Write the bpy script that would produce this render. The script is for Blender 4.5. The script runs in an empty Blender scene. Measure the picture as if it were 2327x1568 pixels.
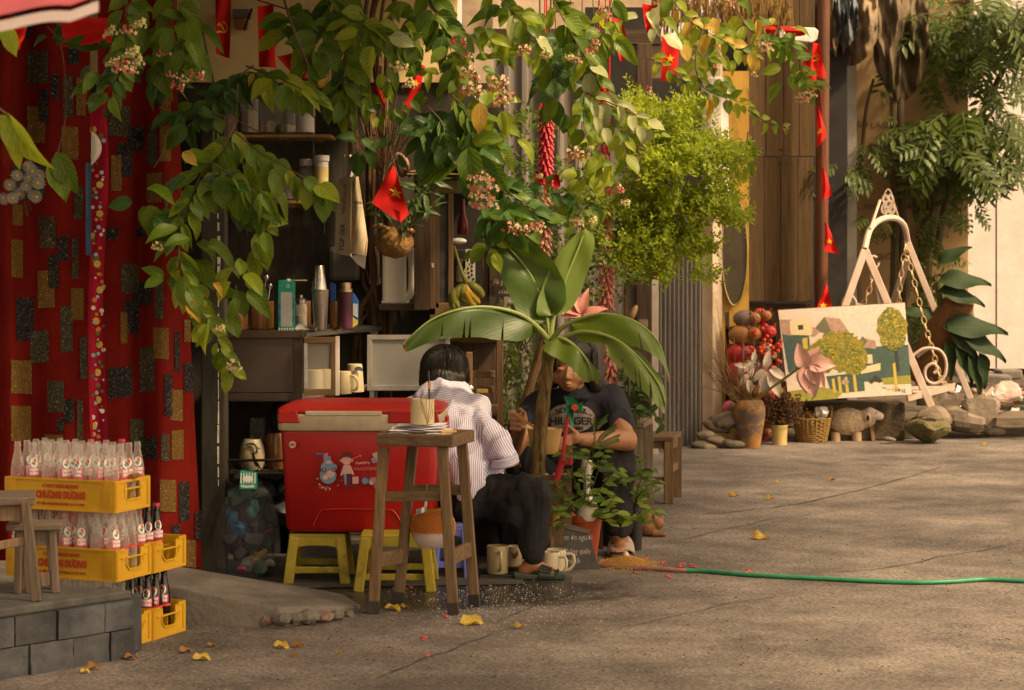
import bpy,math,random
from mathutils import Vector,Matrix,noise
R = math.radians
rnd = random.Random(7)
scene = bpy.context.scene
COL = scene.collection

# ---------------------------------------------------------------- camera,light,exposure
# the layout was measured on a 2327 x 1568 view of the photograph: focal length 4850 of those units,
# eye height 1.5 m,horizon at row 585,no tilt (lens shift),so uprights stay upright
FL,CX,YH,EYE = 4850.0,1163.5,585.0,1.5
cam_d = bpy.data.cameras.new('camera')
cam = bpy.data.objects.new('camera',cam_d)
COL.objects.link(cam)
cam.location = (0,0,EYE)
cam.rotation_euler = (R(90),0,0)
cam_d.sensor_width = 36
cam_d.lens = FL / 2327 * 36
cam_d.shift_y = -(784 - YH) / 2327
cam_d.clip_start = .1
cam_d.clip_end = 400
cam_d.dof.use_dof = True
cam_d.dof.focus_distance = 9.9
cam_d.dof.aperture_fstop = 7.0
scene.camera = cam

SUN_EL,SUN_AZ = R(48),R(62)          # azimuth measured from -Y (behind the camera) towards +X (the right)
wd = bpy.data.worlds.new('World')
scene.world = wd
wd.use_nodes = True
nt = wd.node_tree
bg = nt.nodes['Background']
sky = nt.nodes.new('ShaderNodeTexSky')
sky.sky_type = 'NISHITA'
sky.sun_disc = False
sky.sun_elevation = SUN_EL
sky.sun_rotation = math.pi - SUN_AZ
sky.dust_density = 4.0
bw = nt.nodes.new('ShaderNodeRGBToBW')
tint = nt.nodes.new('ShaderNodeMix'); tint.data_type = 'RGBA'; tint.blend_type = 'MULTIPLY'
tint.inputs[0].default_value = 1.0
tint.inputs[7].default_value = (1.0,.74,.49,1)   # hazy,warm tropical sky and the photo's warm white balance
nt.links.new(sky.outputs[0],bw.inputs[0])
nt.links.new(bw.outputs[0],tint.inputs[6])
nt.links.new(tint.outputs[2],bg.inputs[0])
bg.inputs[1].default_value = 0.15
sun_d = bpy.data.lights.new('sun','SUN')
sun_d.energy = 2.8
sun_d.angle = R(5)
sun_d.color = (1.0,.72,.42)
sun = bpy.data.objects.new('sun',sun_d)
COL.objects.link(sun)
sun.location = (6,2,12)
_dir = Vector((math.sin(SUN_AZ) * math.cos(SUN_EL),-math.cos(SUN_AZ) * math.cos(SUN_EL),math.sin(SUN_EL)))
sun.rotation_euler = (-_dir).to_track_quat('-Z','Y').to_euler()
scene.view_settings.view_transform = 'Standard'
scene.view_settings.look = 'None'
scene.view_settings.gamma = 1
scene.view_settings.exposure = 1.48
scene.view_settings.use_curve_mapping = False
scene.cycles.max_bounces = 6
scene.cycles.transparent_max_bounces = 12

# ---------------------------------------------------------------- helpers: points
def P(x,y,d):
    return Vector(((x - CX) / FL * d,d,EYE - (y - YH) / FL * d))
def G(x,y,z=0.0):
    d = FL * (EYE - z) / (y - YH)
    return Vector(((x - CX) / FL * d,d,z))
def PX(n,d):
    return n * d / FL
def wx(x,d):
    return (x - CX) / FL * d
def wz(y,d):
    return EYE - (y - YH) / FL * d

# ---------------------------------------------------------------- helpers: materials
MATS = {}
def _base(name):
    m = bpy.data.materials.new(name)
    m.use_nodes = True
    return m,m.node_tree,m.node_tree.nodes['Principled BSDF']
def mat(name,col,col2=None,sc=6,rough=.7,bump=0.0,bsc=None,metal=0,spec=.4,stretch=(1,1,1),lo=.35,hi=.65,
        det=5,trans=0,coat=0,col3=None,sc3=2,f3=.55,rvar=0,obrand=0):
    if name in MATS: return MATS[name]
    m,t,b = _base(name)
    N,L = t.nodes.new,t.links.new
    b.inputs['Roughness'].default_value = rough
    b.inputs['Metallic'].default_value = metal
    b.inputs['Specular IOR Level'].default_value = spec
    b.inputs['Transmission Weight'].default_value = trans
    b.inputs['Coat Weight'].default_value = coat
    tc = N('ShaderNodeTexCoord'); mp = N('ShaderNodeMapping'); mp.inputs['Scale'].default_value = stretch
    L(tc.outputs['Object'],mp.inputs[0])
    vec = mp.outputs[0]
    out = None
    if col2 is not None:
        n = N('ShaderNodeTexNoise'); n.inputs['Scale'].default_value = sc; n.inputs['Detail'].default_value = det
        n.inputs['Roughness'].default_value = .62
        L(vec,n.inputs['Vector'])
        r = N('ShaderNodeValToRGB')
        r.color_ramp.elements[0].position = lo; r.color_ramp.elements[0].color = (*col,1)
        r.color_ramp.elements[1].position = hi; r.color_ramp.elements[1].color = (*col2,1)
        L(n.outputs[0],r.inputs[0])
        out = r.outputs[0]
        if col3 is not None:
            n3 = N('ShaderNodeTexNoise'); n3.inputs['Scale'].default_value = sc3; n3.inputs['Detail'].default_value = 6
            n3.inputs['Roughness'].default_value = .7
            L(vec,n3.inputs['Vector'])
            r3 = N('ShaderNodeValToRGB')
            r3.color_ramp.elements[0].position = f3; r3.color_ramp.elements[0].color = (0,0,0,1)
            r3.color_ramp.elements[1].position = min(1,f3 + .12); r3.color_ramp.elements[1].color = (1,1,1,1)
            L(n3.outputs[0],r3.inputs[0])
            mx = N('ShaderNodeMix'); mx.data_type = 'RGBA'
            L(r3.outputs[0],mx.inputs[0]); L(out,mx.inputs[6]); mx.inputs[7].default_value = (*col3,1)
            out = mx.outputs[2]
        if rvar:
            mr = N('ShaderNodeMapRange'); mr.inputs[3].default_value = rough - rvar; mr.inputs[4].default_value = rough + rvar
            L(n.outputs[0],mr.inputs[0]); L(mr.outputs[0],b.inputs['Roughness'])
    else:
        rgb = N('ShaderNodeRGB'); rgb.outputs[0].default_value = (*col,1); out = rgb.outputs[0]
    if obrand:
        oi = N('ShaderNodeObjectInfo'); hs = N('ShaderNodeHueSaturation')
        mr = N('ShaderNodeMapRange'); mr.inputs[3].default_value = 1 - obrand; mr.inputs[4].default_value = 1 + obrand
        L(oi.outputs['Random'],mr.inputs[0]); L(mr.outputs[0],hs.inputs['Value']); L(out,hs.inputs['Color'])
        out = hs.outputs[0]
    L(out,b.inputs['Base Color'])
    if bump:
        n2 = N('ShaderNodeTexNoise'); n2.inputs['Scale'].default_value = bsc or sc * 4; n2.inputs['Detail'].default_value = 6
        L(vec,n2.inputs['Vector'])
        bp = N('ShaderNodeBump'); bp.inputs['Strength'].default_value = bump; bp.inputs['Distance'].default_value = .01
        L(n2.outputs[0],bp.inputs['Height']); L(bp.outputs[0],b.inputs['Normal'])
    MATS[name] = m
    return m
def wood(name,dark,light,along='Z',rough=.7,sc=5,bump=.35,obrand=.15,spec=.3):
    st = {'X': (.8,9,9),'Y': (9,.8,9),'Z': (9,9,.8)}[along]
    return mat(name,dark,light,sc=sc,rough=rough,bump=bump,bsc=sc * 2.5,stretch=st,lo=.3,hi=.72,spec=spec,obrand=obrand,
               col3=tuple(c * .55 for c in dark),sc3=1.3,f3=.6)
def leafmat(name,col,col2,rough=.42,veins=7,vcol=None,tr=.35,spec=.35):
    if name in MATS: return MATS[name]
    m,t,b = _base(name)
    N,L = t.nodes.new,t.links.new
    uv = N('ShaderNodeTexCoord'); sep = N('ShaderNodeSeparateXYZ'); L(uv.outputs['UV'],sep.inputs[0])
    oi = N('ShaderNodeObjectInfo'); geo = N('ShaderNodeNewGeometry')
    add = N('ShaderNodeMath'); add.operation = 'ADD'; L(oi.outputs['Random'],add.inputs[0]); L(geo.outputs['Random Per Island'],add.inputs[1])
    fr = N('ShaderNodeMath'); fr.operation = 'FRACT'; L(add.outputs[0],fr.inputs[0])
    r = N('ShaderNodeValToRGB')
    r.color_ramp.elements[0].color = (*col,1); r.color_ramp.elements[1].color = (*col2,1)
    L(fr.outputs[0],r.inputs[0])
    # |v-.5| : distance from the midrib; side veins slant forward from it
    s1 = N('ShaderNodeMath'); s1.operation = 'SUBTRACT'; L(sep.outputs[0],s1.inputs[0]); s1.inputs[1].default_value = .5
    ab = N('ShaderNodeMath'); ab.operation = 'ABSOLUTE'; L(s1.outputs[0],ab.inputs[0])
    ml = N('ShaderNodeMath'); ml.operation = 'MULTIPLY_ADD'; L(ab.outputs[0],ml.inputs[0]); ml.inputs[1].default_value = -.7; L(sep.outputs[1],ml.inputs[2])
    m2 = N('ShaderNodeMath'); m2.operation = 'MULTIPLY'; L(ml.outputs[0],m2.inputs[0]); m2.inputs[1].default_value = veins
    f2 = N('ShaderNodeMath'); f2.operation = 'PINGPONG'; L(m2.outputs[0],f2.inputs[0]); f2.inputs[1].default_value = .5
    mn = N('ShaderNodeMath'); mn.operation = 'MINIMUM'; L(f2.outputs[0],mn.inputs[0])
    a3 = N('ShaderNodeMath'); a3.operation = 'MULTIPLY'; L(ab.outputs[0],a3.inputs[0]); a3.inputs[1].default_value = 3.0; L(a3.outputs[0],mn.inputs[1])
    rv = N('ShaderNodeValToRGB')
    rv.color_ramp.elements[0].position = .02; rv.color_ramp.elements[0].color = (1,1,1,1)
    rv.color_ramp.elements[1].position = .13; rv.color_ramp.elements[1].color = (0,0,0,1)
    L(mn.outputs[0],rv.inputs[0])
    mx = N('ShaderNodeMix'); mx.data_type = 'RGBA'
    fm = N('ShaderNodeMath'); fm.operation = 'MULTIPLY'; fm.inputs[1].default_value = .5; L(rv.outputs[0],fm.inputs[0]); L(fm.outputs[0],mx.inputs[0])
    L(r.outputs[0],mx.inputs[6])
    vc = vcol or tuple(min(1,c * 1.7 + .01) for c in col2)
    mx.inputs[7].default_value = (*vc,1)
    nz = N('ShaderNodeTexNoise'); nz.inputs['Scale'].default_value = 5; L(uv.outputs['UV'],nz.inputs['Vector'])
    mr = N('ShaderNodeMapRange'); mr.inputs[3].default_value = .72; mr.inputs[4].default_value = 1.28; L(nz.outputs[0],mr.inputs[0])
    hs = N('ShaderNodeHueSaturation'); L(mr.outputs[0],hs.inputs['Value']); L(mx.outputs[2],hs.inputs['Color'])
    L(hs.outputs[0],b.inputs['Base Color'])
    b.inputs['Roughness'].default_value = rough
    b.inputs['Specular IOR Level'].default_value = spec
    bp = N('ShaderNodeBump'); bp.inputs['Strength'].default_value = .5; bp.inputs['Distance'].default_value = .004; bp.invert = True
    L(rv.outputs[0],bp.inputs['Height']); L(bp.outputs[0],b.inputs['Normal'])
    if tr:
        ts = N('ShaderNodeBsdfTranslucent'); ms = N('ShaderNodeMixShader'); ms.inputs[0].default_value = tr
        h2 = N('ShaderNodeHueSaturation'); h2.inputs['Value'].default_value = 1.7; h2.inputs['Hue'].default_value = .485
        L(hs.outputs[0],h2.inputs['Color']); L(h2.outputs[0],ts.inputs[0])
        L(b.outputs[0],ms.inputs[1]); L(ts.outputs[0],ms.inputs[2])
        L(ms.outputs[0],t.nodes['Material Output'].inputs[0])
    MATS[name] = m
    return m
def glass(name,col=(.9,.92,.9),body=.16,rough=.12,edge=.6):
    if name in MATS: return MATS[name]
    m,t,b = _base(name)
    N,L = t.nodes.new,t.links.new
    b.inputs['Base Color'].default_value = (*col,1); b.inputs['Roughness'].default_value = rough
    tr = N('ShaderNodeBsdfTransparent'); lw = N('ShaderNodeLayerWeight'); lw.inputs[0].default_value = .35
    mr = N('ShaderNodeMapRange'); mr.inputs[3].default_value = body; mr.inputs[4].default_value = edge
    L(lw.outputs['Facing'],mr.inputs[0])
    ms = N('ShaderNodeMixShader'); L(mr.outputs[0],ms.inputs[0]); L(tr.outputs[0],ms.inputs[1]); L(b.outputs[0],ms.inputs[2])
    L(ms.outputs[0],t.nodes['Material Output'].inputs[0])
    MATS[name] = m
    return m

# ---------------------------------------------------------------- helpers: meshes
def frame_of(t,up=(0,0,1)):
    t = Vector(t).normalized(); up = Vector(up)
    if abs(t.dot(up.normalized())) > .985: up = Vector((0,1,0)) if abs(t.y) < .9 else Vector((1,0,0))
    s = t.cross(up).normalized(); u = s.cross(t).normalized()
    return s,u,t
class MB:
    def __init__(self): self.v = []; self.f = []; self.m = []; self.t = []; self.k = 0
    def add(self,vs,fs,uv=None):
        n = len(self.v)
        self.v += [Vector(p) for p in vs]
        self.t += uv if uv else [(0,0)] * len(vs)
        for q in fs: self.f.append([n + i for i in q]); self.m.append(self.k)
        return self
    def box(self,c,s,rot=None):
        c = Vector(c); h = Vector(s) / 2
        vs = [Vector((x * h.x,y * h.y,z * h.z)) for x in (-1,1) for y in (-1,1) for z in (-1,1)]
        if rot is not None: vs = [rot @ p for p in vs]
        return self.add([c + p for p in vs],[(0,1,3,2),(4,6,7,5),(0,4,5,1),(2,3,7,6),(0,2,6,4),(1,5,7,3)])
    def bar(self,a,b,w,h,up=(0,0,1),taper=1):
        a,b = Vector(a),Vector(b); s,u,t = frame_of(b - a,up)
        vs = []
        for p,q in ((a,1),(b,taper)):
            vs += [p + s * w / 2 * q * i + u * h / 2 * q * j for i,j in ((-1,-1),(1,-1),(1,1),(-1,1))]
        return self.add(vs,[(0,3,2,1),(4,5,6,7),(0,1,5,4),(1,2,6,5),(2,3,7,6),(3,0,4,7)])
    def tube(self,pts,r,n=8,cap=True):
        pts = [Vector(p) for p in pts]
        rr = r if isinstance(r,(list,tuple)) else [r] * len(pts)
        vs,fs = [],[]
        up = Vector((.03,.02,1))
        for i,p in enumerate(pts):
            t = (pts[min(i + 1,len(pts) - 1)] - pts[max(i - 1,0)])
            s,u,t = frame_of(t,up); up = u
            for k in range(n):
                a = 2 * math.pi * k / n
                vs.append(p + (s * math.cos(a) + u * math.sin(a)) * rr[i])
        for i in range(len(pts) - 1):
            for k in range(n):
                fs.append((i * n + k,i * n + (k + 1) % n,(i + 1) * n + (k + 1) % n,(i + 1) * n + k))
        if cap:
            fs.append(tuple(range(n))[::-1]); fs.append(tuple((len(pts) - 1) * n + k for k in range(n)))
        return self.add(vs,fs)
    def lathe(self,prof,o=(0,0,0),n=20,rot=None,cap=True,sx=1,sy=1):
        o = Vector(o); vs,fs,uv = [],[],[]
        for j,(r,z) in enumerate(prof):
            for k in range(n):
                a = 2 * math.pi * k / n
                p = Vector((r * math.cos(a) * sx,r * math.sin(a) * sy,z))
                vs.append(o + (rot @ p if rot is not None else p)); uv.append((k / n,j / max(1,len(prof) - 1)))
        for j in range(len(prof) - 1):
            for k in range(n):
                fs.append((j * n + k,j * n + (k + 1) % n,(j + 1) * n + (k + 1) % n,(j + 1) * n + k))
        if cap:
            if prof[0][0] > 1e-5: fs.append(tuple(range(n))[::-1])
            if prof[-1][0] > 1e-5: fs.append(tuple((len(prof) - 1) * n + k for k in range(n)))
        return self.add(vs,fs,uv)
    def ell(self,c,r,nu=16,nv=10,rot=None):
        if not isinstance(r,(tuple,list,Vector)): r = (r,r,r)
        c = Vector(c); vs = [Vector((0,0,-r[2]))]
        for j in range(1,nv):
            th = -math.pi / 2 + math.pi * j / nv
            for k in range(nu):
                a = 2 * math.pi * k / nu
                vs.append(Vector((r[0] * math.cos(th) * math.cos(a),r[1] * math.cos(th) * math.sin(a),r[2] * math.sin(th))))
        vs.append(Vector((0,0,r[2])))
        if rot is not None: vs = [rot @ p for p in vs]
        fs = [(0,1 + (k + 1) % nu,1 + k) for k in range(nu)]
        for j in range(nv - 2):
            for k in range(nu):
                a = 1 + j * nu
                fs.append((a + k,a + (k + 1) % nu,a + nu + (k + 1) % nu,a + nu + k))
        a = 1 + (nv - 2) * nu; l = len(vs) - 1
        fs += [(a + k,a + (k + 1) % nu,l) for k in range(nu)]
        return self.add([c + p for p in vs],fs)
    def cap(self,a,b,ra,rb,n=14,m=4):
        """tapered capsule"""
        a,b = Vector(a),Vector(b); s,u,t = frame_of(b - a)
        ln = (b - a).length; prof = []
        for j in range(m + 1):
            th = -math.pi / 2 + math.pi / 2 * j / m
            prof.append((ra * math.cos(th) + 1e-6,ra * math.sin(th)))
        for j in range(m + 1):
            th = math.pi / 2 * j / m
            prof.append((rb * math.cos(th) + 1e-6,ln + rb * math.sin(th)))
        M3 = Matrix((s,u,t)).transposed()
        return self.lathe(prof,a,n,M3)
    def prism(self,poly,vec):
        poly = [Vector(p) for p in poly]; vec = Vector(vec); n = len(poly)
        fs = [tuple(range(n))[::-1],tuple(range(n,2 * n))]
        for i in range(n): fs.append((i,(i + 1) % n,n + (i + 1) % n,n + i))
        return self.add(poly + [p + vec for p in poly],fs)
    def poly(self,pts):
        return self.add(pts,[tuple(range(len(pts)))])
    def grid(self,fn,nu,nv,wrap=False):
        vs,uv,fs = [],[],[]
        for j in range(nv + 1):
            for i in range(nu + 1):
                u,v = i / nu,j / nv
                vs.append(Vector(fn(u,v))); uv.append((u,v))
        for j in range(nv):
            for i in range(nu):
                a = j * (nu + 1) + i
                fs.append((a,a + 1,a + nu + 2,a + nu + 1))
        return self.add(vs,fs,uv)
    def bounds(self):
        lo = Vector((min(p.x for p in self.v),min(p.y for p in self.v),min(p.z for p in self.v)))
        hi = Vector((max(p.x for p in self.v),max(p.y for p in self.v),max(p.z for p in self.v)))
        return lo,hi
    def mesh(self,name,off=Vector((0,0,0)),smooth=False,ang=38):
        me = bpy.data.meshes.new(name)
        me.from_pydata([tuple(p - off) for p in self.v],[],self.f)
        me.polygons.foreach_set('material_index',self.m)
        if any(t != (0,0) for t in self.t):
            ul = me.uv_layers.new(name='UVMap')
            li = [0] * len(me.loops); me.loops.foreach_get('vertex_index',li)
            fl = []
            for i in li: fl += self.t[i]
            ul.data.foreach_set('uv',fl)
        if smooth:
            me.shade_smooth()
            if ang < 180: me.set_sharp_from_angle(angle=R(ang))
        me.update()
        return me
ORG = {}
def tag(o,label=None,cat=None,group=None,kind=None):
    if label: o['label'] = label
    if cat: o['category'] = cat
    if group: o['group'] = group
    if kind: o['kind'] = kind
    return o
def thing(name,label,cat,loc,group=None):
    o = bpy.data.objects.new(name,None); COL.objects.link(o)
    o.empty_display_size = .05
    o.location = loc; ORG[o.name] = Vector(loc)
    return tag(o,label,cat,group)
def link_mesh(name,me,mats,parent,off,bevel=0,seg=2):
    o = bpy.data.objects.new(name,me); COL.objects.link(o)
    for m in (mats if isinstance(mats,(list,tuple)) else [mats]): me.materials.append(m)
    if parent is not None: o.parent = parent
    else: o.location = off
    ORG[o.name] = off
    if bevel:
        b = o.modifiers.new('bevel','BEVEL'); b.width = bevel; b.segments = seg; b.limit_method = 'ANGLE'; b.angle_limit = R(40)
    return o
def obj(name,mb,mats,parent=None,smooth=False,bevel=0,ang=38,label=None,kind=None):
    """one mesh object; parts are written in world space and stored relative to their thing"""
    if parent is not None: off = ORG[parent.name]
    else:
        lo,hi = mb.bounds(); off = Vector(((lo.x + hi.x) / 2,(lo.y + hi.y) / 2,lo.z))
    o = link_mesh(name,mb.mesh(name,off,smooth,ang),mats,parent,off,bevel)
    return tag(o,label,None,None,kind)
def solo(name,label,cat,mb,mats,smooth=False,bevel=0,group=None,ang=38,kind=None):
    return tag(obj(name,mb,mats,None,smooth,bevel,ang),label,cat,group,kind)
def kids(o): return [c for c in COL.objects if c.parent == o]
def dup(root,loc,rotz=0.0,label=None,group=None,sc=None):
    def cp(o,par):
        c = o.copy(); COL.objects.link(c)
        if par is not None: c.parent = par
        ORG[c.name] = ORG.get(o.name,Vector())
        for ch in list(o.children): cp(ch,c)
        return c
    r = cp(root,None); r.location = loc
    if rotz: r.rotation_euler = (0,0,root.rotation_euler.z + rotz)
    if sc: r.scale = (sc,sc,sc)
    if label: r['label'] = label
    if group: r['group'] = group
    ORG[r.name] = Vector(loc)
    return r
def inst(name,me,parent,M4):
    """a piece that shares mesh data; M4 is its world matrix"""
    o = bpy.data.objects.new(name,me); COL.objects.link(o)
    if parent is not None:
        o.parent = parent
        M4 = Matrix.Translation(-ORG[parent.name]) @ M4
    o.matrix_local = M4 if parent is not None else M4
    return o
def text_mesh(s,size=1.0,align='CENTER',bold=0.0,shear=0.0,spacing=1.0):
    cu = bpy.data.curves.new('t','FONT'); cu.body = s; cu.size = size; cu.align_x = align; cu.align_y = 'CENTER'
    cu.offset = bold; cu.shear = shear; cu.space_character = spacing; cu.resolution_u = 2
    ob = bpy.data.objects.new('t',cu); COL.objects.link(ob)
    dg = bpy.context.evaluated_depsgraph_get(); dg.update()
    me = bpy.data.meshes.new_from_object(ob.evaluated_get(dg))
    vs = [v.co.copy() for v in me.vertices]; fs = [list(p.vertices) for p in me.polygons]
    bpy.data.objects.remove(ob); bpy.data.curves.remove(cu); bpy.data.meshes.remove(me)
    return vs,fs
def text(name,s,size,fn,m,parent,width=None,**kw):
    """flat print: lettering laid on a surface; fn(x, y) gives the surface point"""
    vs,fs = text_mesh(s,size,**kw)
    if width:
        w = max(v.x for v in vs) - min(v.x for v in vs); k = width / w
        for v in vs: v.x *= k
    mb = MB(); mb.add([fn(v.x,v.y) for v in vs],fs)
    return obj(name,mb,m,parent)
def plane_fn(o,ex,ey,lift=.003):
    o,ex,ey = Vector(o),Vector(ex).normalized(),Vector(ey).normalized(); n = ex.cross(ey).normalized()
    return lambda x,y,k=1.0: o + ex * x + ey * y + n * lift * k
def blob(name,mb,mats,parent,vox=.008,sm=5,disp=None,sf=.5):
    """one continuous skin grown over overlapping solids"""
    me = mb.mesh('tmp'); ob = bpy.data.objects.new('tmp',me); COL.objects.link(ob)
    rm = ob.modifiers.new('r','REMESH'); rm.mode = 'VOXEL'; rm.voxel_size = vox
    s = ob.modifiers.new('s','SMOOTH'); s.iterations = sm; s.factor = sf
    dg = bpy.context.evaluated_depsgraph_get(); dg.update()
    m2 = bpy.data.meshes.new_from_object(ob.evaluated_get(dg))
    bpy.data.objects.remove(ob); bpy.data.meshes.remove(me)
    m2.name = name; m2.materials.clear()
    if disp:
        nv = [v.normal.copy() for v in m2.vertices]
        for v,n in zip(m2.vertices,nv): v.co = disp(v.co.copy(),n)
    off = ORG[parent.name]
    m2.transform(Matrix.Translation(-off))
    m2.shade_smooth()
    return link_mesh(name,m2,mats,parent,off)
def bez(pts,n):
    """smooth curve through the points (Catmull-Rom)"""
    pts = [Vector(p) for p in pts]
    if len(pts) < 3: return [pts[0].lerp(pts[-1],i / n) for i in range(n + 1)]
    out = []
    for i in range(n + 1):
        s = i / n * (len(pts) - 1); k = min(int(s),len(pts) - 2); t = s - k
        p0 = pts[max(k - 1,0)]; p1 = pts[k]; p2 = pts[k + 1]; p3 = pts[min(k + 2,len(pts) - 1)]
        out.append(.5 * ((2 * p1) + (p2 - p0) * t + (2 * p0 - 5 * p1 + 4 * p2 - p3) * t * t + (3 * p1 - p0 - 3 * p2 + p3) * t ** 3))
    return out
def rot_to(y,n):
    """rotation matrix whose Y is y and whose Z is near n"""
    y = Vector(y).normalized(); n = Vector(n)
    x = y.cross(n)
    if x.length < 1e-4: x = y.orthogonal()
    x.normalize(); z = x.cross(y)
    return Matrix((x,y,z)).transposed()
def M4(loc,rot3,s=1.0):
    if not isinstance(s,(tuple,list)): s = (s,s,s)
    return Matrix.Translation(loc) @ rot3.to_4x4() @ Matrix.Diagonal((*s,1))

# ================================================================ materials shared by the setting
m_asph = mat('asphalt',(.078,.068,.062),(.185,.158,.140),sc=3.0,rough=.88,bump=.9,bsc=55,lo=.3,hi=.72,col3=(.055,.051,.047),sc3=.9,f3=.60,det=9)
m_conc = mat('concrete',(.095,.085,.073),(.165,.15,.13),sc=5,rough=.9,bump=.6,bsc=40,col3=(.08,.075,.066),sc3=2.2,f3=.58,det=8)
m_crack = mat('crack_dirt',(.045,.041,.036),(.08,.07,.062),sc=20,rough=1)
m_slate = mat('slate',(.026,.029,.033),(.068,.071,.076),sc=7,rough=.75,bump=.7,bsc=22,obrand=.25,col3=(.10,.098,.095),sc3=6,f3=.63)
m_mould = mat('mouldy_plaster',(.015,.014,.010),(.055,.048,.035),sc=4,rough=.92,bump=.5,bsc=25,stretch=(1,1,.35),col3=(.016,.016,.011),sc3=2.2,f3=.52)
m_cream = mat('cream_plaster',(.60,.45,.20),(.68,.53,.27),sc=3,rough=.9,bump=.2,col3=(.26,.18,.09),sc3=2.0,f3=.64)
m_plast = mat('stained_plaster',(.34,.25,.17),(.50,.40,.29),sc=2.5,rough=.92,bump=.5,bsc=18,col3=(.15,.10,.06),sc3=1.6,f3=.58)
m_white = mat('white_plaster',(.54,.47,.43),(.62,.55,.51),sc=3,rough=.9,bump=.3,col3=(.42,.35,.31),sc3=3,f3=.66)
m_yell = mat('yellow_wall',(.30,.17,.025),(.44,.27,.05),sc=4,rough=.9,bump=.6,bsc=20,stretch=(1,1,.4),col3=(.10,.07,.03),sc3=2.5,f3=.55)
m_wdark = wood('wood_dark',(.030,.019,.011),(.085,.052,.028))
m_wdarkx = wood('wood_dark_x',(.030,.019,.011),(.085,.052,.028),'X')
m_wmid = wood('wood_mid',(.085,.050,.025),(.19,.115,.058))
m_wmidx = wood('wood_mid_x',(.085,.050,.025),(.19,.115,.058),'X')
m_wgrey = wood('wood_grey',(.085,.062,.042),(.20,.155,.11))
m_wgreyx = wood('wood_grey_x',(.085,.062,.042),(.20,.155,.11),'X')
m_wpan = wood('wood_panel',(.050,.029,.010),(.10,.060,.022),sc=3,obrand=.12)
m_shut = mat('grey_metal_sheet',(.11,.095,.085),(.17,.15,.135),sc=4,rough=.6,bump=.15,stretch=(1,1,.3),col3=(.12,.065,.035),sc3=3,f3=.62)
m_rib = mat('corrugated_iron',(.105,.095,.09),(.19,.175,.16),sc=3,rough=.5,metal=.35,stretch=(1,1,.25),col3=(.15,.08,.04),sc3=4,f3=.62)
m_steel = mat('steel',(.42,.40,.37),(.58,.55,.52),sc=3,rough=.28,metal=1,rvar=.08)
m_alu = mat('aluminium',(.40,.38,.35),(.60,.58,.54),sc=8,rough=.42,metal=.8,col3=(.16,.12,.09),sc3=14,f3=.62)
m_brnmet = mat('brown_metal',(.055,.036,.026),(.085,.058,.042),sc=3,rough=.5,metal=.3,bump=.05,col3=(.035,.022,.016),sc3=5,f3=.62)
m_black = mat('black_dull',(.008,.007,.006),(.02,.017,.015),sc=5,rough=.8)
m_blackp = mat('black_plastic',(.012,.012,.013),(.02,.02,.021),sc=5,rough=.45)
m_rust = mat('red_brown_paint',(.055,.020,.008),(.11,.042,.016),sc=4,rough=.75,stretch=(4,4,.5),bump=.2)
m_rope = mat('string',(.13,.09,.05),rough=.9)

# ================================================================ ground
mb = MB()
def _gz(u,v):
    x,y = -26 + 52 * u,-6 + 66 * v
    return (x,y,0)
mb.grid(_gz,8,8)
tag(obj('road',mb,m_asph),kind='structure')
t_ = m_asph.node_tree; N_,L_ = t_.nodes.new,t_.links.new; b_ = t_.nodes['Principled BSDF']   # aggregate and dusty patches
src = b_.inputs['Base Color'].links[0].from_socket; tc = N_('ShaderNodeTexCoord')
vo = N_('ShaderNodeTexVoronoi'); vo.inputs['Scale'].default_value = 95; L_(tc.outputs['Object'],vo.inputs['Vector'])
sp_c = N_('ShaderNodeSeparateColor'); L_(vo.outputs['Color'],sp_c.inputs[0])
big = N_('ShaderNodeTexNoise'); big.inputs['Scale'].default_value = .85; big.inputs['Detail'].default_value = 7; big.inputs['Roughness'].default_value = .65; L_(tc.outputs['Object'],big.inputs['Vector'])
m1 = N_('ShaderNodeMapRange'); L_(sp_c.outputs[0],m1.inputs[0]); m1.inputs[3].default_value = .62; m1.inputs[4].default_value = 1.36
m2 = N_('ShaderNodeMapRange'); L_(big.outputs[0],m2.inputs[0])
for q_,v_ in zip((1,2,3,4),(.32,.68,.5,1.5)): m2.inputs[q_].default_value = v_
m3 = N_('ShaderNodeMath'); m3.operation = 'MULTIPLY'; L_(m1.outputs[0],m3.inputs[0]); L_(m2.outputs[0],m3.inputs[1])
hs = N_('ShaderNodeHueSaturation'); L_(src,hs.inputs['Color']); L_(m3.outputs[0],hs.inputs['Value']); L_(hs.outputs[0],b_.inputs['Base Color'])
# long seams worn into the tarmac
def seam(pts,w):
    pts = bez([G(*p) for p in pts],26); m = MB()
    l,r = [],[]
    for i,p in enumerate(pts):
        t = (pts[min(i + 1,26)] - pts[max(i - 1,0)]).normalized(); s = Vector((t.y,-t.x,0))
        ww = w * (.35 + 1.0 * abs(noise.noise(p * 9))) ; o = s * noise.noise(p * 5) * .03
        l.append(p + o + s * ww + Vector((0,0,.004))); r.append(p + o - s * ww + Vector((0,0,.004)))
    n = len(l)
    m.add(l + r,[(i,i + 1,n + i + 1,n + i) for i in range(n - 1)])
    tag(obj('road_seam',m,m_crack),kind='structure')
seam([(855,1544),(950,1506),(1045,1470),(1128,1440)],.006)
seam([(1128,1412),(1240,1372),(1330,1344),(1415,1318)],.008)
seam([(1415,1428),(1530,1402),(1640,1376),(1760,1356)],.006)
seam([(1600,1170),(1700,1160),(1810,1146),(1960,1112),(2140,1062)],.010)
seam([(1560,1225),(1640,1205),(1760,1180),(1850,1172)],.007)
seam([(1900,1300),(2020,1290),(2160,1262),(2303,1240)],.008)

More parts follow.
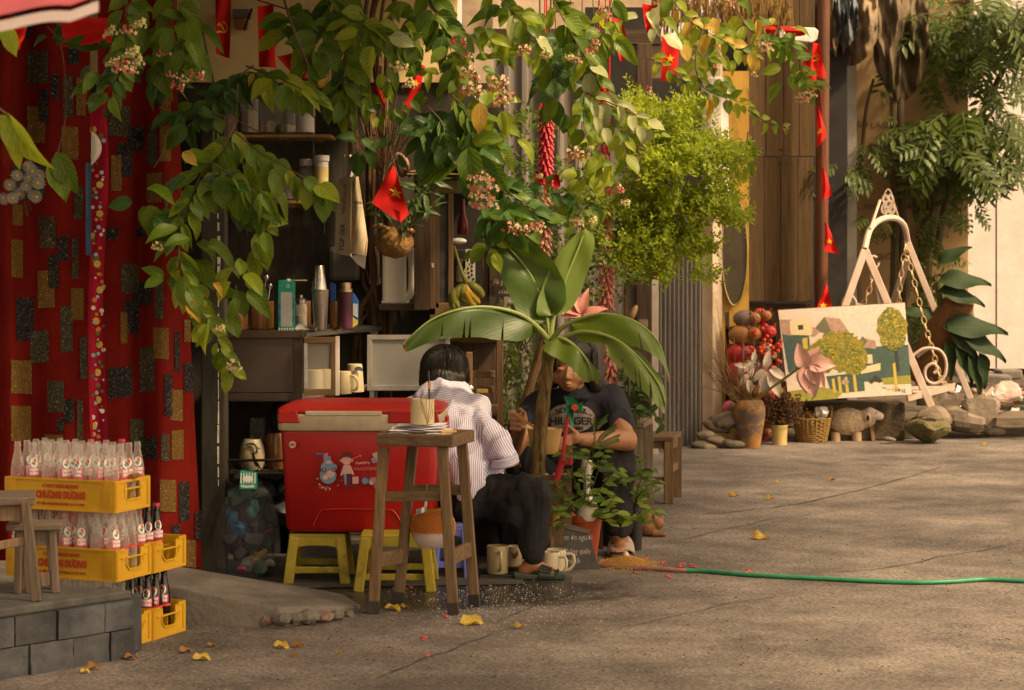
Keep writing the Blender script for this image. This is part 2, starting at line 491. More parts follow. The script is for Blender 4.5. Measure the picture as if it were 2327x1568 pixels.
# wet patch round the ice box with ice crumbs and grit
m_wet = mat('wet_tarmac',(.020,.019,.018),(.05,.046,.042),sc=9,rough=.22,bump=.5,bsc=60,spec=.6,lo=.3,hi=.7)
mb = MB(); c = G(1000,1345); pts = []
for k in range(60):
    a = 2 * math.pi * k / 60
    r = 1 + .35 * noise.noise(Vector((math.cos(a) * 1.3,math.sin(a) * 1.3,4))) + .12 * noise.noise(Vector((math.cos(a) * 5,math.sin(a) * 5,1)))
    pts.append(Vector((c.x + .78 * math.cos(a) * r,c.y + .62 * math.sin(a) * r,.004)))
mb.poly(pts)
pd = tag(obj('puddle',mb,m_wet),kind='structure')
t_ = m_wet.node_tree; N_,L_ = t_.nodes.new,t_.links.new; b_ = t_.nodes['Principled BSDF']
tc = N_('ShaderNodeTexCoord'); gr = N_('ShaderNodeVectorMath'); gr.operation = 'LENGTH'; mp = N_('ShaderNodeMapping'); mp.inputs['Scale'].default_value = (1.15,1.45,1)
L_(tc.outputs['Object'],mp.inputs[0]); L_(mp.outputs[0],gr.inputs[0]); nn = N_('ShaderNodeTexNoise'); nn.inputs['Scale'].default_value = 5; nn.inputs['Detail'].default_value = 8; nn.inputs['Roughness'].default_value = .7; L_(tc.outputs['Object'],nn.inputs['Vector'])
ad = N_('ShaderNodeMath'); ad.operation = 'MULTIPLY_ADD'; L_(nn.outputs[0],ad.inputs[0]); ad.inputs[1].default_value = 1.5; L_(gr.outputs['Value'],ad.inputs[2])
mr = N_('ShaderNodeMapRange'); L_(ad.outputs[0],mr.inputs[0])
for q_,v_ in zip((1,2,3,4),(1.15,1.75,.95,.0)): mr.inputs[q_].default_value = v_
L_(mr.outputs[0],b_.inputs['Alpha'])
m_grit = mat('ice_grit',(.5,.48,.45),(.8,.78,.75),sc=30,rough=.4)
mb = MB()
for k in range(900):
    x = rnd.gauss(1130,125); y = rnd.gauss(1366,34)
    if not (830 < x < 1480 and 1305 < y < 1450): continue
    p = G(x,y,.006); s = rnd.uniform(.0008,.0026)
    mb.box(p,(s * 1.6,s,s),Matrix.Rotation(rnd.random() * 3,3,'Z'))
solo('ice_crumbs','white ice crumbs scattered over the wet tarmac by the tall stool','ice crumbs',mb,m_grit,kind='stuff')
# grit and petals over the road
mb = MB(); mb2 = MB()
for k in range(5200):
    x = rnd.uniform(200,2330); y = 1010 + 560 * rnd.random() ** .8
    p = G(x,y,.002); s = .0012 + .0045 * rnd.random() ** 4
    if noise.noise(p * 1.7) + .4 * noise.noise(p * 6) < rnd.uniform(-.25,.45): continue
    (mb if rnd.random() < .8 else mb2).box(p,(s * 1.5,s,s * .6),Matrix.Rotation(rnd.random() * 3,3,'Z'))
solo('road_grit','fine dark grit lying all over the road','grit',mb,mat('dark_grit',(.05,.045,.04),(.12,.10,.08),sc=30,rough=1),kind='stuff')
solo('pale_grit','pale crumbs of grit lying all over the road','grit',mb2,mat('pale_grit',(.3,.27,.22),(.45,.4,.33),sc=30,rough=1),kind='stuff')

# concrete ramp at the stall's threshold
top = [(wx(370,9.38),9.38,.155),(-2.6,9.5,.16),(-2.6,8.6,.155),(wx(382,8.76),8.76,.152),(wx(520,8.7),8.70,.115),(wx(632,8.66),8.66,.080),
       (wx(720,8.78),8.78,.066),(wx(782,8.9),8.90,.05),(wx(822,9.1),9.10,.018),(wx(782,9.22),9.22,.045),(wx(706,9.29),9.29,.062),(wx(560,9.33),9.33,.10)]
mb = MB()
n = len(top); tp = [Vector(p) for p in top]
cen = Vector((wx(560,9.05),9.05,.105))
bot = [Vector((p.x + .012 * math.sin(i * 7),p.y - (.03 if 2 < i < 8 else 0),-.01)) for i,p in enumerate(tp)]
mb.add(tp + [cen] + bot,[(i,(i + 1) % n,n)[::-1] for i in range(n)] + [(i,(i + 1) % n,n + 1 + (i + 1) % n,n + 1 + i) for i in range(n)])
ramp = obj('concrete_ramp',mb,m_conc,bevel=.012)
tag(ramp,kind='structure')
# broken brick and stone showing in the ramp's crumbled edge
m_brk = mat('broken_brick',(.14,.075,.05),(.22,.16,.12),sc=15,rough=.95,bump=.8,bsc=40)
for k,(x,y,d,s) in enumerate([(612,1412,8.655,.028),(640,1408,8.63,.035),(668,1404,8.68,.03),(700,1402,8.72,.04),(735,1402,8.78,.035),(765,1398,8.84,.03),(790,1398,8.92,.025)]):
    mb = MB(); mb.ell(P(x,y,d),(s * 1.2,s,s * .7),8,5)
    for v in mb.v: v += Vector((noise.noise(v * 40),noise.noise(v * 40 + Vector((5,5,5))),noise.noise(v * 40 + Vector((9,2,1))))) * .012
    obj('stone',mb,m_brk if k in (0,4) else m_conc,ramp)

# pavement slab inside the stall and dark earth by the wall
mb = MB(); mb.poly([Vector(p) for p in [(-2.2,9.5,.008),(.05,9.75,.008),(.15,14,.008),(-2.2,14,.008)]])
tag(obj('stall_floor',mb,mat('dirty_floor',(.03,.027,.023),(.07,.06,.05),sc=6,rough=.9,bump=.4)),kind='structure')

# earth bank under the swing,and its ragged leading edge
m_earth = mat('earth',(.028,.021,.013),(.085,.062,.036),sc=7,rough=1,bump=1.0,bsc=35,col3=(.06,.07,.02),sc3=4,f3=.6)
def bank(u,v):
    x = wx(1555,17) + u * 6.2; y0 = 17.75 - .25 * math.sin(u * 3) + (.25 if u < .12 else 0) + .12 * noise.noise(Vector((u * 14,0,0)))
    y = y0 + v * 9
    z = .10 * min(1,v * 9) + .25 * max(0,v - .12) + .05 * noise.noise(Vector((x * 2.2,y * 1.4,0))) * min(1,v * 9) - .01
    return (x,y,z)
mb = MB(); mb.grid(bank,60,50)
tag(obj('earth_bank',mb,m_earth,smooth=True,ang=180),kind='structure')

# ================================================================ stone platform (front left)
K = [Vector(p) for p in [(-1.428,8.02,0),(-1.79,7.62,0),(-2.30,7.06,0),(-2.75,8.62,0)]]
ZT = .25
plat = thing('stone_platform','low platform faced with two courses of dark slate blocks at the stall corner','platform',(-2.0,7.8,0))
inner = [p + (Vector((-2.05,7.9,0)) - p).normalized() * .02 for p in K]
mb = MB(); mb.prism([p for p in inner][::-1],(0,0,ZT - .035)); obj('core',mb,m_conc,plat)
mb = MB(); mb.prism([Vector((p.x,p.y,ZT - .033)) for p in K][::-1],(0,0,.033)); obj('top_slab',mb,mat('dusty_slate',(.045,.044,.042),(.10,.095,.09),sc=6,rough=.9,bump=.5,bsc=30),plat,bevel=.008)
e = (K[2] - K[0]).normalized(); nrm = Vector((e.y,-e.x,0)); nrm = nrm if nrm.y < 0 else -nrm
for row,(z0,z1) in enumerate(((0,.108),(.112,.2165))):
    s = 0; k = 0
    while s < 1.18:
        w = [.115,.165,.19,.14,.21,.18,.16,.2][(k + row * 3) % 8]
        dep = .024 + rnd.uniform(0,.012)
        p0,p1 = K[0] + e * (s + .003),K[0] + e * (s + w - .003)
        c = (p0 + p1) / 2 + nrm * (dep / 2 - .012) + Vector((0,0,(z0 + z1) / 2))
        b = MB(); rot = Matrix((e,nrm,Vector((0,0,1)))).transposed()
        rows = 6
        def face(u,v,c=c,w=w,dep=dep,h=z1 - z0):
            q = Vector(((u - .5) * (w - .006),dep / 2 + .004 * noise.noise(Vector((u * 3 + s * 9,v * 3,row * 7.0))) + .003 * noise.noise(Vector((u * 9,v * 9 + s,row))),(v - .5) * h))
            return c + rot @ q
        b.grid(face,8,6)
        b.box(c - nrm * .006,(0.0001,0.0001,0.0001))
        h2 = Vector((0,0,(z1 - z0) / 2))
        bc = c - nrm * .012
        b.add([bc + e * (w / 2 - .003) * i + h2 * j + nrm * (dep / 2 + .009) * q for i in (-1,1) for j in (-1,1) for q in (-1,1)],
              [(0,1,3,2),(4,6,7,5),(0,4,5,1),(2,3,7,6),(0,2,6,4)])
        obj('stone',b,m_slate,plat,smooth=True)
        s += w; k += 1
b = MB(); b.box(K[0] + Vector((-.012,.06,.11)),(.03,.16,.212),Matrix.Rotation(R(-8),3,'Z')); obj('stone',b,m_slate,plat,bevel=.004)

# ================================================================ walls of the stall
def wallbox(name,label,cat,x0,x1,y0,y1,z0,z1,m,kw={}):
    b = MB(); b.box(((x0 + x1) / 2,(y0 + y1) / 2,(z0 + z1) / 2),(x1 - x0,y1 - y0,z1 - z0))
    return solo(name,label,cat,b,m,**kw)
DB = 11.75     # back wall of the stall
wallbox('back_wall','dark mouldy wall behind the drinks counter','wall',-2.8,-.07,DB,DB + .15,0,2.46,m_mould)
wallbox('upper_wall','cream plaster wall above the jar shelf','wall',-2.8,-.30,DB - .03,DB + .12,2.462,4.2,m_cream)
wallbox('upper_wall','peeling cream pillar between the vine leaves','wall',wx(1050,12.6),wx(1120,12.6),12.55,12.75,1.75,4.0,m_plast)
b = MB(); b.box((wx(488,10.0),10.0,1.14),(.11,.12,2.28))
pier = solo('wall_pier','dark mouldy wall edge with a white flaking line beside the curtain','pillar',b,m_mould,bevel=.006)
b = MB()
for k in range(34):
    z = .45 + k * .052; q = abs(noise.noise(Vector((3,1,z * 2.3))))
    b.box((wx(505,9.93) - .02 + .012 * noise.noise(Vector((0,0,z * 3))),9.9385,z + rnd.uniform(-.01,.01)),(.002 + .02 * q,.003,rnd.uniform(.02,.06)))
obj('paint_flake',b,mat('lime',(.45,.42,.37),(.6,.56,.5),sc=20),pier,kind='stuff')
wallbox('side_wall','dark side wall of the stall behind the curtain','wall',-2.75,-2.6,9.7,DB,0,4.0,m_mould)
# roof over the stall: sheet metal on rafters (unseen, its reach shaped to darken the left side)
roof = thing('stall_shade_roof','unseen sheet metal roof extended to shade the drinks stall','roof',(-1.3,10.5,3.1))
for x0,x1,y0,y1 in ((-3.4,.1,8.6,12.9),(-3.4,-1.05,7.2,8.72)): b = MB(); b.grid(lambda u,v: (x0 + (x1 - x0) * u,y0 + (y1 - y0) * v,2.92 + .112 * (y0 - 7.3 + (y1 - y0) * v) + (.02 if y0 > 8 else 0) + .014 * math.sin((x0 + (x1 - x0) * u) / .076 * 6.283)),int((x1 - x0) * 80),2); obj('roof_sheet',b,m_rib,roof,smooth=True,ang=180)
for k in range(4):
    b = MB(); b.bar((-3.3 + k * 1.2,7.35,2.875),(-3.3 + k * 1.2,12.85,3.49),.05,.08); obj('rafter',b,m_wdark,roof)

wallbox('upper_wall','dim plaster wall above the grey metal sheets behind the vine','wall',wx(1085,14.6),wx(1480,14.6),14.6,14.75,2.6,5.0,m_plast)
# grey metal sheet wall right of the stall,with the dark doorway
def ribwall(name,label,x0,x1,d0,d1,z0,z1,pitch,dep,m):
    n = int((x1 - x0) / pitch * 8)
    def fn(u,v):
        ph = (u * (x1 - x0) / pitch) % 1
        t = max(0,min(1,(abs(ph - .5) - .14) * 7))
        return (x0 + (x1 - x0) * u,d0 + (d1 - d0) * u - dep * (1 - t),z0 + (z1 - z0) * v)
    b = MB(); b.grid(fn,n,1)
    return solo(name,label,'wall',b,m)
ribwall('metal_wall','grey ribbed metal sheets shaded behind the vine and banana plant',wx(1090,13.9),wx(1338,13.9),13.9,13.9,0,2.9,.115,.025,m_shut)
ribwall('metal_wall','smooth grey metal door panel right of the doorway strings',wx(1338,14.0),wx(1446,14.0),14.0,14.0,0,2.35,.30,.012,m_shut)
dr = thing('door_frame','dark wood door frame beside the metal door','door frame',(wx(1463,14.0),14.0,0))
b = MB(); b.box((wx(1463,14.0),14.0,1.45),(.10,.12,2.9)); obj('post',b,m_wdark,dr,bevel=.004)
b = MB(); b.box((wx(1310,14.05),14.06,2.95),(1.1,.14,.10)); obj('beam',b,m_wdarkx,dr)
wallbox('dark_doorway','black panel painted as the unlit opening above the grey metal door','doorway',wx(1330,14.5),wx(1470,14.5),14.5,14.55,0,3.2,m_black)  # black panel paints in the darkness of the doorway
# hinge bracket and wire on the metal door
b = MB()
for y in (735,1010): b.box(P(1462,y,13.92),(.06,.03,.05))
b.box(P(1335,732,13.93),(.14,.03,.035)); b.box(P(1325,745,13.93),(.04,.03,.05))
b.tube([P(1342,650,13.93),P(1340,730,13.93)],.006); b.tube([P(1342,650,13.93),P(1350,662,13.93),P(1347,684,13.93)],.006)
solo('door_bolt','rusty bolt and bracket on the grey metal door','bolt',b,mat('rusty_iron',(.16,.10,.07),(.28,.2,.15),sc=20,rough=.8),bevel=.003)

# corrugated shutter seen at an angle,plaster surround,pillar
def corr(x0,d0,x1,d1,z0,z1,n,dep):
    def fn(u,v):
        a = u * n * 2 * math.pi
        return (x0 + (x1 - x0) * u + dep * math.sin(a) * .45,d0 + (d1 - d0) * u - dep * math.sin(a),z0 + (z1 - z0) * v)
    b = MB(); b.grid(fn,n * 10,1); return b
solo('corrugated_shutter','narrow corrugated iron shutter standing beside the plaster pillar','shutter',
     corr(wx(1476,16.4),16.4,wx(1596,17.3),17.3,.0,1.95,12,.022),m_rib,smooth=True,ang=180)
b = MB(); b.box(P(1487,870,16.33) , (.06,.05,2.1));
solo('shutter_post','pale painted post at the shutter edge','post',b,mat('pale_paint',(.33,.28,.22),(.45,.40,.33),sc=6,rough=.8,bump=.3,col3=(.18,.12,.08),sc3=8,f3=.6),bevel=.004)
# pillar
b = MB()
def pil(u,v):
    a = -math.pi + u * math.pi
    x0,x1 = wx(1597,17.4),wx(1642,17.4)
    q = noise.noise(Vector((u * 2,v * 14,3))) * .012
    return (x0 + (x1 - x0) * u + (q if u > .9 else 0),17.4 + (.05 * abs(math.cos(a))) + q,.05 + v * 3.1)
b.grid(pil,10,60)
solo('plaster_pillar','stained plaster pillar between the iron shutter and the yellow wall','pillar',b,m_plast,smooth=True)
b = MB(); b.box((wx(1628,17.2),17.33,(wz(480,17.2) + wz(172,17.2)) / 2),(PX(62,17.2),.20,PX(308,17.2)))
solo('white_pillar_head','whitewashed pillar head catching the light above the bush','pillar',b,m_white,bevel=.07)
b = MB()
b.box(((wx(1330,17.3) + wx(1640,17.3)) / 2,17.40,(wz(178,17.3) + wz(76,17.3)) / 2),(PX(310,17.3),.2,PX(102,17.3)))
b.box(((wx(1330,17.3) + wx(1645,17.3)) / 2,17.34,wz(92,17.3)),(PX(316,17.3),.34,PX(16,17.3)))
solo('lintel','stained plaster lintel above the iron shutter','lintel',b,m_plast,bevel=.01)
b = MB(); b.box((wx(1500,18.3),18.3,1.6),(1.4,.05,3.2)); solo('shade_backing','black sheet painted as shade behind the iron shutter','wall',b,m_black)  # black sheet stands for the unlit space above and behind the shutter
# thatch fringe above the lintel
b = MB()
for k in range(900):
    x = rnd.uniform(1470,1800); y0 = rnd.uniform(-25,40); d = 16.9 + rnd.uniform(-.1,.15)
    p = P(x,y0,d); q = p + Vector((rnd.gauss(0,.012),rnd.gauss(0,.01),-rnd.uniform(.08,.17)))
    b.bar(p,q,.007,.004)
solo('thatch_eave','ragged brown thatch fringe above the plaster lintel','thatch',b,mat('thatch',(.09,.05,.015),(.30,.19,.06),sc=30,rough=1),kind='stuff')

# yellow wall with its oval mirror,panels,pole
wallbox('yellow_wall','weathered yellow wall behind the pile of dolls','wall',wx(1636,17.75),wx(1702,17.75),17.75,17.95,0,3.05,m_yell)
wallbox('shade_backing','black sheet painted as shadow behind the tall wood panels','wall',wx(1640,18.5),wx(1925,18.5),18.5,18.6,0,4.2,m_black)  # black sheet in place of the shade beside the panels
mir = thing('oval_mirror','tall oval mirror hanging on the yellow wall','mirror',P(1669,700,17.7))
def oval(r,d,n=48): return [P(1669 + 29 * r * math.cos(2 * math.pi * k / n),572 + 122 * r * math.sin(2 * math.pi * k / n),d) for k in range(n)]
b = MB(); b.prism(oval(.97,17.70)[::-1],(0,.025,0)); obj('mirror_glass',b,mat('dull_mirror',(.075,.06,.04),(.12,.10,.07),sc=4,rough=.3,metal=.7),mir)
b = MB(); b.tube(oval(1.0,17.69) + oval(1.0,17.69)[:1],.006,8,False); obj('frame',b,mat('brass',(.42,.32,.16),rough=.35,metal=.9),mir,smooth=True)
pan = thing('wood_screen','tall brown plank screens fixed one above the other beside the yellow wall','screen',P(1776,690,18.0))
for (y0,y1,xs) in ((-60,355,(1697,1740,1780,1816,1852)),(358,685,(1696,1736,1774,1812,1848)),(690,960,(1700,1745,1775,1810,1846))):
    for a,c in zip(xs,xs[1:]):
        b = MB(); b.box(((wx(a,18.2) + wx(c,18.2)) / 2,18.2 + rnd.uniform(-.008,.008) + (.06 if y0 == 690 else 0),(wz(y0,18.2) + wz(y1,18.2)) / 2),(wx(c,18.2) - wx(a,18.2) - .004,.03,wz(y0,18.2) - wz(y1,18.2)))
        obj('plank',b,m_wpan if y0 != 690 else m_wdark,pan,bevel=.003)
b = MB()
for k in range(26): b.ell(P(rnd.uniform(1705,1845),rnd.choice((40,200,340,372,520,672)),18.18),.006,6,4)
obj('nail',b,m_black,pan,kind='stuff')
b = MB(); b.tube([P(1866,700,18.0),P(1872,-60,18.0)],.055,12)
solo('wooden_pole','red brown wooden pole strung with small red flags','pole',b,m_rust,smooth=True)
b = MB(); b.box(P(1906,420,18.6),(.10,.1,3.9)); solo('grey_post','grey metal post between the brown pole and the banner','post',b,mat('grey_iron',(.06,.06,.06),(.11,.105,.1),sc=5,rough=.6))
b = MB(); b.box(P(1935,480,18.9),(.08,.08,3.9)); solo('grey_post','pale weathered post at the left edge of the banner','post',b,mat('pale_iron',(.22,.20,.17),(.32,.29,.25),sc=5,rough=.7))
# white peeling signboard end
b = MB(); x0,x1 = 1772,1860
def brd(k,x,y): return P(x,y,17.0)
outl = [brd(0,1772,60),brd(0,1852,63),brd(0,1860,70),brd(0,1857,90),brd(0,1846,96),brd(0,1800,92),brd(0,1772,86)]
b.prism(outl,(0,.05,0))
solo('peeling_board','white peeling board end sticking out above the flags','board',b,mat('peeling_white',(.78,.74,.72),(.70,.65,.62),sc=8,rough=.85,col3=(.09,.06,.05),sc3=9,f3=.57,stretch=(1,1,.6)),bevel=.006)

# banner with lines of lettering seen out of focus
ban = thing('banner','cream notice banner with faint lines of lettering behind the young trees','banner',P(2050,690,19.3))
b = MB(); b.box(((wx(1918,19.4) + wx(2200,19.4)) / 2,19.42,(wz(-50,19.4) + wz(690,19.4)) / 2),(PX(282,19.4),.04,PX(740,19.4)))
obj('sheet',b,mat('banner_cloth',(.30,.19,.085),(.37,.25,.12),sc=1.5,rough=.9,col3=(.22,.135,.06),sc3=1.2,f3=.62),ban)
m_ink = mat('faded_ink',(.17,.11,.055),rough=.9)
for (x,y,s,w) in ((1940,285,'CÂU LẠC BỘ',120),(1920,343,'NG - NH',60),(1990,400,'ĐƯỜNG',70),(2000,470,'NHỮNG NĂM THÁNG',170),(2010,536,'CHÀO MỪNG BẠN ĐẾN',190),(2000,584,'GÓC PHỐ',120)):
    text('lettering',s,PX(18,19.4),plane_fn(P(x + 50,y,19.397),(1,0,0),(0,0,1)),m_ink,ban,PX(w,19.4),bold=.0015)
for k,y in enumerate((420,438,455,472,488,505,522,580,600)):
    text('lettering','nhớ về một thời đã qua',PX(11,19.4),plane_fn(P(2135,y,19.397),(1,0,0),(0,0,1)),m_ink,ban,PX(80,19.4))
# bundled tarpaulin under the eave
def tarp(name,label,x0,x1,y0,y1,d,m,seed):
    def fn(u,v):
        x = x0 + (x1 - x0) * u; y = y0 + (y1 - y0) * v * (1 - .35 * (2 * u - 1) ** 2)
        dd = d - .25 * math.sin(v * 3.0) + .22 * noise.noise(Vector((u * 5 + seed,v * 2.2,seed))) + .10 * noise.noise(Vector((u * 15,v * 6,seed)))
        return P(x,y,dd)
    b = MB(); b.grid(fn,36,24); return solo(name,label,'tarpaulin',b,m,smooth=True,ang=180)
m_tarp = mat('tarp_brown',(.11,.075,.04),(.22,.16,.09),sc=4,rough=.7,bump=.4,col3=(.05,.035,.02),sc3=3,f3=.55)
tarp('tarpaulin','brown bundled tarpaulin sagging under the eave',1872,1995,-30,150,18.6,m_tarp,1.3)
tarp('tarpaulin','faded blue tarpaulin strip folded over the brown bundle',1893,1950,-30,108,18.35,mat('tarp_blue',(.06,.075,.09),(.14,.16,.17),sc=5,rough=.7),5.1)
tarp('tarpaulin','dark brown sheet hanging behind the young trees',1985,2110,-30,230,18.9,mat('tarp_dark',(.05,.035,.018),(.12,.085,.045),sc=4,rough=.8),8.7)
# white wall far right,in tall boards
ww = thing('white_wall','bright white boarded wall beyond the leaning tree','wall',P(2270,845,23))
for a,c in ((2130,2195),(2195,2266),(2266,2360),(2360,2600)):
    b = MB(); b.box(((wx(a,23) + wx(c,23)) / 2,23.05 + .01 * (a % 3),(wz(838,23) + 4.4) / 2),(wx(c,23) - wx(a,23) - .012,.06,4.4 - wz(838,23))); obj('board',b,m_white,ww)
b = MB(); b.box((wx(2330,23.2),23.2,2.2),(2.6,.05,4.2)); obj('backing',b,m_mould,ww)
for k,(x,y,w,h,d) in enumerate(((2265,868,60,34,21.5),(2215,850,90,14,22),(2290,850,50,22,21.8),(2250,893,70,18,21.2))):
    b = MB(); b.box(P(x,y,d),(PX(w,d),.3,PX(h,d)),Matrix.Rotation(R(6 * k - 8),3,'Z') @ Matrix.Rotation(R(3 - 2 * k),3,'Y'))
    solo('concrete_block',['grey concrete block lying under the white wall','long thin concrete slab lying under the white wall','pale concrete lump at the foot of the white wall, far right','broken slab among the litter below the white wall'][k],'block',b,m_conc,bevel=.02)
# two added trees, unseen: crowns shaped to keep the sun off stall and road
m_ctl = leafmat('shade_tree_leaf',(.04,.075,.012),(.07,.11,.018),veins=3)
for k,(tx,ty,y0,y1,l) in enumerate(((7.2,2.5,-5,6.5,'added unseen tree with a crown shaped to shade the stall, nearer one'),(7.6,11.5,6.5,15.2,'added unseen tree with a crown shaped to shade the road, further one'))):
    t = thing('added_shade_tree',l,'tree',(tx,ty,0)); b = MB()
    b.tube([(tx,ty,-.02),(tx - .1,ty,2.5),(tx - .3,ty + .2,5.2)],[.22,.17,.13],12)
    for q in range(6): b.tube([(tx - .2,ty + .1,3.6 + .25 * q),(tx + 2.2 * math.cos(q * 1.05 + .5) - .3,ty + 3.5 * math.sin(q * 1.05 + .5),6.1)],[.08,.03],7)
    obj('trunk',b,m_wdark,t,smooth=True)
    b = MB()
    for q in range(4300):
        y = rnd.uniform(y0,y1); xe = 3.07 + .45 * k + .113 * y + .25 * noise.noise(Vector((y * .8,1,k)))
        x = xe + (1.35 * rnd.random() if rnd.random() < .86 else 5.6 * rnd.random())
        if y < 7.9 and rnd.random() < .42: x = rnd.uniform(.4 + .15 * noise.noise(Vector((y,2,2))),xe)
        if noise.noise(Vector((x * .9,y * .9,3))) > .42: continue
        c = Vector((x,y,rnd.uniform(5.7,6.5))); a = Vector((rnd.gauss(0,1),rnd.gauss(0,1),rnd.gauss(0,.5))).normalized(); w = a.cross(Vector((rnd.gauss(0,.5),rnd.gauss(0,.5),1))).normalized(); r = rnd.uniform(.13,.24)
        b.add([c - a * r,c + w * r * .55,c + a * r,c - w * r * .55],[(0,1,2,3)],[(.5,0),(1,.5),(.5,1),(0,.5)])
    obj('crown',b,m_ctl,t,kind='stuff')

# ================================================================ patchwork curtains
def cloth_print(name,base,ink,sc,mixv=.5):
    if name in MATS: return MATS[name]
    m,t,b = _base(name); N,L = t.nodes.new,t.links.new
    tc = N('ShaderNodeTexCoord')
    vo = N('ShaderNodeTexVoronoi'); vo.inputs['Scale'].default_value = sc; vo.inputs['Randomness'].default_value = .75
    wv = N('ShaderNodeTexNoise'); wv.inputs['Scale'].default_value = sc * 1.6; wv.inputs['Detail'].default_value = 4
    L(tc.outputs['Object'],vo.inputs['Vector']); L(tc.outputs['Object'],wv.inputs['Vector'])
    pp = N('ShaderNodeMath'); pp.operation = 'PINGPONG'; pp.inputs[1].default_value = .16; L(vo.outputs['Distance'],pp.inputs[0])
    mu = N('ShaderNodeMath'); mu.operation = 'MULTIPLY'; mu.inputs[1].default_value = 5; L(pp.outputs[0],mu.inputs[0])
    ad = N('ShaderNodeMath'); ad.operation = 'MULTIPLY'; L(mu.outputs[0],ad.inputs[0]); L(wv.outputs[0],ad.inputs[1])
    r = N('ShaderNodeValToRGB'); r.color_ramp.elements[0].position = .28; r.color_ramp.elements[0].color = (*base,1)
    r.color_ramp.elements[1].position = mixv; r.color_ramp.elements[1].color = (*ink,1)
    L(ad.outputs[0],r.inputs[0]); L(r.outputs[0],b.inputs['Base Color']); b.inputs['Roughness'].default_value = .9
    b.inputs['Specular IOR Level'].default_value = .15
    MATS[name] = m; return m
m_red = mat('red_cloth',(.105,.004,.003),(.165,.010,.005),sc=2.2,rough=.9,spec=.12,bump=.25,bsc=160,col3=(.20,.026,.008),sc3=3.2,f3=.60)
m_pG = cloth_print('grey_print',(.035,.032,.020),(.22,.20,.13),52)
m_pK = cloth_print('black_print',(.013,.013,.015),(.15,.13,.10),44)
m_pO = cloth_print('gold_print',(.11,.062,.014),(.36,.22,.075),58)
def pleat(x,y):
    a = x / 19.0 + 1.1 * math.sin(x / 47.0) + .25 * math.sin(y / 260.0 + x / 90)
    k = .55 + .45 * math.sin(x / 61.0 + 1)
    return -.060 * k * math.sin(a) + .05 * noise.noise(Vector((x / 70,y / 500,2))) - (.06 if 232 < x < 262 else 0) * 0
def cur_d(x,y): return 9.52 + .22 * (x - 25) / 430 + pleat(x,y)
def cur(x,y,lift=0): return P(x,y,cur_d(x,y) - lift)
Z1 = [(185,340,325,560,'G'),(340,495,400,665,'K'),(425,518,495,795,'G'),(515,520,580,775,'O'),(260,600,325,820,'K'),(185,715,305,960,'O'),(415,850,530,1070,'O'),(735,710,880,915,'G'),(860,855,970,1015,'K'),(995,845,1060,1110,'G'),(1080,850,1155,1095,'O'),(1025,540,1090,715,'K'),(1080,600,1155,770,'O'),(865,470,950,555,'G'),(790,960,895,1190,'K'),(750,1050,820,1290,'O'),(990,1170,1095,1370,'O'),(1140,1210,1200,1290,'K'),(75,1120,300,1340,'G'),(85,1380,155,1520,'O'),(260,1460,370,1568,'G'),(500,1250,560,1475,'G'),(455,310,535,430,'K'),
      (740,250,860,470,'O'),(900,120,1010,330,'K'),(1060,240,1130,480,'O'),(100,60,210,250,'K'),(380,90,450,300,'O')]
Z4 = [(75,75,155,330,'O'),(270,-20,375,135,'G'),(385,60,460,225,'K'),(485,70,530,345,'G'),(325,180,395,405,'K'),(255,290,370,540,'O'),(480,405,565,620,'O'),(110,475,230,765,'K'),(410,530,490,840,'G'),(205,700,330,915,'G'),(540,740,590,1020,'G'),(75,890,215,1115,'O'),(320,1035,430,1245,'G'),(430,1160,500,1320,'K'),(520,1160,560,1440,'G'),(75,1200,210,1440,'O'),(385,1290,430,1390,'K'),(300,1395,425,1500,'O'),
      (820,240,935,440,'G'),(895,370,1020,525,'K'),(1045,330,1105,610,'G'),(840,485,940,705,'K'),(815,570,860,780,'O'),(1035,670,1140,880,'O'),(945,810,1045,1110,'G'),(735,945,895,1150,'K'),(1180,700,1215,965,'K'),(1110,985,1165,1260,'K'),(1150,1090,1235,1300,'O'),(1245,910,1305,1105,'K'),(880,1290,970,1460,'G'),(945,1410,1060,1560,'K'),(1090,1390,1145,1568,'G'),(1160,1370,1240,1568,'O'),(715,0,795,80,'K'),(920,0,1000,60,'K'),(1245,620,1290,770,'O')]
Z7 = [(1080,145,1190,360,'O'),(1210,165,1280,430,'K'),(1030,290,1080,510,'G'),(1160,455,1220,520,'K'),(1235,545,1325,730,'O'),(1320,360,1370,550,'K')]
patches = [(a/2.973,b/2.973,c/2.973,d/2.973,k) for a,b,c,d,k in Z1] + [(a/2.973,518+b/2.973,c/2.973,518+d/2.973,k) for a,b,c,d,k in Z4] + [(a/2.973,1041+b/2.973,c/2.973,1041+d/2.973,k) for a,b,c,d,k in Z7]
def right_edge(y): return 392 + (y / 1290) * 68 if y > 200 else 402
for nm,xa,xb,lab in (('L',-60,205,'red patchwork curtain hanging left of the flowered strip behind the bottle crates'),('R',222,None,'red patchwork curtain hanging between the flowered strip and the dark wall edge')):
    cu = thing('curtain',lab,'curtain',cur(120 if nm == 'L' else 340,1290),'red patchwork curtains')
    b = MB()
    def fn(u,v):
        y = -60 + 1352 * v
        xe = xb if xb else right_edge(y)
        return cur(xa + (xe - xa) * u,y)
    b.grid(fn,110,60); obj('cloth',b,m_red,cu,smooth=True,ang=180)
    for (x0,y0,x1,y1,k) in patches:
        if (x0 < 203) != (nm == 'L'): continue
        if nm == 'R': x0 = max(x0,226)
        b = MB(); sk = rnd.uniform(-4,4)
        b.grid(lambda u,v: cur(x0 + (x1 - x0) * u,y0 + (y1 - y0) * v + sk * u,.006),10,8)
        obj('patch',b,{'G': m_pG,'K': m_pK,'O': m_pO}[k],cu,smooth=True,ang=180)
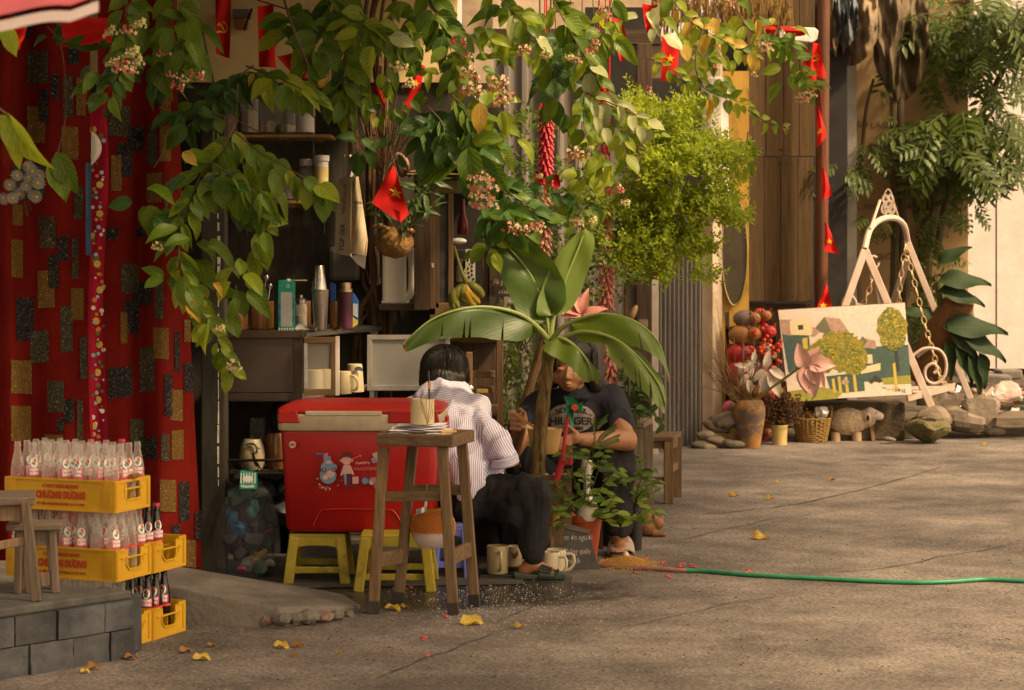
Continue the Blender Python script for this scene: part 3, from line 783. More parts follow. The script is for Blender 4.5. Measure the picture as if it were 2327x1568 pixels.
b = MB(); b.tube([P(-60,-70,9.5),P(480,-70,9.72)],.012); solo('curtain_rail','iron rail the red curtains hang from','rail',b,m_black)
# flowered strip with a blue selvage between the two curtains
m_flor = mat('crimson_cloth',(.23,.006,.02),(.34,.015,.035),sc=5,rough=.9,spec=.1)
st = thing('flowered_curtain','narrow crimson curtain printed with yellow and pale blue flowers between the red curtains','curtain',P(222,1150,9.42))
def sd(x,y): return 9.44 + .02 * math.sin(x / 7.0 + y / 130) + .012 * math.sin(y / 60)
b = MB(); b.grid(lambda u,v: P(204 + 4 * math.sin(v * 7) + (36 + 3 * math.sin(v * 9)) * u,225 + 800 * v,sd(204 + 36 * u,225 + 800 * v)),14,70); obj('cloth',b,m_flor,st,smooth=True,ang=180)
b = MB(); b.grid(lambda u,v: P(195 + 12 * u,370 + 210 * v,9.41 + .01 * math.sin(u * 3)),4,10); obj('blue_edge',b,mat('blue_cloth',(.035,.075,.15),(.05,.11,.2),sc=6,rough=.9),st,smooth=True)
fc = [mat('print_yellow',(.50,.33,.02)),mat('print_blue',(.25,.36,.46)),mat('print_white',(.6,.55,.45)),mat('print_green',(.07,.12,.02)),mat('print_orange',(.5,.17,.02))]
b = MB()
for k in range(95):
    y = 300 + 720 * k / 95 + rnd.uniform(-6,6); x = 214 + rnd.uniform(-4,22)
    big = k % 8 == 0; kk = 0 if big else rnd.choice((1,1,2,3,3,4)); r = 9 if big else rnd.uniform(2.5,6)
    ctr = P(x,y,sd(x,y) - .006 - .0004 * (k % 5)); b.k = kk
    pts = []
    for q in range(20):
        a = 2 * math.pi * q / 20; rr = r * (.72 + .28 * abs(math.cos(a * 3.5)))
        pts.append(ctr + Vector((PX(rr * math.cos(a),9.4),0,PX(rr * math.sin(a),9.4))))
    b.poly(pts)
    if big:
        b.k = 1; b.poly([ctr + Vector((PX(2.6 * math.cos(2 * math.pi * q / 10),9.4),-.002,PX(2.6 * math.sin(2 * math.pi * q / 10),9.4))) for q in range(10)])
obj('flower_print',b,fc,st,kind='stuff')
b = MB(); b.grid(lambda u,v: P(207 + 24 * u * (math.sin(math.pi * min(1,v * 1.05)) ** .6),298 + 78 * v,9.34 - .03 * math.sin(u * 3) ),8,10)
solo('white_rag','white rag hanging at the top of the flowered curtain strip','rag',b,mat('white_cloth',(.5,.47,.42),(.6,.56,.5),sc=6,rough=.9),smooth=True)
# bunch of white daisies at the left edge
m_pet = mat('grey_petal',(.15,.15,.13),(.26,.25,.22),sc=30,rough=.8)
db = thing('daisy_bunch','bunch of white daisies hanging in front of the left curtain','flowers',P(55,470,9.2))
b = MB(); b.tube([P(60,360,9.3),P(50,420,9.25),P(62,490,9.25)],.004)
for k in range(9): b.tube([P(50,420,9.25),P(rnd.uniform(10,95),rnd.uniform(385,480),9.2)],.002,5)
obj('stem',b,mat('dark_stem',(.03,.035,.012),rough=.8),db)
for k in range(15):
    c = P(rnd.uniform(8,92),rnd.uniform(378,452),9.2 + rnd.uniform(-.03,.03)); b = MB()
    nrm = Vector((rnd.uniform(-.5,.5),-1,rnd.uniform(-.3,.5))).normalized(); s,u,t = frame_of(nrm)
    for q in range(15):
        a = 2 * math.pi * q / 15; dv = s * math.cos(a) + u * math.sin(a); sv = s * -math.sin(a) + u * math.cos(a); r = .030
        b.poly([c + dv * .006 - sv * .002,c + dv * r * .8 - sv * .0035 + t * .004,c + dv * r + t * .002,c + dv * r * .8 + sv * .0035 + t * .004,c + dv * .006 + sv * .002])
    b.k = 1; b.ell(c + t * .003,.007,8,5)
    obj('flower',b,[m_pet,fc[0]],db)

# pink umbrella edge close to the camera,top left
um = thing('parasol','blurred pink parasol edge with a white hem close to the camera','umbrella',(-1.25,3.2,2.2))
b = MB()
def ed(u): return P(-120 + 345 * u,52 + 14 * math.sin(u * math.pi * 1.9 + .3) - 40 * max(0,u - .82) * 5,3.6)
b.grid(lambda u,v: ed(u) + Vector((0,.9 * v,.02 + .42 * v)),16,6); obj('canopy',b,mat('pink_cloth',(.55,.10,.13),(.62,.14,.17),sc=3,rough=.8),um,smooth=True)
b = MB(); b.grid(lambda u,v: ed(u) + Vector((0,-.004,.010 - .018 * v)),16,2); obj('hem',b,mat('white_hem',(.75,.62,.60),rough=.8),um,smooth=True)

# ================================================================ bottle crates
C0 = Vector((-1.506,8.13,0)); EV = Vector((.375,.927,0)).normalized(); LV = Vector((-EV.y,EV.x,0))
CL,CW,CH = .50,.245,.122
m_crate = mat('yellow_crate',(.42,.225,.006),(.52,.30,.011),sc=5,rough=.55,bump=.08,col3=(.30,.17,.02),sc3=7,f3=.62)
m_cred = mat('crate_print',(.36,.035,.008),rough=.7)
def Q(o,u,w,z): return o + LV * u + EV * w + Vector((0,0,z))
def crate(o,label,slot,top_style):
    t = thing('bottle_crate',label,'crate',o,'yellow soda crates in three tiers')
    rot = Matrix((LV,EV,Vector((0,0,1)))).transposed()
    b = MB()
    def bx(u0,u1,w0,w1,z0,z1): b.box(Q(o,(u0 + u1) / 2,(w0 + w1) / 2,(z0 + z1) / 2),(u1 - u0,w1 - w0,z1 - z0),rot)
    T = .006
    bx(0,CL,0,CW,0,.006)
    for w in (0,CW - T):
        bx(.012,CL - .012,w,w + T,.006,CH - .004)
        bx(0,CL,w - .004 if w == 0 else w + .002,w + T + .002,CH - .008,CH)
        bx(0,CL,w - .004 if w == 0 else w + .002,w + T + .002,0,.007)
        for u in (0,CL - .052): bx(u,u + .052,w - .003 if w == 0 else w + .001,w + T,.007,CH - .008)
        for u in (0,CL - .052):
            for q in range(9): bx(u + .016,u + .040,(w - .0046) if w == 0 else w + T,(w - .0028) if w == 0 else w + T + .002,.016 + q * .0105,.019 + q * .0105)
    for u in (0,CL - T):
        uo = u - .0035 if u == 0 else u + .0035
        a0,a1 = .076,.172
        bx(u,u + T,T,a0,.007,CH - .008); bx(u,u + T,a1,CW - T,.007,CH - .008)
        bx(u,u + T,a0,a1,.007,.045 if top_style else .040)
        bx(uo,uo + T,T,CW - T,CH - .011,CH - .001) if top_style else (bx(uo,uo + T,T,.055,CH - .011,CH),bx(uo,uo + T,.190,CW - T,CH - .011,CH))
        bx(uo,uo + T,0,.020,0,CH - .002); bx(uo,uo + T,CW - .020,CW,0,CH - .002); bx(uo,uo + T,.02,CW - .02,0,.010)
        if top_style:
            bx(uo,uo + T,a0 - .012,a0,.05,CH - .02); bx(uo,uo + T,a1,a1 + .012,.05,CH - .02); bx(uo,uo + T,.055,.19,.082,.088); bx(uo,uo + T,a0,a1,.040,.046)
        else:
            for p0,p1 in (((a0 - .012,.060),(a0 + .012,.038)),((a0 + .012,.038),(a1 - .012,.038)),((a1 - .012,.038),(a1 + .012,.060)),((a1 + .012,.060),(a1 + .012,.085)),((a0 - .012,.060),(a0 - .012,.085)),((a0 - .02,.085),(a0 - .045,.085)),((a1 + .02,.085),(a1 + .045,.085)),((a0 - .012,.085),(a1 + .012,.085))):
                b.bar(Q(o,uo + .002,*p0),Q(o,uo + .002,*p1),.007,.006)
        for q in range(10):
            for w in (.006,CW - .018): bx(uo - .0018 if u == 0 else uo + T,uo if u == 0 else uo + T + .002,w,w + .011,.014 + q * .010,.018 + q * .010)
    for k in range(1,7): bx(k * CL / 7 - .0012,k * CL / 7 + .0012,T,CW - T,.006,.085)
    for k in range(1,4): bx(T,CL - T,k * CW / 4 - .0012,k * CW / 4 + .0012,.006,.085)
    obj('body',b,m_crate,t)
    if slot:
        fn = lambda x,y: Q(o,CL / 2 - .005 - x,-.0034,CH / 2 + y)
        big,l1,l2 = slot
        text('lettering',l1,.016,lambda x,y: fn(x,y + .032),m_cred,t,.165,bold=.0012)
        text('lettering',big,.036,lambda x,y: fn(x,y - .002),m_cred,t,.225,bold=.0026,shear=.22 if not top_style else 0)
        text('lettering',l2,.0115,lambda x,y: fn(x,y - .036),m_cred,t,.215,bold=.0008)
    return t
TZ = .2625
crate(C0 + Vector((0,0,0)),'bottom yellow crate partly hidden by the slate platform',None,False)
crate(C0 + EV * .248 + LV * -.006,'bottom yellow crate further back, its oval handle hole in view',None,False)
crate(C0 + Vector((0,0,TZ)),'middle yellow crate with slanted red lettering, nearer of the two',('CHƯƠNG DƯƠNG','CÔNG TY CỔ PHẦN NƯỚC GIẢI KHÁT','379 BẾN CHƯƠNG DƯƠNG, Q.1 TP. HCM'),False)
crate(C0 + EV * .248 + LV * -.008 + Vector((0,0,TZ)),'middle yellow crate behind the one with slanted lettering, near the curtain',None,False)
crate(C0 + Vector((0,0,2 * TZ)) + LV * .006,'top yellow crate with square handle hole and upright red lettering',('CHƯƠNG DƯƠNG','CÔNG TY NƯỚC GIẢI KHÁT','379 BẾN CHƯƠNG DƯƠNG Q.1 TP. HCM'),True)

# bottles
m_bot = glass('bottle_glass',(.62,.58,.54),.16,.14,.62); m_botd = glass('bottle_glass_full',(.012,.004,.005),.93,.10,.97)
m_cola = mat('dark_soda',(.010,.003,.004),(.02,.006,.007),sc=4,rough=.12,spec=.6)
m_pinkl = mat('pink_label',(.50,.09,.14),rough=.6); m_wl = mat('white_print',(.72,.72,.69),rough=.6)
m_rl = mat('red_print',(.55,.05,.02),rough=.6); m_gl = mat('green_print',(.03,.20,.13),rough=.6)
m_capr = mat('red_cap',(.42,.02,.03),rough=.4)
BP = [(.0,.0),(.024,0),(.0265,.004),(.0265,.125),(.0258,.145),(.0225,.17),(.0175,.195),(.0130,.215),(.0115,.230),(.0135,.231),(.0135,.238),(.0115,.240),(.0120,.248),(.010,.250)]
def rad_at(z):
    for (r0,z0),(r1,z1) in zip(BP,BP[1:]):
        if z0 <= z <= z1 and z1 > z0: return r0 + (r1 - r0) * (z - z0) / (z1 - z0)
    return .0265
def on_bot(x,z,lift=.0006):
    r = rad_at(z) + lift; a = x / r
    return Vector((r * math.sin(a),-r * math.cos(a),z))
def bottle(full):
    t = thing('soda_bottle','tmp','bottle',(0,0,0))
    b = MB(); b.lathe(BP,n=16,cap=False); obj('glass',b,m_botd if full else m_bot,t,smooth=True,ang=60)
    b = MB()
    for k,(cx,cz,r,rx) in enumerate(((0,.172,.0150,1),)):
        b.k = 0; b.poly([on_bot(cx + r * math.cos(q * .349),cz + r * 1.25 * math.sin(q * .349)) for q in range(18)])
    b.k = 1; b.poly([on_bot(x,z,.0012) for x,z in ((-.001,.188),(.007,.185),(.010,.177),(.008,.169),(.004,.173),(0,.178))])
    b.k = 2; b.poly([on_bot(x,z,.0012) for x,z in ((-.011,.168),(-.006,.174),(-.001,.173),(.004,.167),(.002,.160),(-.002,.165),(-.006,.167))])
    obj('emblem',b,[m_wl,m_rl,m_gl],t)
    b = MB(); b.grid(lambda u,v: on_bot((u - .5) * .050,.120 + .033 * v,.0007),10,2)
    obj('label',b,m_pinkl,t,smooth=True)
    for s,z,w in (('CHƯƠNG',.144,.040),('DƯƠNG',.130,.036)):
        text('lettering',s,.014,lambda x,y: on_bot(x,z + y,.0016),m_wl,t,w,bold=.0009)
    b = MB(); b.lathe([(.0268,.106),(.0268,.116)],n=16,cap=False); obj('red_band',b,m_rl,t,smooth=True)
    if full:
        b = MB(); b.lathe([(r * .95,z) for r,z in BP if .003 < z < .216] + [(0,.217)],n=14); obj('liquid',b,m_cola,t,smooth=True)
    return t
def make_row(proto,spots,label,group):
    for i,(o,u,w,z,a) in enumerate(spots):
        p = Q(o,u,w,z)
        if i == 0:
            proto.location = p; proto.rotation_euler.z = a; tag(proto,label,None,group)
        else: dup(proto,p,0,label,group).rotation_euler.z = a
def cells(o,us,ws,zz):
    return [(o,(u + .5) * CL / 7,(w + .5) * CW / 4,zz + .007,rnd.choice((.1,.3,.5,.8,-.2,2.2,1.2)) + rnd.uniform(-.2,.2)) for u in us for w in ws]
empty_b,full_b = bottle(False),bottle(True)
top = cells(C0 + LV * .006,range(7),range(4),2 * TZ)
make_row(empty_b,top,'empty glass soda bottle standing in the top yellow crate','empty soda bottles of the top crate')
cap_at = None
def more(proto,spots,label,group):
    for (o,u,w,z,a) in spots: dup(proto,Q(o,u,w,z),0,label,group).rotation_euler.z = a
more(empty_b,cells(C0,range(7),range(4),TZ),'empty glass soda bottle in the nearer middle crate, under the top crate','empty soda bottles of the middle crate')
more(empty_b,cells(C0 + EV * .248,range(2,5),range(3),TZ),'empty glass soda bottle in the middle crate behind, half hidden','empty soda bottles of the back middle crate')
make_row(full_b,[(C0 + EV * .248,.035,.03,TZ + .007,.35),(C0 + EV * .248,.035,.095,TZ + .007,.55)],'dark full soda bottle in the back middle crate, beside the curtain','two full soda bottles of the middle crate')
b = MB(); p = Q(C0 + EV * .248,.035,.095,TZ + .007); b.lathe([(.0145,.244),(.0150,.250),(.012,.256),(0,.257)],p,14)
solo('crown_cork','red cap on the tallest dark bottle beside the curtain','bottle cap',b,m_capr,smooth=True)
more(empty_b,cells(C0,range(7),(0,1),0),'empty glass soda bottle in the nearer bottom crate, behind the slate blocks','soda bottles of the nearer bottom crate')
more(full_b,cells(C0 + EV * .248,range(0,3),range(3),0),'dark full soda bottle in the back bottom crate beside the ramp','full soda bottles of the back bottom crate')
b = MB(); p = Q(C0,CL / 7 * .9,CW * .16,2 * TZ + .007);
b.lathe([(.0145,.244),(.0150,.250),(.012,.256),(0,.257)],Q(C0 + LV * .006,CL / 7 * 1.5,CW * 3.5 / 4,2 * TZ + .007),14)
solo('crown_cork','pink red cap left on one bottle of the top crate','bottle cap',b,m_capr,smooth=True)
b = MB()
for k in range(16): b.ell(Q(C0,-.002,.10 + .05 * rnd.random(),2 * TZ + CH + .004 + .012 * rnd.random()),(.012,.009,.006),6,4,Matrix.Rotation(rnd.random() * 3,3,'Z'))
solo('dry_leaf','curled dry leaf caught on the rim of the top crate','leaf',b,mat('dry_leaf',(.16,.07,.015),(.25,.13,.03),sc=20,rough=.8),kind='stuff')

# ================================================================ wooden stools on the platform
m_st = wood('stool_wood',(.07,.05,.036),(.18,.135,.10))
m_stx = wood('stool_wood_x',(.07,.05,.036),(.18,.135,.10),'X')
m_stl = wood('stool_wood_pale',(.16,.10,.055),(.28,.19,.11))
s1 = thing('wooden_stool','tall weathered wooden stool at the left edge, standing on the slate platform','stool',P(20,1378,7.78),'wooden stools on the slate platform')
zt = wz(1132,7.8)
b = MB(); b.box(P(5,1132,7.86) , (.24,.26,.03),Matrix.Rotation(R(12),3,'Z')); obj('seat',b,m_stx,s1,bevel=.005)
for x0,x1,y1,d in ((58,84,1378,7.76),(-55,-75,1385,7.72),(50,72,1366,7.95),(-40,-55,1360,7.98)):
    a = P(x0,1140,d); c = P(x1,y1,d); c.z = max(c.z,ZT + .001); b = MB(); b.bar(a,c,.032,.032,up=(0,1,0)); obj('leg',b,m_st if d > 7.9 else m_stl if False else m_st,s1,bevel=.003)
b = MB(); b.box(P(0,1160,7.77),(.18,.02,.075),Matrix.Rotation(R(6),3,'Z')); obj('apron',b,m_stl,s1,bevel=.002)
b = MB(); b.bar(P(-70,1252,7.74),P(72,1226,7.77),.02,.03); obj('rail',b,m_stl,s1,bevel=.003)
s2 = thing('wooden_stool','low grey wooden stool behind the tall one, in front of the crates','stool',P(90,1355,7.98),'wooden stools on the slate platform')
b = MB(); b.box(P(80,1193,8.0),(.20,.17,.022),Matrix.Rotation(R(8),3,'Z')); obj('seat',b,m_stx,s2,bevel=.004)
for x0,x1,d in ((118,128,7.95),(45,40,7.93),(112,122,8.04),(50,46,8.06)):
    c = P(x1,1355,d); c.z = ZT + .001; b = MB(); b.bar(P(x0,1196,d),c,.026,.026,up=(0,1,0)); obj('leg',b,m_st,s2,bevel=.003)
b = MB(); b.box(P(80,1222,7.95),(.15,.016,.06),Matrix.Rotation(R(8),3,'Z')); obj('apron',b,m_st,s2)
b = MB(); b.bar(P(92,1318,7.94),P(134,1310,7.96),.016,.05); obj('rail',b,m_st,s2,bevel=.002)

# ================================================================ drinks counter
DC = 10.55
def rect(b,x0,y0,x1,y1,d,th): b.box(((wx(x0,d) + wx(x1,d)) / 2,d + th / 2,(wz(y0,d) + wz(y1,d)) / 2),(wx(x1,d) - wx(x0,d),th,wz(y0,d) - wz(y1,d)))
ct = thing('counter','brown metal drinks counter with a steel edge and open lower shelves','counter',(wx(600,DC),DC,0))
A,B_,Cc,D_ = Vector((wx(513,DC),DC,0)),Vector((wx(686,DC),DC,0)),Vector((wx(858,11.45),11.45,0)),Vector((wx(513,DC),11.7,0))
ztop = 1.138
b = MB(); b.prism([p + Vector((0,0,ztop - .012)) for p in (A,B_,Cc,Vector((Cc.x,11.7,0)),D_)],(0,0,.012)); obj('worktop',b,mat('dark_steel',(.05,.045,.04),(.10,.09,.08),sc=3,rough=.4,metal=.6),ct)
b = MB(); b.box(((A.x + B_.x) / 2,DC - .006,ztop - .018),(B_.x - A.x + .02,.014,.036)); obj('brown_edge',b,m_brnmet,ct,bevel=.003)
b = MB(); b.tube([B_ + Vector((.01,-.008,ztop - .016)),Cc + Vector((.01,-.008,ztop - .016))],.017,12); obj('steel_edge',b,m_steel,ct,smooth=True)
b = MB(); rect(b,518,768,668,891,DC + .006,.012); obj('panel',b,mat('brown_panel',(.085,.066,.054),(.105,.083,.068),sc=2,rough=.42,metal=.45,col3=(.06,.046,.038),sc3=3,f3=.6),ct)
for x0,y0,x1,y1 in ((506,768,518,1245),(668,768,687,1245),(518,893,668,909)):
    b = MB(); rect(b,x0,y0,x1,y1,DC - .002,.03); obj('frame',b,m_brnmet,ct,bevel=.002)
# receding side of the counter
def side(t,y,off=0):
    p = B_.lerp(Cc,t); d = p.y; return Vector((p.x,d + off,0))
def spane(b,t0,t1,z0,z1,off=0,th=.012):
    p,q = B_.lerp(Cc,t0),B_.lerp(Cc,t1); n = Vector((-(Cc - B_).y,(Cc - B_).x,0)).normalized()
    o = n * off
    b.prism([p + o + Vector((0,0,z0)),q + o + Vector((0,0,z0)),q + o + Vector((0,0,z1)),p + o + Vector((0,0,z1))],n * th)
b = MB(); spane(b,.0,1,.80,.825,.0,.02); obj('frame',b,m_alu,ct)
b = MB(); b.prism([p + Vector((0,0,.79)) for p in (A,B_,Cc,Vector((Cc.x,11.7,0)),D_)],(0,0,.010)); obj('shelf',b,m_brnmet,ct)
b = MB(); spane(b,.97,1.0,0,1.11,0,.03); obj('post',b,m_alu,ct)
b = MB(); b.box((-.98,11.69,.95),(.62,.01,.30)); obj('back_panel',b,mat('dim_panel',(.06,.055,.05),(.09,.08,.07),sc=2,rough=.6),ct)
# sliding glass door of the counter,ajar
gd = thing('sliding_door','small glass door with a white edge standing ajar in the counter front','cabinet door',P(730,897,10.5))
for x0,y0,x1,y1,m in ((690,766,763,780,m_wmidx),(690,884,763,899,m_wmidx),(690,780,698,884,m_alu),(752,780,762,884,m_wmid),(762,764,771,899,mat('white_edge',(.62,.56,.50),(.72,.66,.6),sc=12,rough=.6))):
    b = MB(); rect(b,x0,y0,x1,y1,10.50,.018); obj('frame',b,m,gd,bevel=.002)
b = MB(); rect(b,698,780,752,884,10.508,.004); obj('pane',b,glass('cabinet_glass',(.42,.41,.36),.30,.25,.7),gd)
# glazed showcase right of the counter
sc_ = thing('showcase','aluminium framed glass showcase behind the woman in the striped shirt','showcase',P(930,888,11.15))
for x0,y0,x1,y1 in ((834,761,1022,772),(834,876,1022,888),(834,772,845,876),(1011,772,1022,876)):
    b = MB(); rect(b,x0,y0,x1,y1,11.15,.02); obj('frame',b,m_alu,sc_,bevel=.002)
b = MB(); rect(b,845,772,1011,876,11.16,.004); obj('pane',b,glass('dusty_glass',(.40,.40,.37),.55,.3,.8),sc_)
b = MB(); rect(b,840,770,1016,880,11.45,.02); obj('back_panel',b,mat('showcase_back',(.10,.10,.095),(.16,.155,.14),sc=2,rough=.6),sc_)
for x in (845,1012):
    b = MB(); b.bar(P(x,882,11.18),Vector((wx(x,11.18),11.18,0.01)),.022,.022,up=(0,1,0)); obj('leg',b,m_alu,sc_)
b = MB(); rect(b,836,874,1020,887,11.19,.3); obj('base',b,m_alu,sc_)
b = MB(); b.box(P(1018,752,11.14),(.04,.02,.075)); solo('paper_tag','white paper tag stuck on the corner of the showcase','tag',b,mat('paper',(.6,.55,.5),(.68,.63,.58),sc=9,rough=.9))
# lower shelf with a wire rail
b = MB(); rect(b,518,1068,668,1075,DC + .05,.40); obj('lower_shelf',b,m_brnmet,ct)
b = MB()
b.tube([P(500,1046,DC - .06),P(700,1046,DC - .06)],.007); b.tube([P(510,1076,DC - .06),P(690,1076,DC - .06)],.005)
for k in range(6):
    x = 515 + k * 32; b.tube(bez([P(x,1076,DC - .06),P(x + 10,1060,DC - .07),P(x + 4,1050,DC - .06)],6),.003,5); b.tube([P(x,1046,DC - .06),P(x + 22,1076,DC - .06)],.003,5)
obj('wire_rail',b,m_black,ct,kind='stuff')

# ---- things in and on the counter
m_stone = mat('cream_glaze',(.40,.33,.19),(.50,.42,.26),sc=5,rough=.32,coat=.3,col3=(.30,.23,.12),sc3=4,f3=.64)
m_blueg = mat('blue_glaze',(.05,.07,.09),(.09,.11,.13),sc=20,rough=.4)
m_brg = mat('brown_glaze',(.16,.065,.014),(.26,.115,.028),sc=9,rough=.25,coat=.4,stretch=(3,3,.6),col3=(.08,.03,.008),sc3=3,f3=.6)
def mug(label,base,r,h,ang,m,cat='mug',name='mug',group=None,taper=1.0,flip=False,handle=True):
    t = thing(name,label,cat,base,group)
    z = [0,.003,.01,h * .5,h - .004,h]; rr = [r * .86,r * .96,r,r * (1 + taper) / 2,r * taper,r * taper * .985]
    pr = list(zip(rr,z)) + [(r * taper * .90,h - .002),(r * taper * .88,h * .5),(r * .8,.012),(0,.010)]
    pr = [(0,0)] + pr
    if flip: pr = [(a,h - c) for a,c in pr][::-1]
    b = MB(); b.lathe(pr,base,28,cap=False); obj('bowl',b,m,t,smooth=True)
    if handle:
        d = Vector((math.cos(ang),math.sin(ang),0))
        zz = (lambda q: h - q) if flip else (lambda q: q)
        b = MB(); b.tube(bez([base + d * r * .93 + Vector((0,0,zz(h * .80))),base + d * (r + h * .28) + Vector((0,0,zz(h * .80))),base + d * (r + h * .34) + Vector((0,0,zz(h * .5))),base + d * (r + h * .20) + Vector((0,0,zz(h * .25))),base + d * r * .93 + Vector((0,0,zz(h * .16)))],16),r * .16,9); obj('handle',b,m,t,smooth=True)
    return t
def onb(x,d): return Vector((wx(x,d),d,ztop))
k1 = [(541,10.70,23,60),(589,10.72,20,62),(612,10.85,20,62),(690,10.95,17,62),(763,10.9,14,62)]
labs = ['wide brown glazed cup at the left end of the counter','brown glazed cup full of spoons beside the green carton','brown glazed cup half behind the green carton','brown cup in shadow behind the sugar jar','light brown glazed cup between the steel shaker and the purple flask']
for (x,d,r,h),l in zip(k1,labs):
    mug(l,onb(x,d),PX(r,d),PX(h,d),0,m_brg,'cup','cup','brown cups on the counter',.98,handle=False)
sp = thing('cutlery','steel spoons and dark chopsticks standing in the brown cups','cutlery',onb(592,10.72))
for k in range(9):
    a = onb(575 + rnd.uniform(0,40),10.74); a.z += .05; q = a + Vector((rnd.uniform(-.05,.05),rnd.uniform(-.03,.05),rnd.uniform(.14,.24)))
    b = MB()
    if k < 5: b.tube([a,q],.0025,6); b.ell(q,(.011,.003,.016),10,6); obj('spoon',b,m_steel,sp,smooth=True)
    else: b.bar(a,q + Vector((0,0,.04)),.005,.005); obj('chopstick',b,m_black,sp)
b = MB(); b.lathe([(.0,0),(.028,0),(.028,.13),(.012,.18),(.012,.22),(0,.22)],onb(534,10.95),14); solo('sauce_bottle','black bottle behind the wide brown cup','bottle',b,m_black,smooth=True)
# green carton
gc = thing('drink_carton','teal drink carton with a white panel and screw cap on the counter','carton',onb(650,10.62))
m_teal = mat('teal_print',(.015,.26,.19),(.02,.30,.22),sc=4,rough=.4); m_teald = mat('teal_dark',(.012,.10,.075),rough=.45)
b = MB(); x0,x1 = wx(632,10.6),wx(668,10.6); z0,z1 = ztop + .001,wz(641,10.6)
b.prism([Vector((x0,10.60,z0)),Vector((x1,10.60,z0)),Vector((x1,10.60,z1)),Vector((x0,10.60,z1))],(0,.07,0)); obj('box',b,m_teal,gc,bevel=.002)
b = MB(); b.prism([Vector((x0 - .001,10.605,z0)),Vector((x0 - .001,10.605,z1)),Vector((x0 - .028,10.66,z1)),Vector((x0 - .028,10.66,z0))],(.003,.002,0)); obj('side',b,m_teald,gc)
b = MB(); b.prism([Vector((x0,10.602,z1)),Vector((x1,10.602,z1)),Vector((x1,10.65,z1 + .006)),Vector((x0,10.65,z1 + .006))],(0,.012,.004)); obj('top',b,m_teal,gc)
b = MB(); b.lathe([(.010,0),(.010,.014),(0,.014)],P(655,640,10.64),14); obj('cap',b,m_wl,gc,smooth=True)
b = MB(); rect(b,638,664,664,742,10.598,.001); obj('white_panel',b,mat('print_panel',(.42,.44,.42),(.36,.38,.37),sc=120,rough=.5,lo=.5,hi=.6),gc)
b = MB()
for k in range(6): rect(b,633 + k * 6,745,636 + k * 6,751,10.597,.001)
obj('stripe',b,m_wl,gc,kind='stuff')
b = MB(); rect(b,633,690,638,702,10.5985,.001); rect(b,664,690,668,702,10.5985,.001); rect(b,633,716,638,730,10.5985,.001); rect(b,664,716,668,730,10.5985,.001)
obj('blue_print',b,fc[1] if False else mat('blue_print',(.01,.14,.30),rough=.5),gc,kind='stuff')
b = MB(); c = P(654,650,10.597); b.add([c + Vector((PX(r * math.cos(a * .4),10.6),0,PX(r * math.sin(a * .4),10.6))) for a in range(16) for r in (4.2,3.2)],[(2 * i,2 * ((i + 1) % 16),2 * ((i + 1) % 16) + 1,2 * i + 1) for i in range(16)])
obj('ring_mark',b,m_wl,gc)
# jar of sugar,tissue,shaker,tube,flask,packet
jr = thing('sugar_jar','glass jar with a steel lid beside the teal carton','jar',onb(683,10.75))
b = MB(); b.lathe([(.0,0),(.030,0),(.033,.005),(.033,.115),(.026,.125),(.026,.13)],onb(683,10.75),20,cap=False); obj('glass',b,glass('jar_glass',(.5,.47,.42),.3,.12,.8),jr,smooth=True)
b = MB(); b.lathe([(.028,.13),(.028,.15),(.012,.162),(.012,.172),(.0,.175)],onb(683,10.75),18); obj('lid',b,m_steel,jr,smooth=True)
b = MB(); b.lathe([(0,.004),(.029,.004),(.029,.07),(0,.075)],onb(683,10.75),16); obj('sugar',b,mat('sugar',(.22,.19,.15),(.3,.26,.2),sc=60,rough=.9),jr)
b = MB(); b.box(P(675,637,10.95),(.10,.04,.006)); solo('card','yellow card lying on the jar behind the teal carton','card',b,mat('card',(.42,.33,.15),rough=.8))
b = MB(); b.grid(lambda u,v: onb(668 + 34 * u,10.60 + .06 * v) + Vector((0,0,.002 + .045 * math.sin(math.pi * u) * math.sin(math.pi * v) * (1 - .6 * u) + .012 * abs(noise.noise(Vector((u * 9,v * 9,3)))))),18,14)
solo('tissue','crumpled white tissue at the foot of the teal carton','tissue',b,mat('tissue',(.6,.58,.52),rough=.9),smooth=True,ang=20)
shk = thing('cocktail_shaker','tall two-part steel shaker on the counter','shaker',onb(730,10.6))
b = MB(); b.lathe([(0,0),(.030,0),(.032,.006),(.0425,.19),(.044,.20),(.041,.203)],onb(728,10.6),32); obj('cup',b,m_steel,shk,smooth=True)
b = MB(); b.lathe([(.040,.195),(.0385,.21),(.027,.318),(.024,.322),(0,.322)],onb(728,10.6),32,Matrix.Rotation(R(-1.5),3,'Y')); obj('upper_cup',b,m_steel,shk,smooth=True)
b = MB(); b.prism([P(752,705,10.95),P(762,705,10.95),P(763,646,10.95),P(750,642,10.95)],(0,.012,0)); solo('blue_scraper','blue flat plastic tool standing behind the brown cup','tool',b,mat('blue_plastic',(.008,.06,.28),rough=.4))
fl = thing('flask','purple vacuum flask with a gold collar at the right of the counter','flask',onb(786,10.85))
b = MB(); b.lathe([(0,0),(.033,0),(.035,.004),(.035,.183),(.033,.187)],onb(786,10.85),24); obj('body',b,mat('purple_paint',(.075,.018,.040),(.10,.025,.055),sc=5,rough=.5,col3=(.4,.34,.3),sc3=28,f3=.70),fl,smooth=True)
b = MB(); b.lathe([(.034,.187),(.034,.202),(.027,.204),(.027,.234),(0,.235)],onb(786,10.85),24); obj('collar',b,mat('gold_metal',(.50,.40,.22),(.6,.5,.3),sc=20,rough=.3,metal=.9),fl,smooth=True,ang=60)
pk = thing('packet','blue and yellow paper packet leaning behind the purple flask','packet',onb(808,11.0))
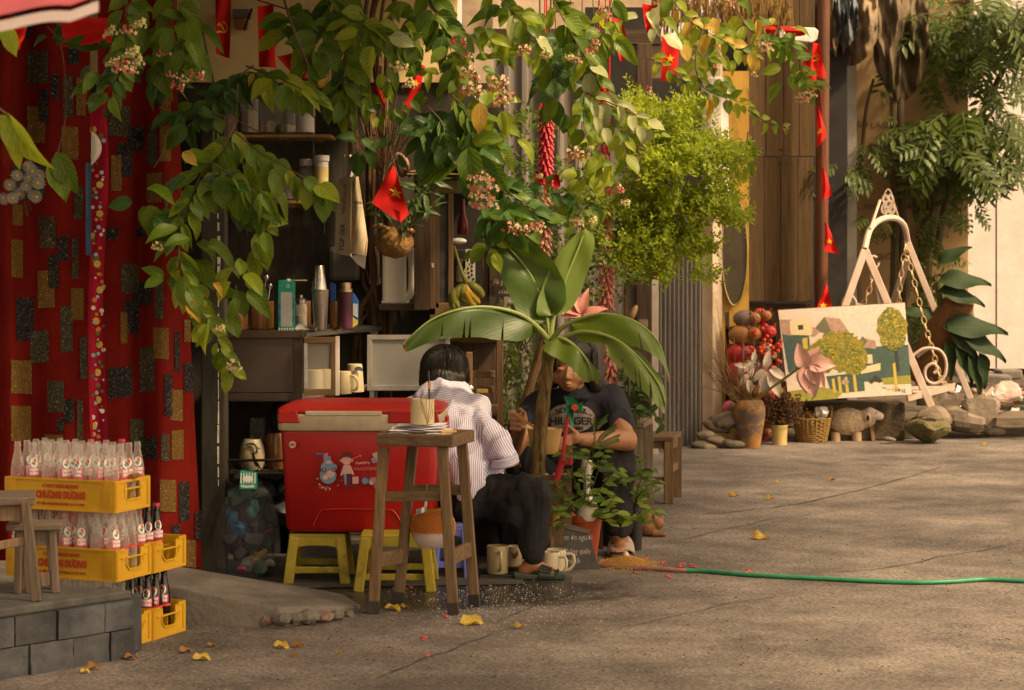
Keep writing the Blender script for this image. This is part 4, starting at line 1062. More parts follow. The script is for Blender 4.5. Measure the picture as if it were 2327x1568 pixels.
b = MB(); b.prism([P(799,745,11.0),P(813,738,11.0),P(815,685,11.0),P(805,668,11.0),P(799,664,11.0)],(0,.02,0)); obj('sheet',b,mat('packet_blue',(.015,.10,.34),rough=.5),pk)
b = MB(); b.prism([P(800,745,10.998),P(812,738,10.998),P(814,730,10.998),P(800,718,10.998)],(0,.001,0)); obj('yellow_print',b,mat('packet_yellow',(.5,.42,.08),rough=.5),pk)
b = MB(); b.prism([P(802,716,10.997),P(813,722,10.997),P(813,690,10.997),P(802,690,10.997)],(0,.001,0)); obj('white_print',b,mat('packet_white',(.42,.45,.5),rough=.5),pk)
# upside-down cream mugs on the counter's inner shelf
def on2(x,d): return Vector((wx(x,d),d,.802))
mug('cream stoneware mug upside down inside the counter, its handle to the right',on2(782,10.95),.036,.115,R(-20),m_stone,group='cream mugs in the counter',taper=1.12,flip=True)
t = mug('cream stoneware mug with a blue brushmark, upside down in the counter',on2(806,11.1),.040,.145,R(120),m_stone,group='cream mugs in the counter',taper=1.25,flip=True)
b = MB(); b.poly([P(805 + x,836 + y,11.05) for x,y in ((0,0),(10,-4),(18,0),(20,8),(10,6),(2,8))]); obj('blue_mark',b,m_blueg,t)
for x,d in ((715,10.8),(740,10.85)): mug(['cream mug seen dimly through the sliding glass door','second cream mug behind the sliding glass door, to the right'][x > 720],on2(x,d),.040,.13,2,m_stone,group='cream mugs in the counter',flip=True,taper=1.15)
# pots on the lower shelf
zl = wz(1068,DC + .1)
tp = thing('teapot','cream jar with blue brushwork on the lower wire shelf','jar',Vector((wx(573,10.65),10.65,zl)))
b = MB(); b.lathe([(0,.0),(.05,.0),(.062,.03),(.066,.07),(.058,.12),(.046,.15),(.044,.155)],Vector((wx(573,10.65),10.65,zl)),24); obj('body',b,m_stone,tp,smooth=True)
b = MB(); b.tube(bez([P(555,1012,10.58),P(570,1008,10.585),P(582,1014,10.58),P(584,1030,10.575)],10),.006); b.tube([P(580,1015,10.575),P(592,1020,10.585)],.004); obj('blue_mark',b,m_blueg,tp)
b = MB(); b.lathe([(0,0),(.05,0),(.055,.16),(.045,.18),(0,.18)],Vector((wx(628,10.72),10.72,zl)),20); solo('brown_jar','brown glazed jar beside the red ice box on the lower shelf','jar',b,m_brg,smooth=True)
b = MB(); b.ell(P(640,950,10.8),(.075,.05,.085)); solo('black_kettle','black round kettle half hidden behind the red ice box','kettle',b,m_blackp,smooth=True)
b = MB(); b.lathe([(.038,0),(.038,.012),(0,.012)],P(648,950,10.74),20,Matrix.Rotation(R(90),3,'X')); solo('pan_lid','grey round lid leaning on the black kettle','lid',b,mat('dull_grey',(.13,.125,.11),rough=.6),smooth=True)
b = MB(); b.grid(lambda u,v: P(568 + 34 * u,950 + 50 * v,10.8 + .05 * noise.noise(Vector((u * 4,v * 4,1)))),10,10); solo('plastic_wrap','crumpled clear plastic wrap above the cream jar','plastic wrap',b,glass('wrap',(.5,.5,.55),.15,.2,.5),smooth=True)
for k,(x,y,r,l) in enumerate(((600,1110,34,'dark bundle under the lower shelf'),(655,1105,30,'dark blue bag stuffed under the counter'),(640,1160,40,'grey sack on the floor behind the ice box'))):
    b = MB(); b.ell(P(x,y,10.75),(PX(r,10.7),.12,PX(r * .8,10.7)),14,10)
    for v in b.v: v += Vector((noise.noise(v * 14),noise.noise(v * 14 + Vector((3,3,3))),noise.noise(v * 14 + Vector((7,1,2))))) * .03
    b.box((wx(x,10.75),10.8,(wz(y,10.75)) / 2),(.08,.1,wz(y,10.75)))
    solo('sack',l,'sack',b,mat('sack_dark',(.02,.022,.028),(.06,.06,.065),sc=8,rough=.5),smooth=True)

# ================================================================ wall shelves and jars
ws = [('upper wall shelf of thin planks with plastic jars on it',490,752,305,312),('lower wall shelf of thin planks with white tubs on it',500,775,455,463)]
DS = 11.35
for l,x0,x1,y0,y1 in ws:
    t = thing('wall_shelf',l,'shelf',P((x0 + x1) / 2,y1,DS + .1),'plank wall shelves')
    for k in range(3):
        b = MB(); b.box(((wx(x0,DS) + wx(x1,DS)) / 2,DS + .06 + k * .115,wz((y0 + y1) / 2,DS)),(wx(x1,DS) - wx(x0,DS),.10,.016)); obj('plank',b,mat('bamboo',(.20,.11,.03),(.33,.20,.07),sc=5,rough=.7,stretch=(.6,8,8)),t,bevel=.002)
    for x in (x0 + 50,(x0 + x1) / 2 + 30,x1 - 30):
        b = MB(); b.box(P(x,y1 + 5,DS + .17),(.045,.30,.022)); obj('bracket',b,m_wmid,t)
    b = MB()
    for x in (x0 + 60,x1 - 40): b.tube([P(x,y1 + 6,DS + .30),P(x + 2,y1 + 70,DS + .33)],.0025,5)
    obj('wire',b,m_steel,t)
m_pet_ = glass('clear_jar',(.55,.52,.48),.18,.1,.7)
def jar(label,x,d,y0,r,h,m_lid,m_fill,fill,sq=False,zz=None):
    base = Vector((wx(x,d),d,wz(304,DS) + .006 if zz is None else zz)); t = thing('jar',label,'jar',base)
    rr,hh = PX(r,d),PX(h,d); n = 8 if sq else 22
    b = MB(); b.lathe([(0,0),(rr * .96,0),(rr,.008),(rr,hh * .40),(rr * .965,hh * .45),(rr,hh * .5),(rr,hh * .84),(rr * .8,hh * .93),(rr * .78,hh)],base,n,cap=False); obj('glass',b,m_pet_,t,smooth=True,ang=30)
    b = MB(); b.lathe([(rr * .82,hh),(rr * .84,hh + .004),(rr * .84,hh + .03),(rr * .7,hh + .036),(0,hh + .036)],base,22); obj('lid',b,m_lid,t,smooth=True)
    if m_fill:
        b = MB(); b.lathe([(0,.006),(rr * .92,.006),(rr * .93,hh * fill),(0,hh * fill + .01)],base,n); obj('contents',b,m_fill,t,smooth=True)
m_blid = mat('blue_lid',(.06,.14,.36),rough=.5); m_wlid = mat('white_lid',(.55,.54,.50),rough=.6)
m_beans = mat('red_beans',(.06,.012,.010),(.14,.03,.02),sc=55,rough=.6,det=2,bump=.6)
m_snack = mat('jar_snacks',(.28,.2,.12),(.45,.36,.25),sc=40,rough=.8,det=2,bump=.8)
jar('jar of dark red beans at the left of the upper shelf',518,11.42,0,24,70,m_black,m_beans,.85)
jar('clear plastic jar with a blue lid on the upper shelf',567,11.40,0,21,90,m_blid,m_snack,.55,True)
jar('clear plastic jar with a white lid and torn packets inside',610,11.45,0,24,88,m_wlid,m_snack,.3,True)
jar('squat clear jar in the middle right of the upper shelf',655,11.40,0,22,78,m_wlid,m_snack,.22,True)
jar('tall clear jar at the right end of the upper shelf',692,11.42,0,24,82,m_wlid,mat('white_bags',(.45,.42,.4),(.6,.56,.52),sc=20,rough=.6),.8)
zlow = wz(454,DS) + .006
jar('grey plastic tub with a white lid on the lower shelf',699,11.45,0,22,76,m_wlid,mat('grey_powder',(.2,.18,.17),rough=.9),.9,False,zlow)
jar('small dim jar behind the vine on the lower shelf',612,11.45,0,20,40,m_wlid,mat('grey_powder'  , (.2,.18,.17),rough=.9),.6,False,zlow)
jar('violet plastic jar on the lower shelf behind the leaves',648,11.45,0,20,45,m_blid,mat('violet_powder',(.12,.09,.13),rough=.9),.9,False,zlow)
tb = thing('white_tub','white tub with a yellow printed label at the end of the lower shelf','tub',Vector((wx(730,11.4),11.4,zlow)))
b = MB(); b.lathe([(0,0),(.036,0),(.038,.20),(.043,.202),(.043,.232),(0,.235)],ORG[tb.name],24); obj('tub',b,m_wlid,tb,smooth=True)
b = MB(); b.lathe([(.0375,.05),(.0388,.17)],ORG[tb.name],24,cap=False); obj('label',b,mat('tub_label',(.45,.33,.04),(.5,.45,.25),sc=60,rough=.6),tb,smooth=True)
# lamp box on the cream wall
lb = thing('wall_lamp','small brown lantern box on the cream upper wall','lamp',P(545,66,11.6))
b = MB(); rect(b,533,40,560,66,11.6,.08); obj('shade',b,mat('amber',(.22,.08,.015),(.28,.11,.02),sc=5,rough=.4),lb,bevel=.005)
b = MB(); rect(b,528,20,566,40,11.58,.1); obj('cap',b,mat('grey_cap',(.12,.10,.10),rough=.6),lb,bevel=.004)
b = MB(); b.bar(P(555,68,11.56),P(572,20,11.5),.008,.012); obj('arm',b,m_black,lb)

# hanging pack of paper towels
pkx = thing('paper_towel_pack','hanging cream pack of paper towels with black lettering','packet',P(800,610,10.9))
m_pack = mat('pack_cream',(.50,.41,.26),(.58,.49,.33),sc=4,rough=.5); m_pack2 = mat('pack_shade',(.42,.34,.21),(.48,.40,.26),sc=4,rough=.5)  # side gets a darker copy, its shade put into the colour
L1 = [(773,415),(792,400),(806,470),(803,580),(792,585),(766,575),(759,560),(762,480)]
b = MB(); b.add([P(x,y,10.92 - .05 * (x > 790)) for x,y in [(771,405),(800,396),(797,480),(797,583),(760,574),(764,470)]],[(0,1,2,5),(5,2,3,4)]); b.prism([P(x,y,10.93) for x,y in [(771,405),(760,574),(797,583),(800,396)]],(0,.06,0)); obj('side',b,m_pack2,pkx)
def pf(u,v):
    x0 = 797 + 3 * (1 - v); xr = 815 + 21 * min(1,v * 1.25) - 8 * max(0,v - .8) * 2
    return P(x0 + (xr - x0) * u,396 + 180 * v + 6 * u,10.86 - .03 * math.sin(math.pi * u) + .006 * math.sin(v * 17 + u * 6))
b = MB(); b.grid(pf,10,20); obj('front',b,m_pack,pkx,smooth=True)
b = MB(); b.grid(lambda u,v: P(782 + 30 * u + 5 * math.sin(v * 3),352 + 50 * v,10.87 - .03 * math.sin(math.pi * u) + .01 * math.sin(u * 12)),12,8); obj('neck',b,mat('pack_neck',(.42,.39,.36),(.5,.47,.43),sc=90,rough=.6),pkx,smooth=True)
b = MB(); b.add([P(x,y,10.86) for x,y in [(797,583),(833,572),(829,612),(812,600)]],[(0,3,2,1)]); obj('tail',b,mat('clear_tail',(.55,.52,.47),rough=.4),pkx)
b = MB(); b.poly([pf(*q) + Vector((0,-.002,0)) for q in ((.05,.82),(.95,.80),(.95,.99),(.05,.99))]); b.k = 1
b.poly([pf(*q) + Vector((0,-.0025,0)) for q in ((.02,.54),(.25,.53),(.30,.60),(.22,.66),(.28,.74),(.16,.80),(.02,.78))])
b.k = 2; b.poly([pf(*q) + Vector((0,-.0025,0)) for q in ((.05,.12),(.32,.08),(.5,.2),(.42,.26),(.2,.22))])
obj('print_shapes',b,[mat('print_peach',(.50,.22,.13),rough=.5),mat('print_mustard',(.50,.30,.05),rough=.5),mat('print_peach',(.5,.22,.13))],pkx)
m_blk = mat('print_black',(.012,.011,.010),rough=.6)
up = plane_fn(P(778,540,10.862),(0.05,0,1),(-1,0,.02)); text('lettering','TOP GIA',.032,lambda x,y: up(x,y),m_blk,pkx,.145,bold=.0016)
up2 = plane_fn(P(783,452,10.862),(0.07,0,1),(-1,0,.02)); text('lettering','KHĂN GIẤY CAO CẤP',.018,lambda x,y: up2(x,y),m_blk,pkx,.15,bold=.0006)
up3 = plane_fn(P(812,461,10.81),(1,0,0),(0,0,1)); text('lettering','TOPGIA',.020,lambda x,y: up3(x,y),m_blk,pkx,.050,bold=.0008)
up4 = plane_fn(P(814,472,10.81),(1,0,0),(0,0,1)); text('lettering','KHĂN GIẤY CAO CẤP',.009,lambda x,y: up4(x,y),m_blk,pkx,.062)
# vine trunks: twisted bare stems at the back of the counter
vt = thing('vine_trunk','bundle of twisted bare vine stems rising behind the purple flask','vine',Vector((wx(850,11.58),11.58,0.0)))
m_bark = mat('bark',(.075,.042,.018),(.17,.10,.045),sc=8,rough=.95,bump=.8,bsc=30,stretch=(1,1,.3),obrand=.2)
for pts,r in (([(800,1200),(808,760),(850,640),(838,500),(836,300),(826,100),(810,-20)],.016),([(870,1200),(873,705),(868,560),(858,400),(862,250),(845,60),(860,-20)],.017),([(885,1200),(886,720),(888,600),(872,430),(876,280),(880,120),(900,-20)],.014),
               ([(830,1200),(835,760),(856,690),(842,600),(850,420),(842,260),(830,60),(838,-20)],.012),([(845,1200),(850,740),(826,640),(818,560),(800,430),(796,280),(798,120),(790,-20)],.013),([(820,1200),(818,750),(838,700),(862,620),(866,480),(868,300),(858,130),(875,-20)],.010),([(838,750),(860,660),(840,560),(852,330),(866,150)],.008),([(815,740),(848,680),(832,610),(826,480),(812,330),(806,180)],.009)):
    q = [P(x,y,11.58 + .06 * math.sin(i * 2.1 + x)) for i,(x,y) in enumerate(pts)]
    q[0].z = max(q[0].z,.005) if pts[0][1] > 1000 else q[0].z
    b = MB(); b.tube(bez(q,40),r,8); obj('stem',b,m_bark,vt,smooth=True)
b = MB()
for k in range(46):
    x = 865 + rnd.gauss(0,18); b.tube(bez([P(872 + rnd.uniform(-6,6),395,11.0),P(x + (x - 870) * .6,330,11.0 + rnd.uniform(-.1,.1)),P(870 + (x - 870) * 3.2 + rnd.uniform(-10,10),rnd.uniform(200,300),11 + rnd.uniform(-.15,.15))],6),.0028,4,False)
obj('twigs',b,m_bark,vt,kind='stuff')

# coconut shell planter and its plants
cp = thing('coconut_planter','hanging coconut shell planter with bamboo-like shoots','planter',P(897,585,10.75))
def cocon(c,n): return c
b = MB(); b.ell(P(897,550,10.75),(PX(44,10.75),PX(40,10.75),PX(37,10.75)),24,16)
for v in b.v:
    v += Vector((noise.noise(v * 20),noise.noise(v * 20 + Vector((4,4,4))),noise.noise(v * 20 + Vector((8,1,3))))) * .008
obj('shell',b,mat('coconut',(.13,.065,.018),(.24,.13,.04),sc=14,rough=.9,bump=.8,bsc=60,col3=(.07,.035,.012),sc3=6,f3=.6),cp,smooth=True,ang=180)
b = MB()
for k in range(22): b.ell(P(855 + k * 3.9 + rnd.uniform(-3,3),522 + rnd.uniform(-4,4) - (6 if k < 5 else 0),10.72 + rnd.uniform(-.04,.04)),(.016,.014,.012),8,5)
obj('fibre_rim',b,mat('coir',(.22,.13,.05),(.32,.2,.08),sc=40,rough=1,bump=.8),cp,smooth=True,kind='stuff')
b = MB(); b.tube([P(858,518,10.74),P(880,330,10.8)],.0025,5); b.tube([P(936,520,10.74),P(885,330,10.8)],.0025,5); obj('string',b,m_rope,cp)

# wooden glazed cabinet
DW = 11.30
cab = thing('wood_cabinet','old brown wooden cabinet with one open mesh door above the bananas','cabinet',P(1040,760,DW))
for x0,y0,x1,y1,m,th in ((941,405,976,705,m_wdark,.03),(976,408,990,770,m_wmid,.05),(990,410,1095,440,m_wmidx,.05),(990,440,998,700,m_wmid,.04),(1018,440,1030,700,m_wmid,.045),(990,688,1030,702,m_wmidx,.04),(1095,415,1112,705,m_wdark,.05),(976,700,1112,716,m_wmidx,.40)):
    b = MB(); rect(b,x0,y0,x1,y1,DW,th); obj('frame',b,m,cab,bevel=.003)
b = MB()
for k in range(56): rect(b,998,444 + k * 4.35,1018,446.2 + k * 4.35,DW + .012,.006)
rect(b,998,440,1018,690,DW + .022,.004)
obj('door_mesh',b,mat('fly_screen',(.06,.055,.05),(.11,.10,.09),sc=12,rough=.7),cab,kind='stuff')
b = MB(); rect(b,985,405,1112,715,DW + .40,.02); obj('back',b,m_black,cab)
b = MB(); rect(b,1028,566,1100,571,DW + .03,.35); obj('shelf',b,m_wdarkx,cab)
b = MB(); rect(b,1000,396,1100,408,DW - .02,.4); obj('top',b,m_wdarkx,cab)
b = MB(); rect(b,940,395,990,410,DW - .08,.3); obj('ledge',b,m_wdarkx,cab)
b = MB(); rect(b,981,598,986,608,DW - .004,.003); obj('paper_scrap',b,m_wlid,cab)
cd = thing('cabinet_door','dark wooden cabinet door with faint chalk writing beside the banana leaf','cabinet door',P(1165,680,DW - .02))
b = MB(); rect(b,1112,470,1222,672,DW,.03); obj('board',b,m_wdark,cd,bevel=.003)
for x0,y0,x1,y1 in ((1112,465,1222,480),(1112,480,1122,672),(1212,480,1222,672),(1118,650,1218,674)):
    b = MB(); rect(b,x0,y0,x1,y1,DW - .015,.014); obj('frame',b,m_wdarkx,cd,bevel=.002)
m_chalk = mat('chalk',(.42,.38,.32),rough=1)
text('lettering','Vài góp câu chuyện',PX(17,DW),plane_fn(P(1166,640,DW - .002),(1,0,0),(0,0,1)),m_chalk,cd,PX(92,DW),shear=.15)
text('lettering','của Sài Gòn',PX(13,DW),plane_fn(P(1170,663,DW - .018),(1,0,0),(0,0,1)),m_chalk,cd,PX(75,DW),shear=.15)
# things in the cabinet
rb = thing('red_bottle','dark red sauce bottle inside the open cabinet','bottle',P(1052,540,DW + .12))
b = MB(); b.lathe([(0,0),(.030,0),(.032,.01),(.030,.07),(.013,.12),(.012,.19),(0,.19)],P(1052,533,DW + .12),18); obj('glass',b,mat('red_glass',(.12,.008,.008),rough=.15),rb,smooth=True)
b = MB(); b.lathe([(.0305,.05),(.0145,.108)],P(1052,533,DW + .12),18,cap=False); obj('label',b,mat('foil',(.25,.16,.06),rough=.3,metal=.7),rb)
b = MB(); rect(b,1058,566,1080,640,DW - .01,.012); fr = thing('fretwork_box','white fretwork box panel inside the cabinet beside the bananas','box',P(1069,640,DW)); obj('panel',b,mat('white_fret',(.45,.41,.35),rough=.8),fr)
b = MB()
for k in range(14): b.ell(P(1064 + 10 * (k % 2) + rnd.uniform(-2,2),572 + k * 4.8,DW - .012),(.006,.002,.008),8,5)
obj('fret_holes',b,m_black,fr,kind='stuff')
b = MB(); b.lathe([(0,0),(.02,0),(.02,.07),(.013,.09),(.013,.10)],P(1044,640,DW + .1),14); b.lathe([(.016,.10),(.016,.125),(0,.125)],P(1044,640,DW + .1),14); solo('spice_jar','small capped jar behind the bananas','jar',b,mat('pale_jar',(.25,.2,.15),(.4,.36,.3),sc=10,rough=.4),smooth=True)
b = MB(); b.ell(P(1042,548,DW + .05),(.045,.03,.018)); solo('white_cloth','white rag bundle on the cabinet shelf','cloth',b,m_wlid,smooth=True)
# bananas
bn = thing('banana_bunch','bunch of stubby green and yellow bananas hanging from the cabinet','bananas',P(1060,690,11.15))
m_bg = mat('banana_green',(.12,.13,.018),(.20,.20,.03),sc=6,rough=.5,col3=(.10,.07,.02),sc3=20,f3=.66); m_by = mat('banana_yellow',(.38,.24,.02),(.45,.30,.03),sc=6,rough=.5,col3=(.12,.07,.02),sc3=20,f3=.66)
for pts,m in (([(1058,648),(1040,662),(1035,680),(1042,700)],m_bg),([(1058,648),(1052,660),(1052,676),(1066,690)],m_bg),([(1060,647),(1062,660),(1076,676),(1090,690)],m_by),([(1062,646),(1076,652),(1090,664),(1098,676)],m_bg),([(1056,650),(1032,668),(1030,690),(1034,702)],m_bg),([(1060,648),(1060,664),(1070,684),(1082,700)],m_by)):
    pp = bez([P(x,y,11.12 - .012 * (i % 2)) for i,(x,y) in enumerate(pts)],12)
    rr = [.006] + [.012 + .014 * math.sin(math.pi * min(1,(k + 1) / 11)) ** .5 for k in range(11)] + [.006]
    b = MB(); b.tube(pp,rr,10); obj('banana',b,m,bn,smooth=True)
b = MB(); b.tube(bez([P(1062,652,11.14),P(1056,632,11.14),P(1050,620,11.15)],6),[.016,.016,.015,.013,.011,.009,.007],9); b.tube([P(1050,620,11.15),P(1032,560,11.2)],.006,6); b.tube([P(1052,622,11.15),P(1064,600,11.2)],.005,6); obj('stalk',b,m_bg,bn,smooth=True)
# pillow and woven mat on the cabinet
pl = thing('printed_cushion','yellow cushion with a red flower print lying on the woven mat','cushion',P(1000,385,11.25))
def cu_f(u,v):
    c = P(945 + 110 * u,345 + 45 * u + (1 - 2 * v) * -26 * math.sin(math.pi * (.1 + .85 * u)),11.22 + .25 * v)
    return c + Vector((0,-.05 * math.sin(math.pi * u) * math.sin(math.pi * v),.05 * math.sin(math.pi * u) * math.sin(math.pi * v)))
b = MB(); b.grid(cu_f,16,10); obj('cover',b,mat('yellow_cloth',(.40,.27,.04),(.48,.34,.06),sc=6,rough=.9),pl,smooth=True)
b = MB(); b.poly([cu_f(u,v) + Vector((0,-.012,.006)) for u,v in ((.15,.62),(.35,.55),(.5,.72),(.75,.6),(.9,.75),(.6,.92),(.3,.9))]); b.poly([cu_f(u,v) + Vector((0,-.012,.006)) for u,v in ((.75,.12),(.95,.2),(.85,.35))]); obj('red_print',b,mat('print_crimson',(.24,.015,.02),rough=.9),pl)
b = MB()
for k in range(5): b.tube(bez([cu_f(.35 + .1 * k,.22) + Vector((0,-.014,.006)),cu_f(.42 + .1 * k,.36) + Vector((0,-.014,.006)),cu_f(.48 + .1 * k,.24) + Vector((0,-.014,.006))],6),.002,5)
obj('black_print',b,m_blk,pl)
m_woven = mat('woven',(.20,.13,.035),(.36,.25,.08),sc=30,rough=.9,bump=.6,bsc=90,stretch=(1,.3,3))
b = MB(); b.grid(lambda u,v: P(925 + 150 * u,396 - 14 * v * (1 - abs(u - .5)),11.2 + .4 * v),10,4); solo('woven_mat','woven straw mat under the yellow cushion','mat',b,m_woven,smooth=True)
b = MB(); b.grid(lambda u,v: P(1025 + 112 * u,772 + 34 * (v - .5) * math.sin(math.pi * min(1,.25 + .72 * u)) ** 1 - 4 * u + 6 * math.sin(u * 3),11.4 + .35 * v),18,8); b.grid(lambda u,v: P(1025 + 112 * u,779 + 30 * (v - .5) * math.sin(math.pi * min(1,.25 + .72 * u)) - 4 * u + 6 * math.sin(u * 3),11.41 + .34 * v),18,8)
solo('woven_tray','flat woven straw tray lying on the wooden boxes behind the woman','tray',b,m_woven,smooth=True)
b = MB(); b.ell(P(914,378,11.5),(.04,.035,.06)); b.ell(P(905,358,11.5),.03); b.cap(P(922,385,11.48),P(930,398,11.46),.016,.012); solo('plush_toy','small pink toy sitting on the ledge behind the hanging flag','toy',b,mat('pink_toy',(.24,.11,.09),(.3,.15,.12),sc=12,rough=.9),smooth=True)
# white water can on its shelf
sh = thing('side_shelf','dark wooden shelf carrying the white water can','shelf',P(925,705,11.4))
b = MB(); rect(b,860,691,985,706,11.35,.32); obj('board',b,m_wdarkx,sh,bevel=.003)
for x in (905,975): b = MB(); b.bar(P(x,706,11.5),P(x + 6,760,11.5),.02,.02,up=(0,1,0)); obj('leg',b,m_black,sh)
wc = thing('water_can','white plastic water can with a moulded handle on the dark shelf','jerrycan',P(900,691,11.45))
m_can = mat('white_hdpe',(.70,.66,.57),(.76,.72,.63),sc=3,rough=.45,col3=(.42,.37,.28),sc3=4,f3=.66)
b = MB(); b.prism([P(x,y,11.42) for x,y in ((868,690),(920,690),(920,560),(912,548),(868,548))],(0,.18,0)); obj('body',b,m_can,wc,bevel=.016)
b = MB(); b.tube(bez([P(921,580,11.5),P(934,568,11.48),P(936,600,11.48),P(936,650,11.48),P(930,672,11.48),P(915,678,11.47)],20),.020,10); obj('handle',b,m_can,wc,smooth=True)
b = MB(); rect(b,866,683,926,690,11.41,.2); obj('foot',b,m_can,wc,bevel=.006)
b = MB(); rect(b,838,560,862,650,11.6,.15); solo('water_can','second white water can mostly hidden behind the vine stems','jerrycan',b,m_can,bevel=.02)
b = MB(); rect(b,745,560,820,640,11.55,.15); solo('stock_pot','dull grey pot behind the hanging paper towel pack','pot',b,mat('dull_pot',(.06,.055,.05),(.09,.085,.075),sc=3,rough=.5,metal=.3),bevel=.03)
# wooden boxes and rack behind the woman
rk = thing('wooden_rack','old wooden rack with slatted shelves behind the woman','rack',P(1095,1180,11.3))
for x,w in ((1066,12),(1136,16)):
    b = MB(); b.bar(Vector((wx(x,11.25),11.25,.01)),P(x,690 if x > 1100 else 800,11.25),.035,.035,up=(0,1,0)); obj('post',b,m_wmid,rk,bevel=.003)
for x0,y0,x1,y1,d in ((1070,843,1125,858,11.3),(1072,878,1122,892,11.3),(1070,920,1132,940,11.22),(1040,930,1070,955,11.2)):
    b = MB(); rect(b,x0,y0,x1,y1,d,.03); obj('slat',b,m_wmidx,rk,bevel=.003)
for k in range(3):
    b = MB(); rect(b,1064 + k * 24,945,1086 + k * 24,1150,11.26 + .004 * k,.02); obj('plank',b,m_wmid,rk,bevel=.002)
b = MB(); rect(b,1030,775,1130,930,11.55,.03); obj('back',b,m_wdark,rk)
b = MB()
for k in range(24): b.box(P(1060,800 + k * 5,11.5),(.11,.02,.006))
obj('wicker_side',b,mat('dark_wicker',(.07,.04,.015),(.14,.085,.03),sc=30,rough=.9),rk,kind='stuff')
b = MB(); b.ell(P(1068,885,11.18),(.022,.02,.028)); solo('steel_whisk','round wire tool on the rack beside the woman\'s cheek','whisk',b,m_steel,smooth=True)
b = MB(); b.box(P(1096,888,11.18),(.06,.03,.018)); solo('brush','small yellow bristled brush on the rack','brush',b,mat('bristle',(.25,.16,.04),(.4,.28,.08),sc=60,rough=1))

# ================================================================ ice box on yellow stools
m_redp = mat('red_plastic',(.25,.004,.003),(.31,.007,.005),sc=2,rough=.36,col3=(.20,.006,.004),sc3=4,f3=.62)
m_beige = mat('grey_plastic',(.34,.29,.20),(.42,.36,.26),sc=12,rough=.6,col3=(.24,.20,.13),sc3=9,f3=.6)
ice = thing('ice_box','large red ice box with a grey rim standing on two yellow stools','cooler',P(835,1212,9.95))
# plan: long front face nearly square to the camera,right end turned into view
def ib(u,w,z,grow=0):        # u along the front 0..1,w depth 0..1
    d0 = 9.78 - .03 * u + .46 * w
    xl,xr = wx(652,9.78) - .035 * z - grow,wx(975,9.75) + .045 * z + grow
    return Vector((xl + (xr - xl) * u + .02 * w,d0 + (grow if w > .5 else -grow),z))
def ring(z,grow,inset=.09):
    k = inset
    return [ib(u,w,z,grow) for u,w in ((k * .5,0),(1 - k * .5,0),(1 - k * .12,k * .3),(1,k),(1,1 - k),(1 - k * .5,1),(k * .5,1),(0,1 - k),(0,k),(k * .12,k * .3))]
zb = wz(1211,9.75)
zg0,zg1,zl1 = wz(978,9.75),wz(943,9.75),wz(921,9.9)
def stack(levels):
    b = MB(); n = 10
    vs = [];
    for r in levels: vs += r
    fs = [(j * n + i,j * n + (i + 1) % n,(j + 1) * n + (i + 1) % n,(j + 1) * n + i) for j in range(len(levels) - 1) for i in range(n)]
    fs += [tuple(range(n))[::-1],tuple((len(levels) - 1) * n + i for i in range(n))]
    return b.add(vs,fs)
obj('body',stack([ring(zb,-.012),ring(zb + .02,0),ring(zb + .30,.004),ring(zg0 - .01,.008),ring(zg0,.002)]),m_redp,ice,smooth=True,bevel=.006,ang=50)
obj('rim',stack([ring(zg0 - .004,.016),ring(zg0 + .004,.020),ring(zg1,.020),ring(zg1 + .004,.014)]),m_beige,ice,smooth=True,bevel=.004,ang=50)
obj('lid',stack([ring(zg1 + .002,.018),ring(zg1 + .02,.022),ring(zg1 + .035,.004),ring(zl1 + .014,-.05),ring(zl1 + .018,-.06)]),mat('red_lid',(.25,.010,.008),(.32,.016,.012),sc=3,rough=.5,col3=(.22,.03,.025),sc3=3,f3=.6),ice,smooth=True,bevel=.005,ang=40)
for u0,u1 in ((.0,.16),(.66,1.0)):        # lid's deep lip at both ends of the front
    b = MB(); z0 = zg0 + .032
    pts = [ib(u0 + .015,0,z0,.024),ib(u1 - .01,0,z0,.024),ib(u1 - .03,0,zg1 + .022,.024),ib(u0 + .02,0,zg1 + .022,.024)]
    b.prism(pts,(0,.02,0)); obj('lid_lip',b,m_redp,ice,bevel=.006)
b = MB(); b.prism([ib(.18,0,zg1 - .002,.0235),ib(.64,0,zg1 - .002,.0235),ib(.64,0,zg1 + .018,.0235),ib(.18,0,zg1 + .018,.0235)],(0,.02,0)); obj('rim_band',b,m_beige,ice,bevel=.003)
b = MB(); b.cap(ib(1.0,.28,zg0 + .022,.028),ib(1.0,.34,zg0 + .022,.03),.014,.014); obj('catch',b,m_redp,ice,smooth=True)
b = MB(); b.box(ib(1.0,.6,zg0 + .01,.028),(.02,.10,.07)); obj('handle',b,m_redp,ice,bevel=.008)
b = MB(); pts = [ib(.24,0,zb + .055,.004),ib(.72,0,zb + .055,.004),ib(.82,0,zb + .015,.004)]
b.tube(bez([ib(.20,0,zb + .03,.0045),ib(.24,0,zb + .085,.0045),ib(.3,0,zb + .105,.0045),ib(.66,0,zb + .105,.0045),ib(.74,0,zb + .095,.0045),ib(.80,0,zb + .03,.0045)],40),.004,6); obj('moulding',b,m_redp,ice,smooth=True)
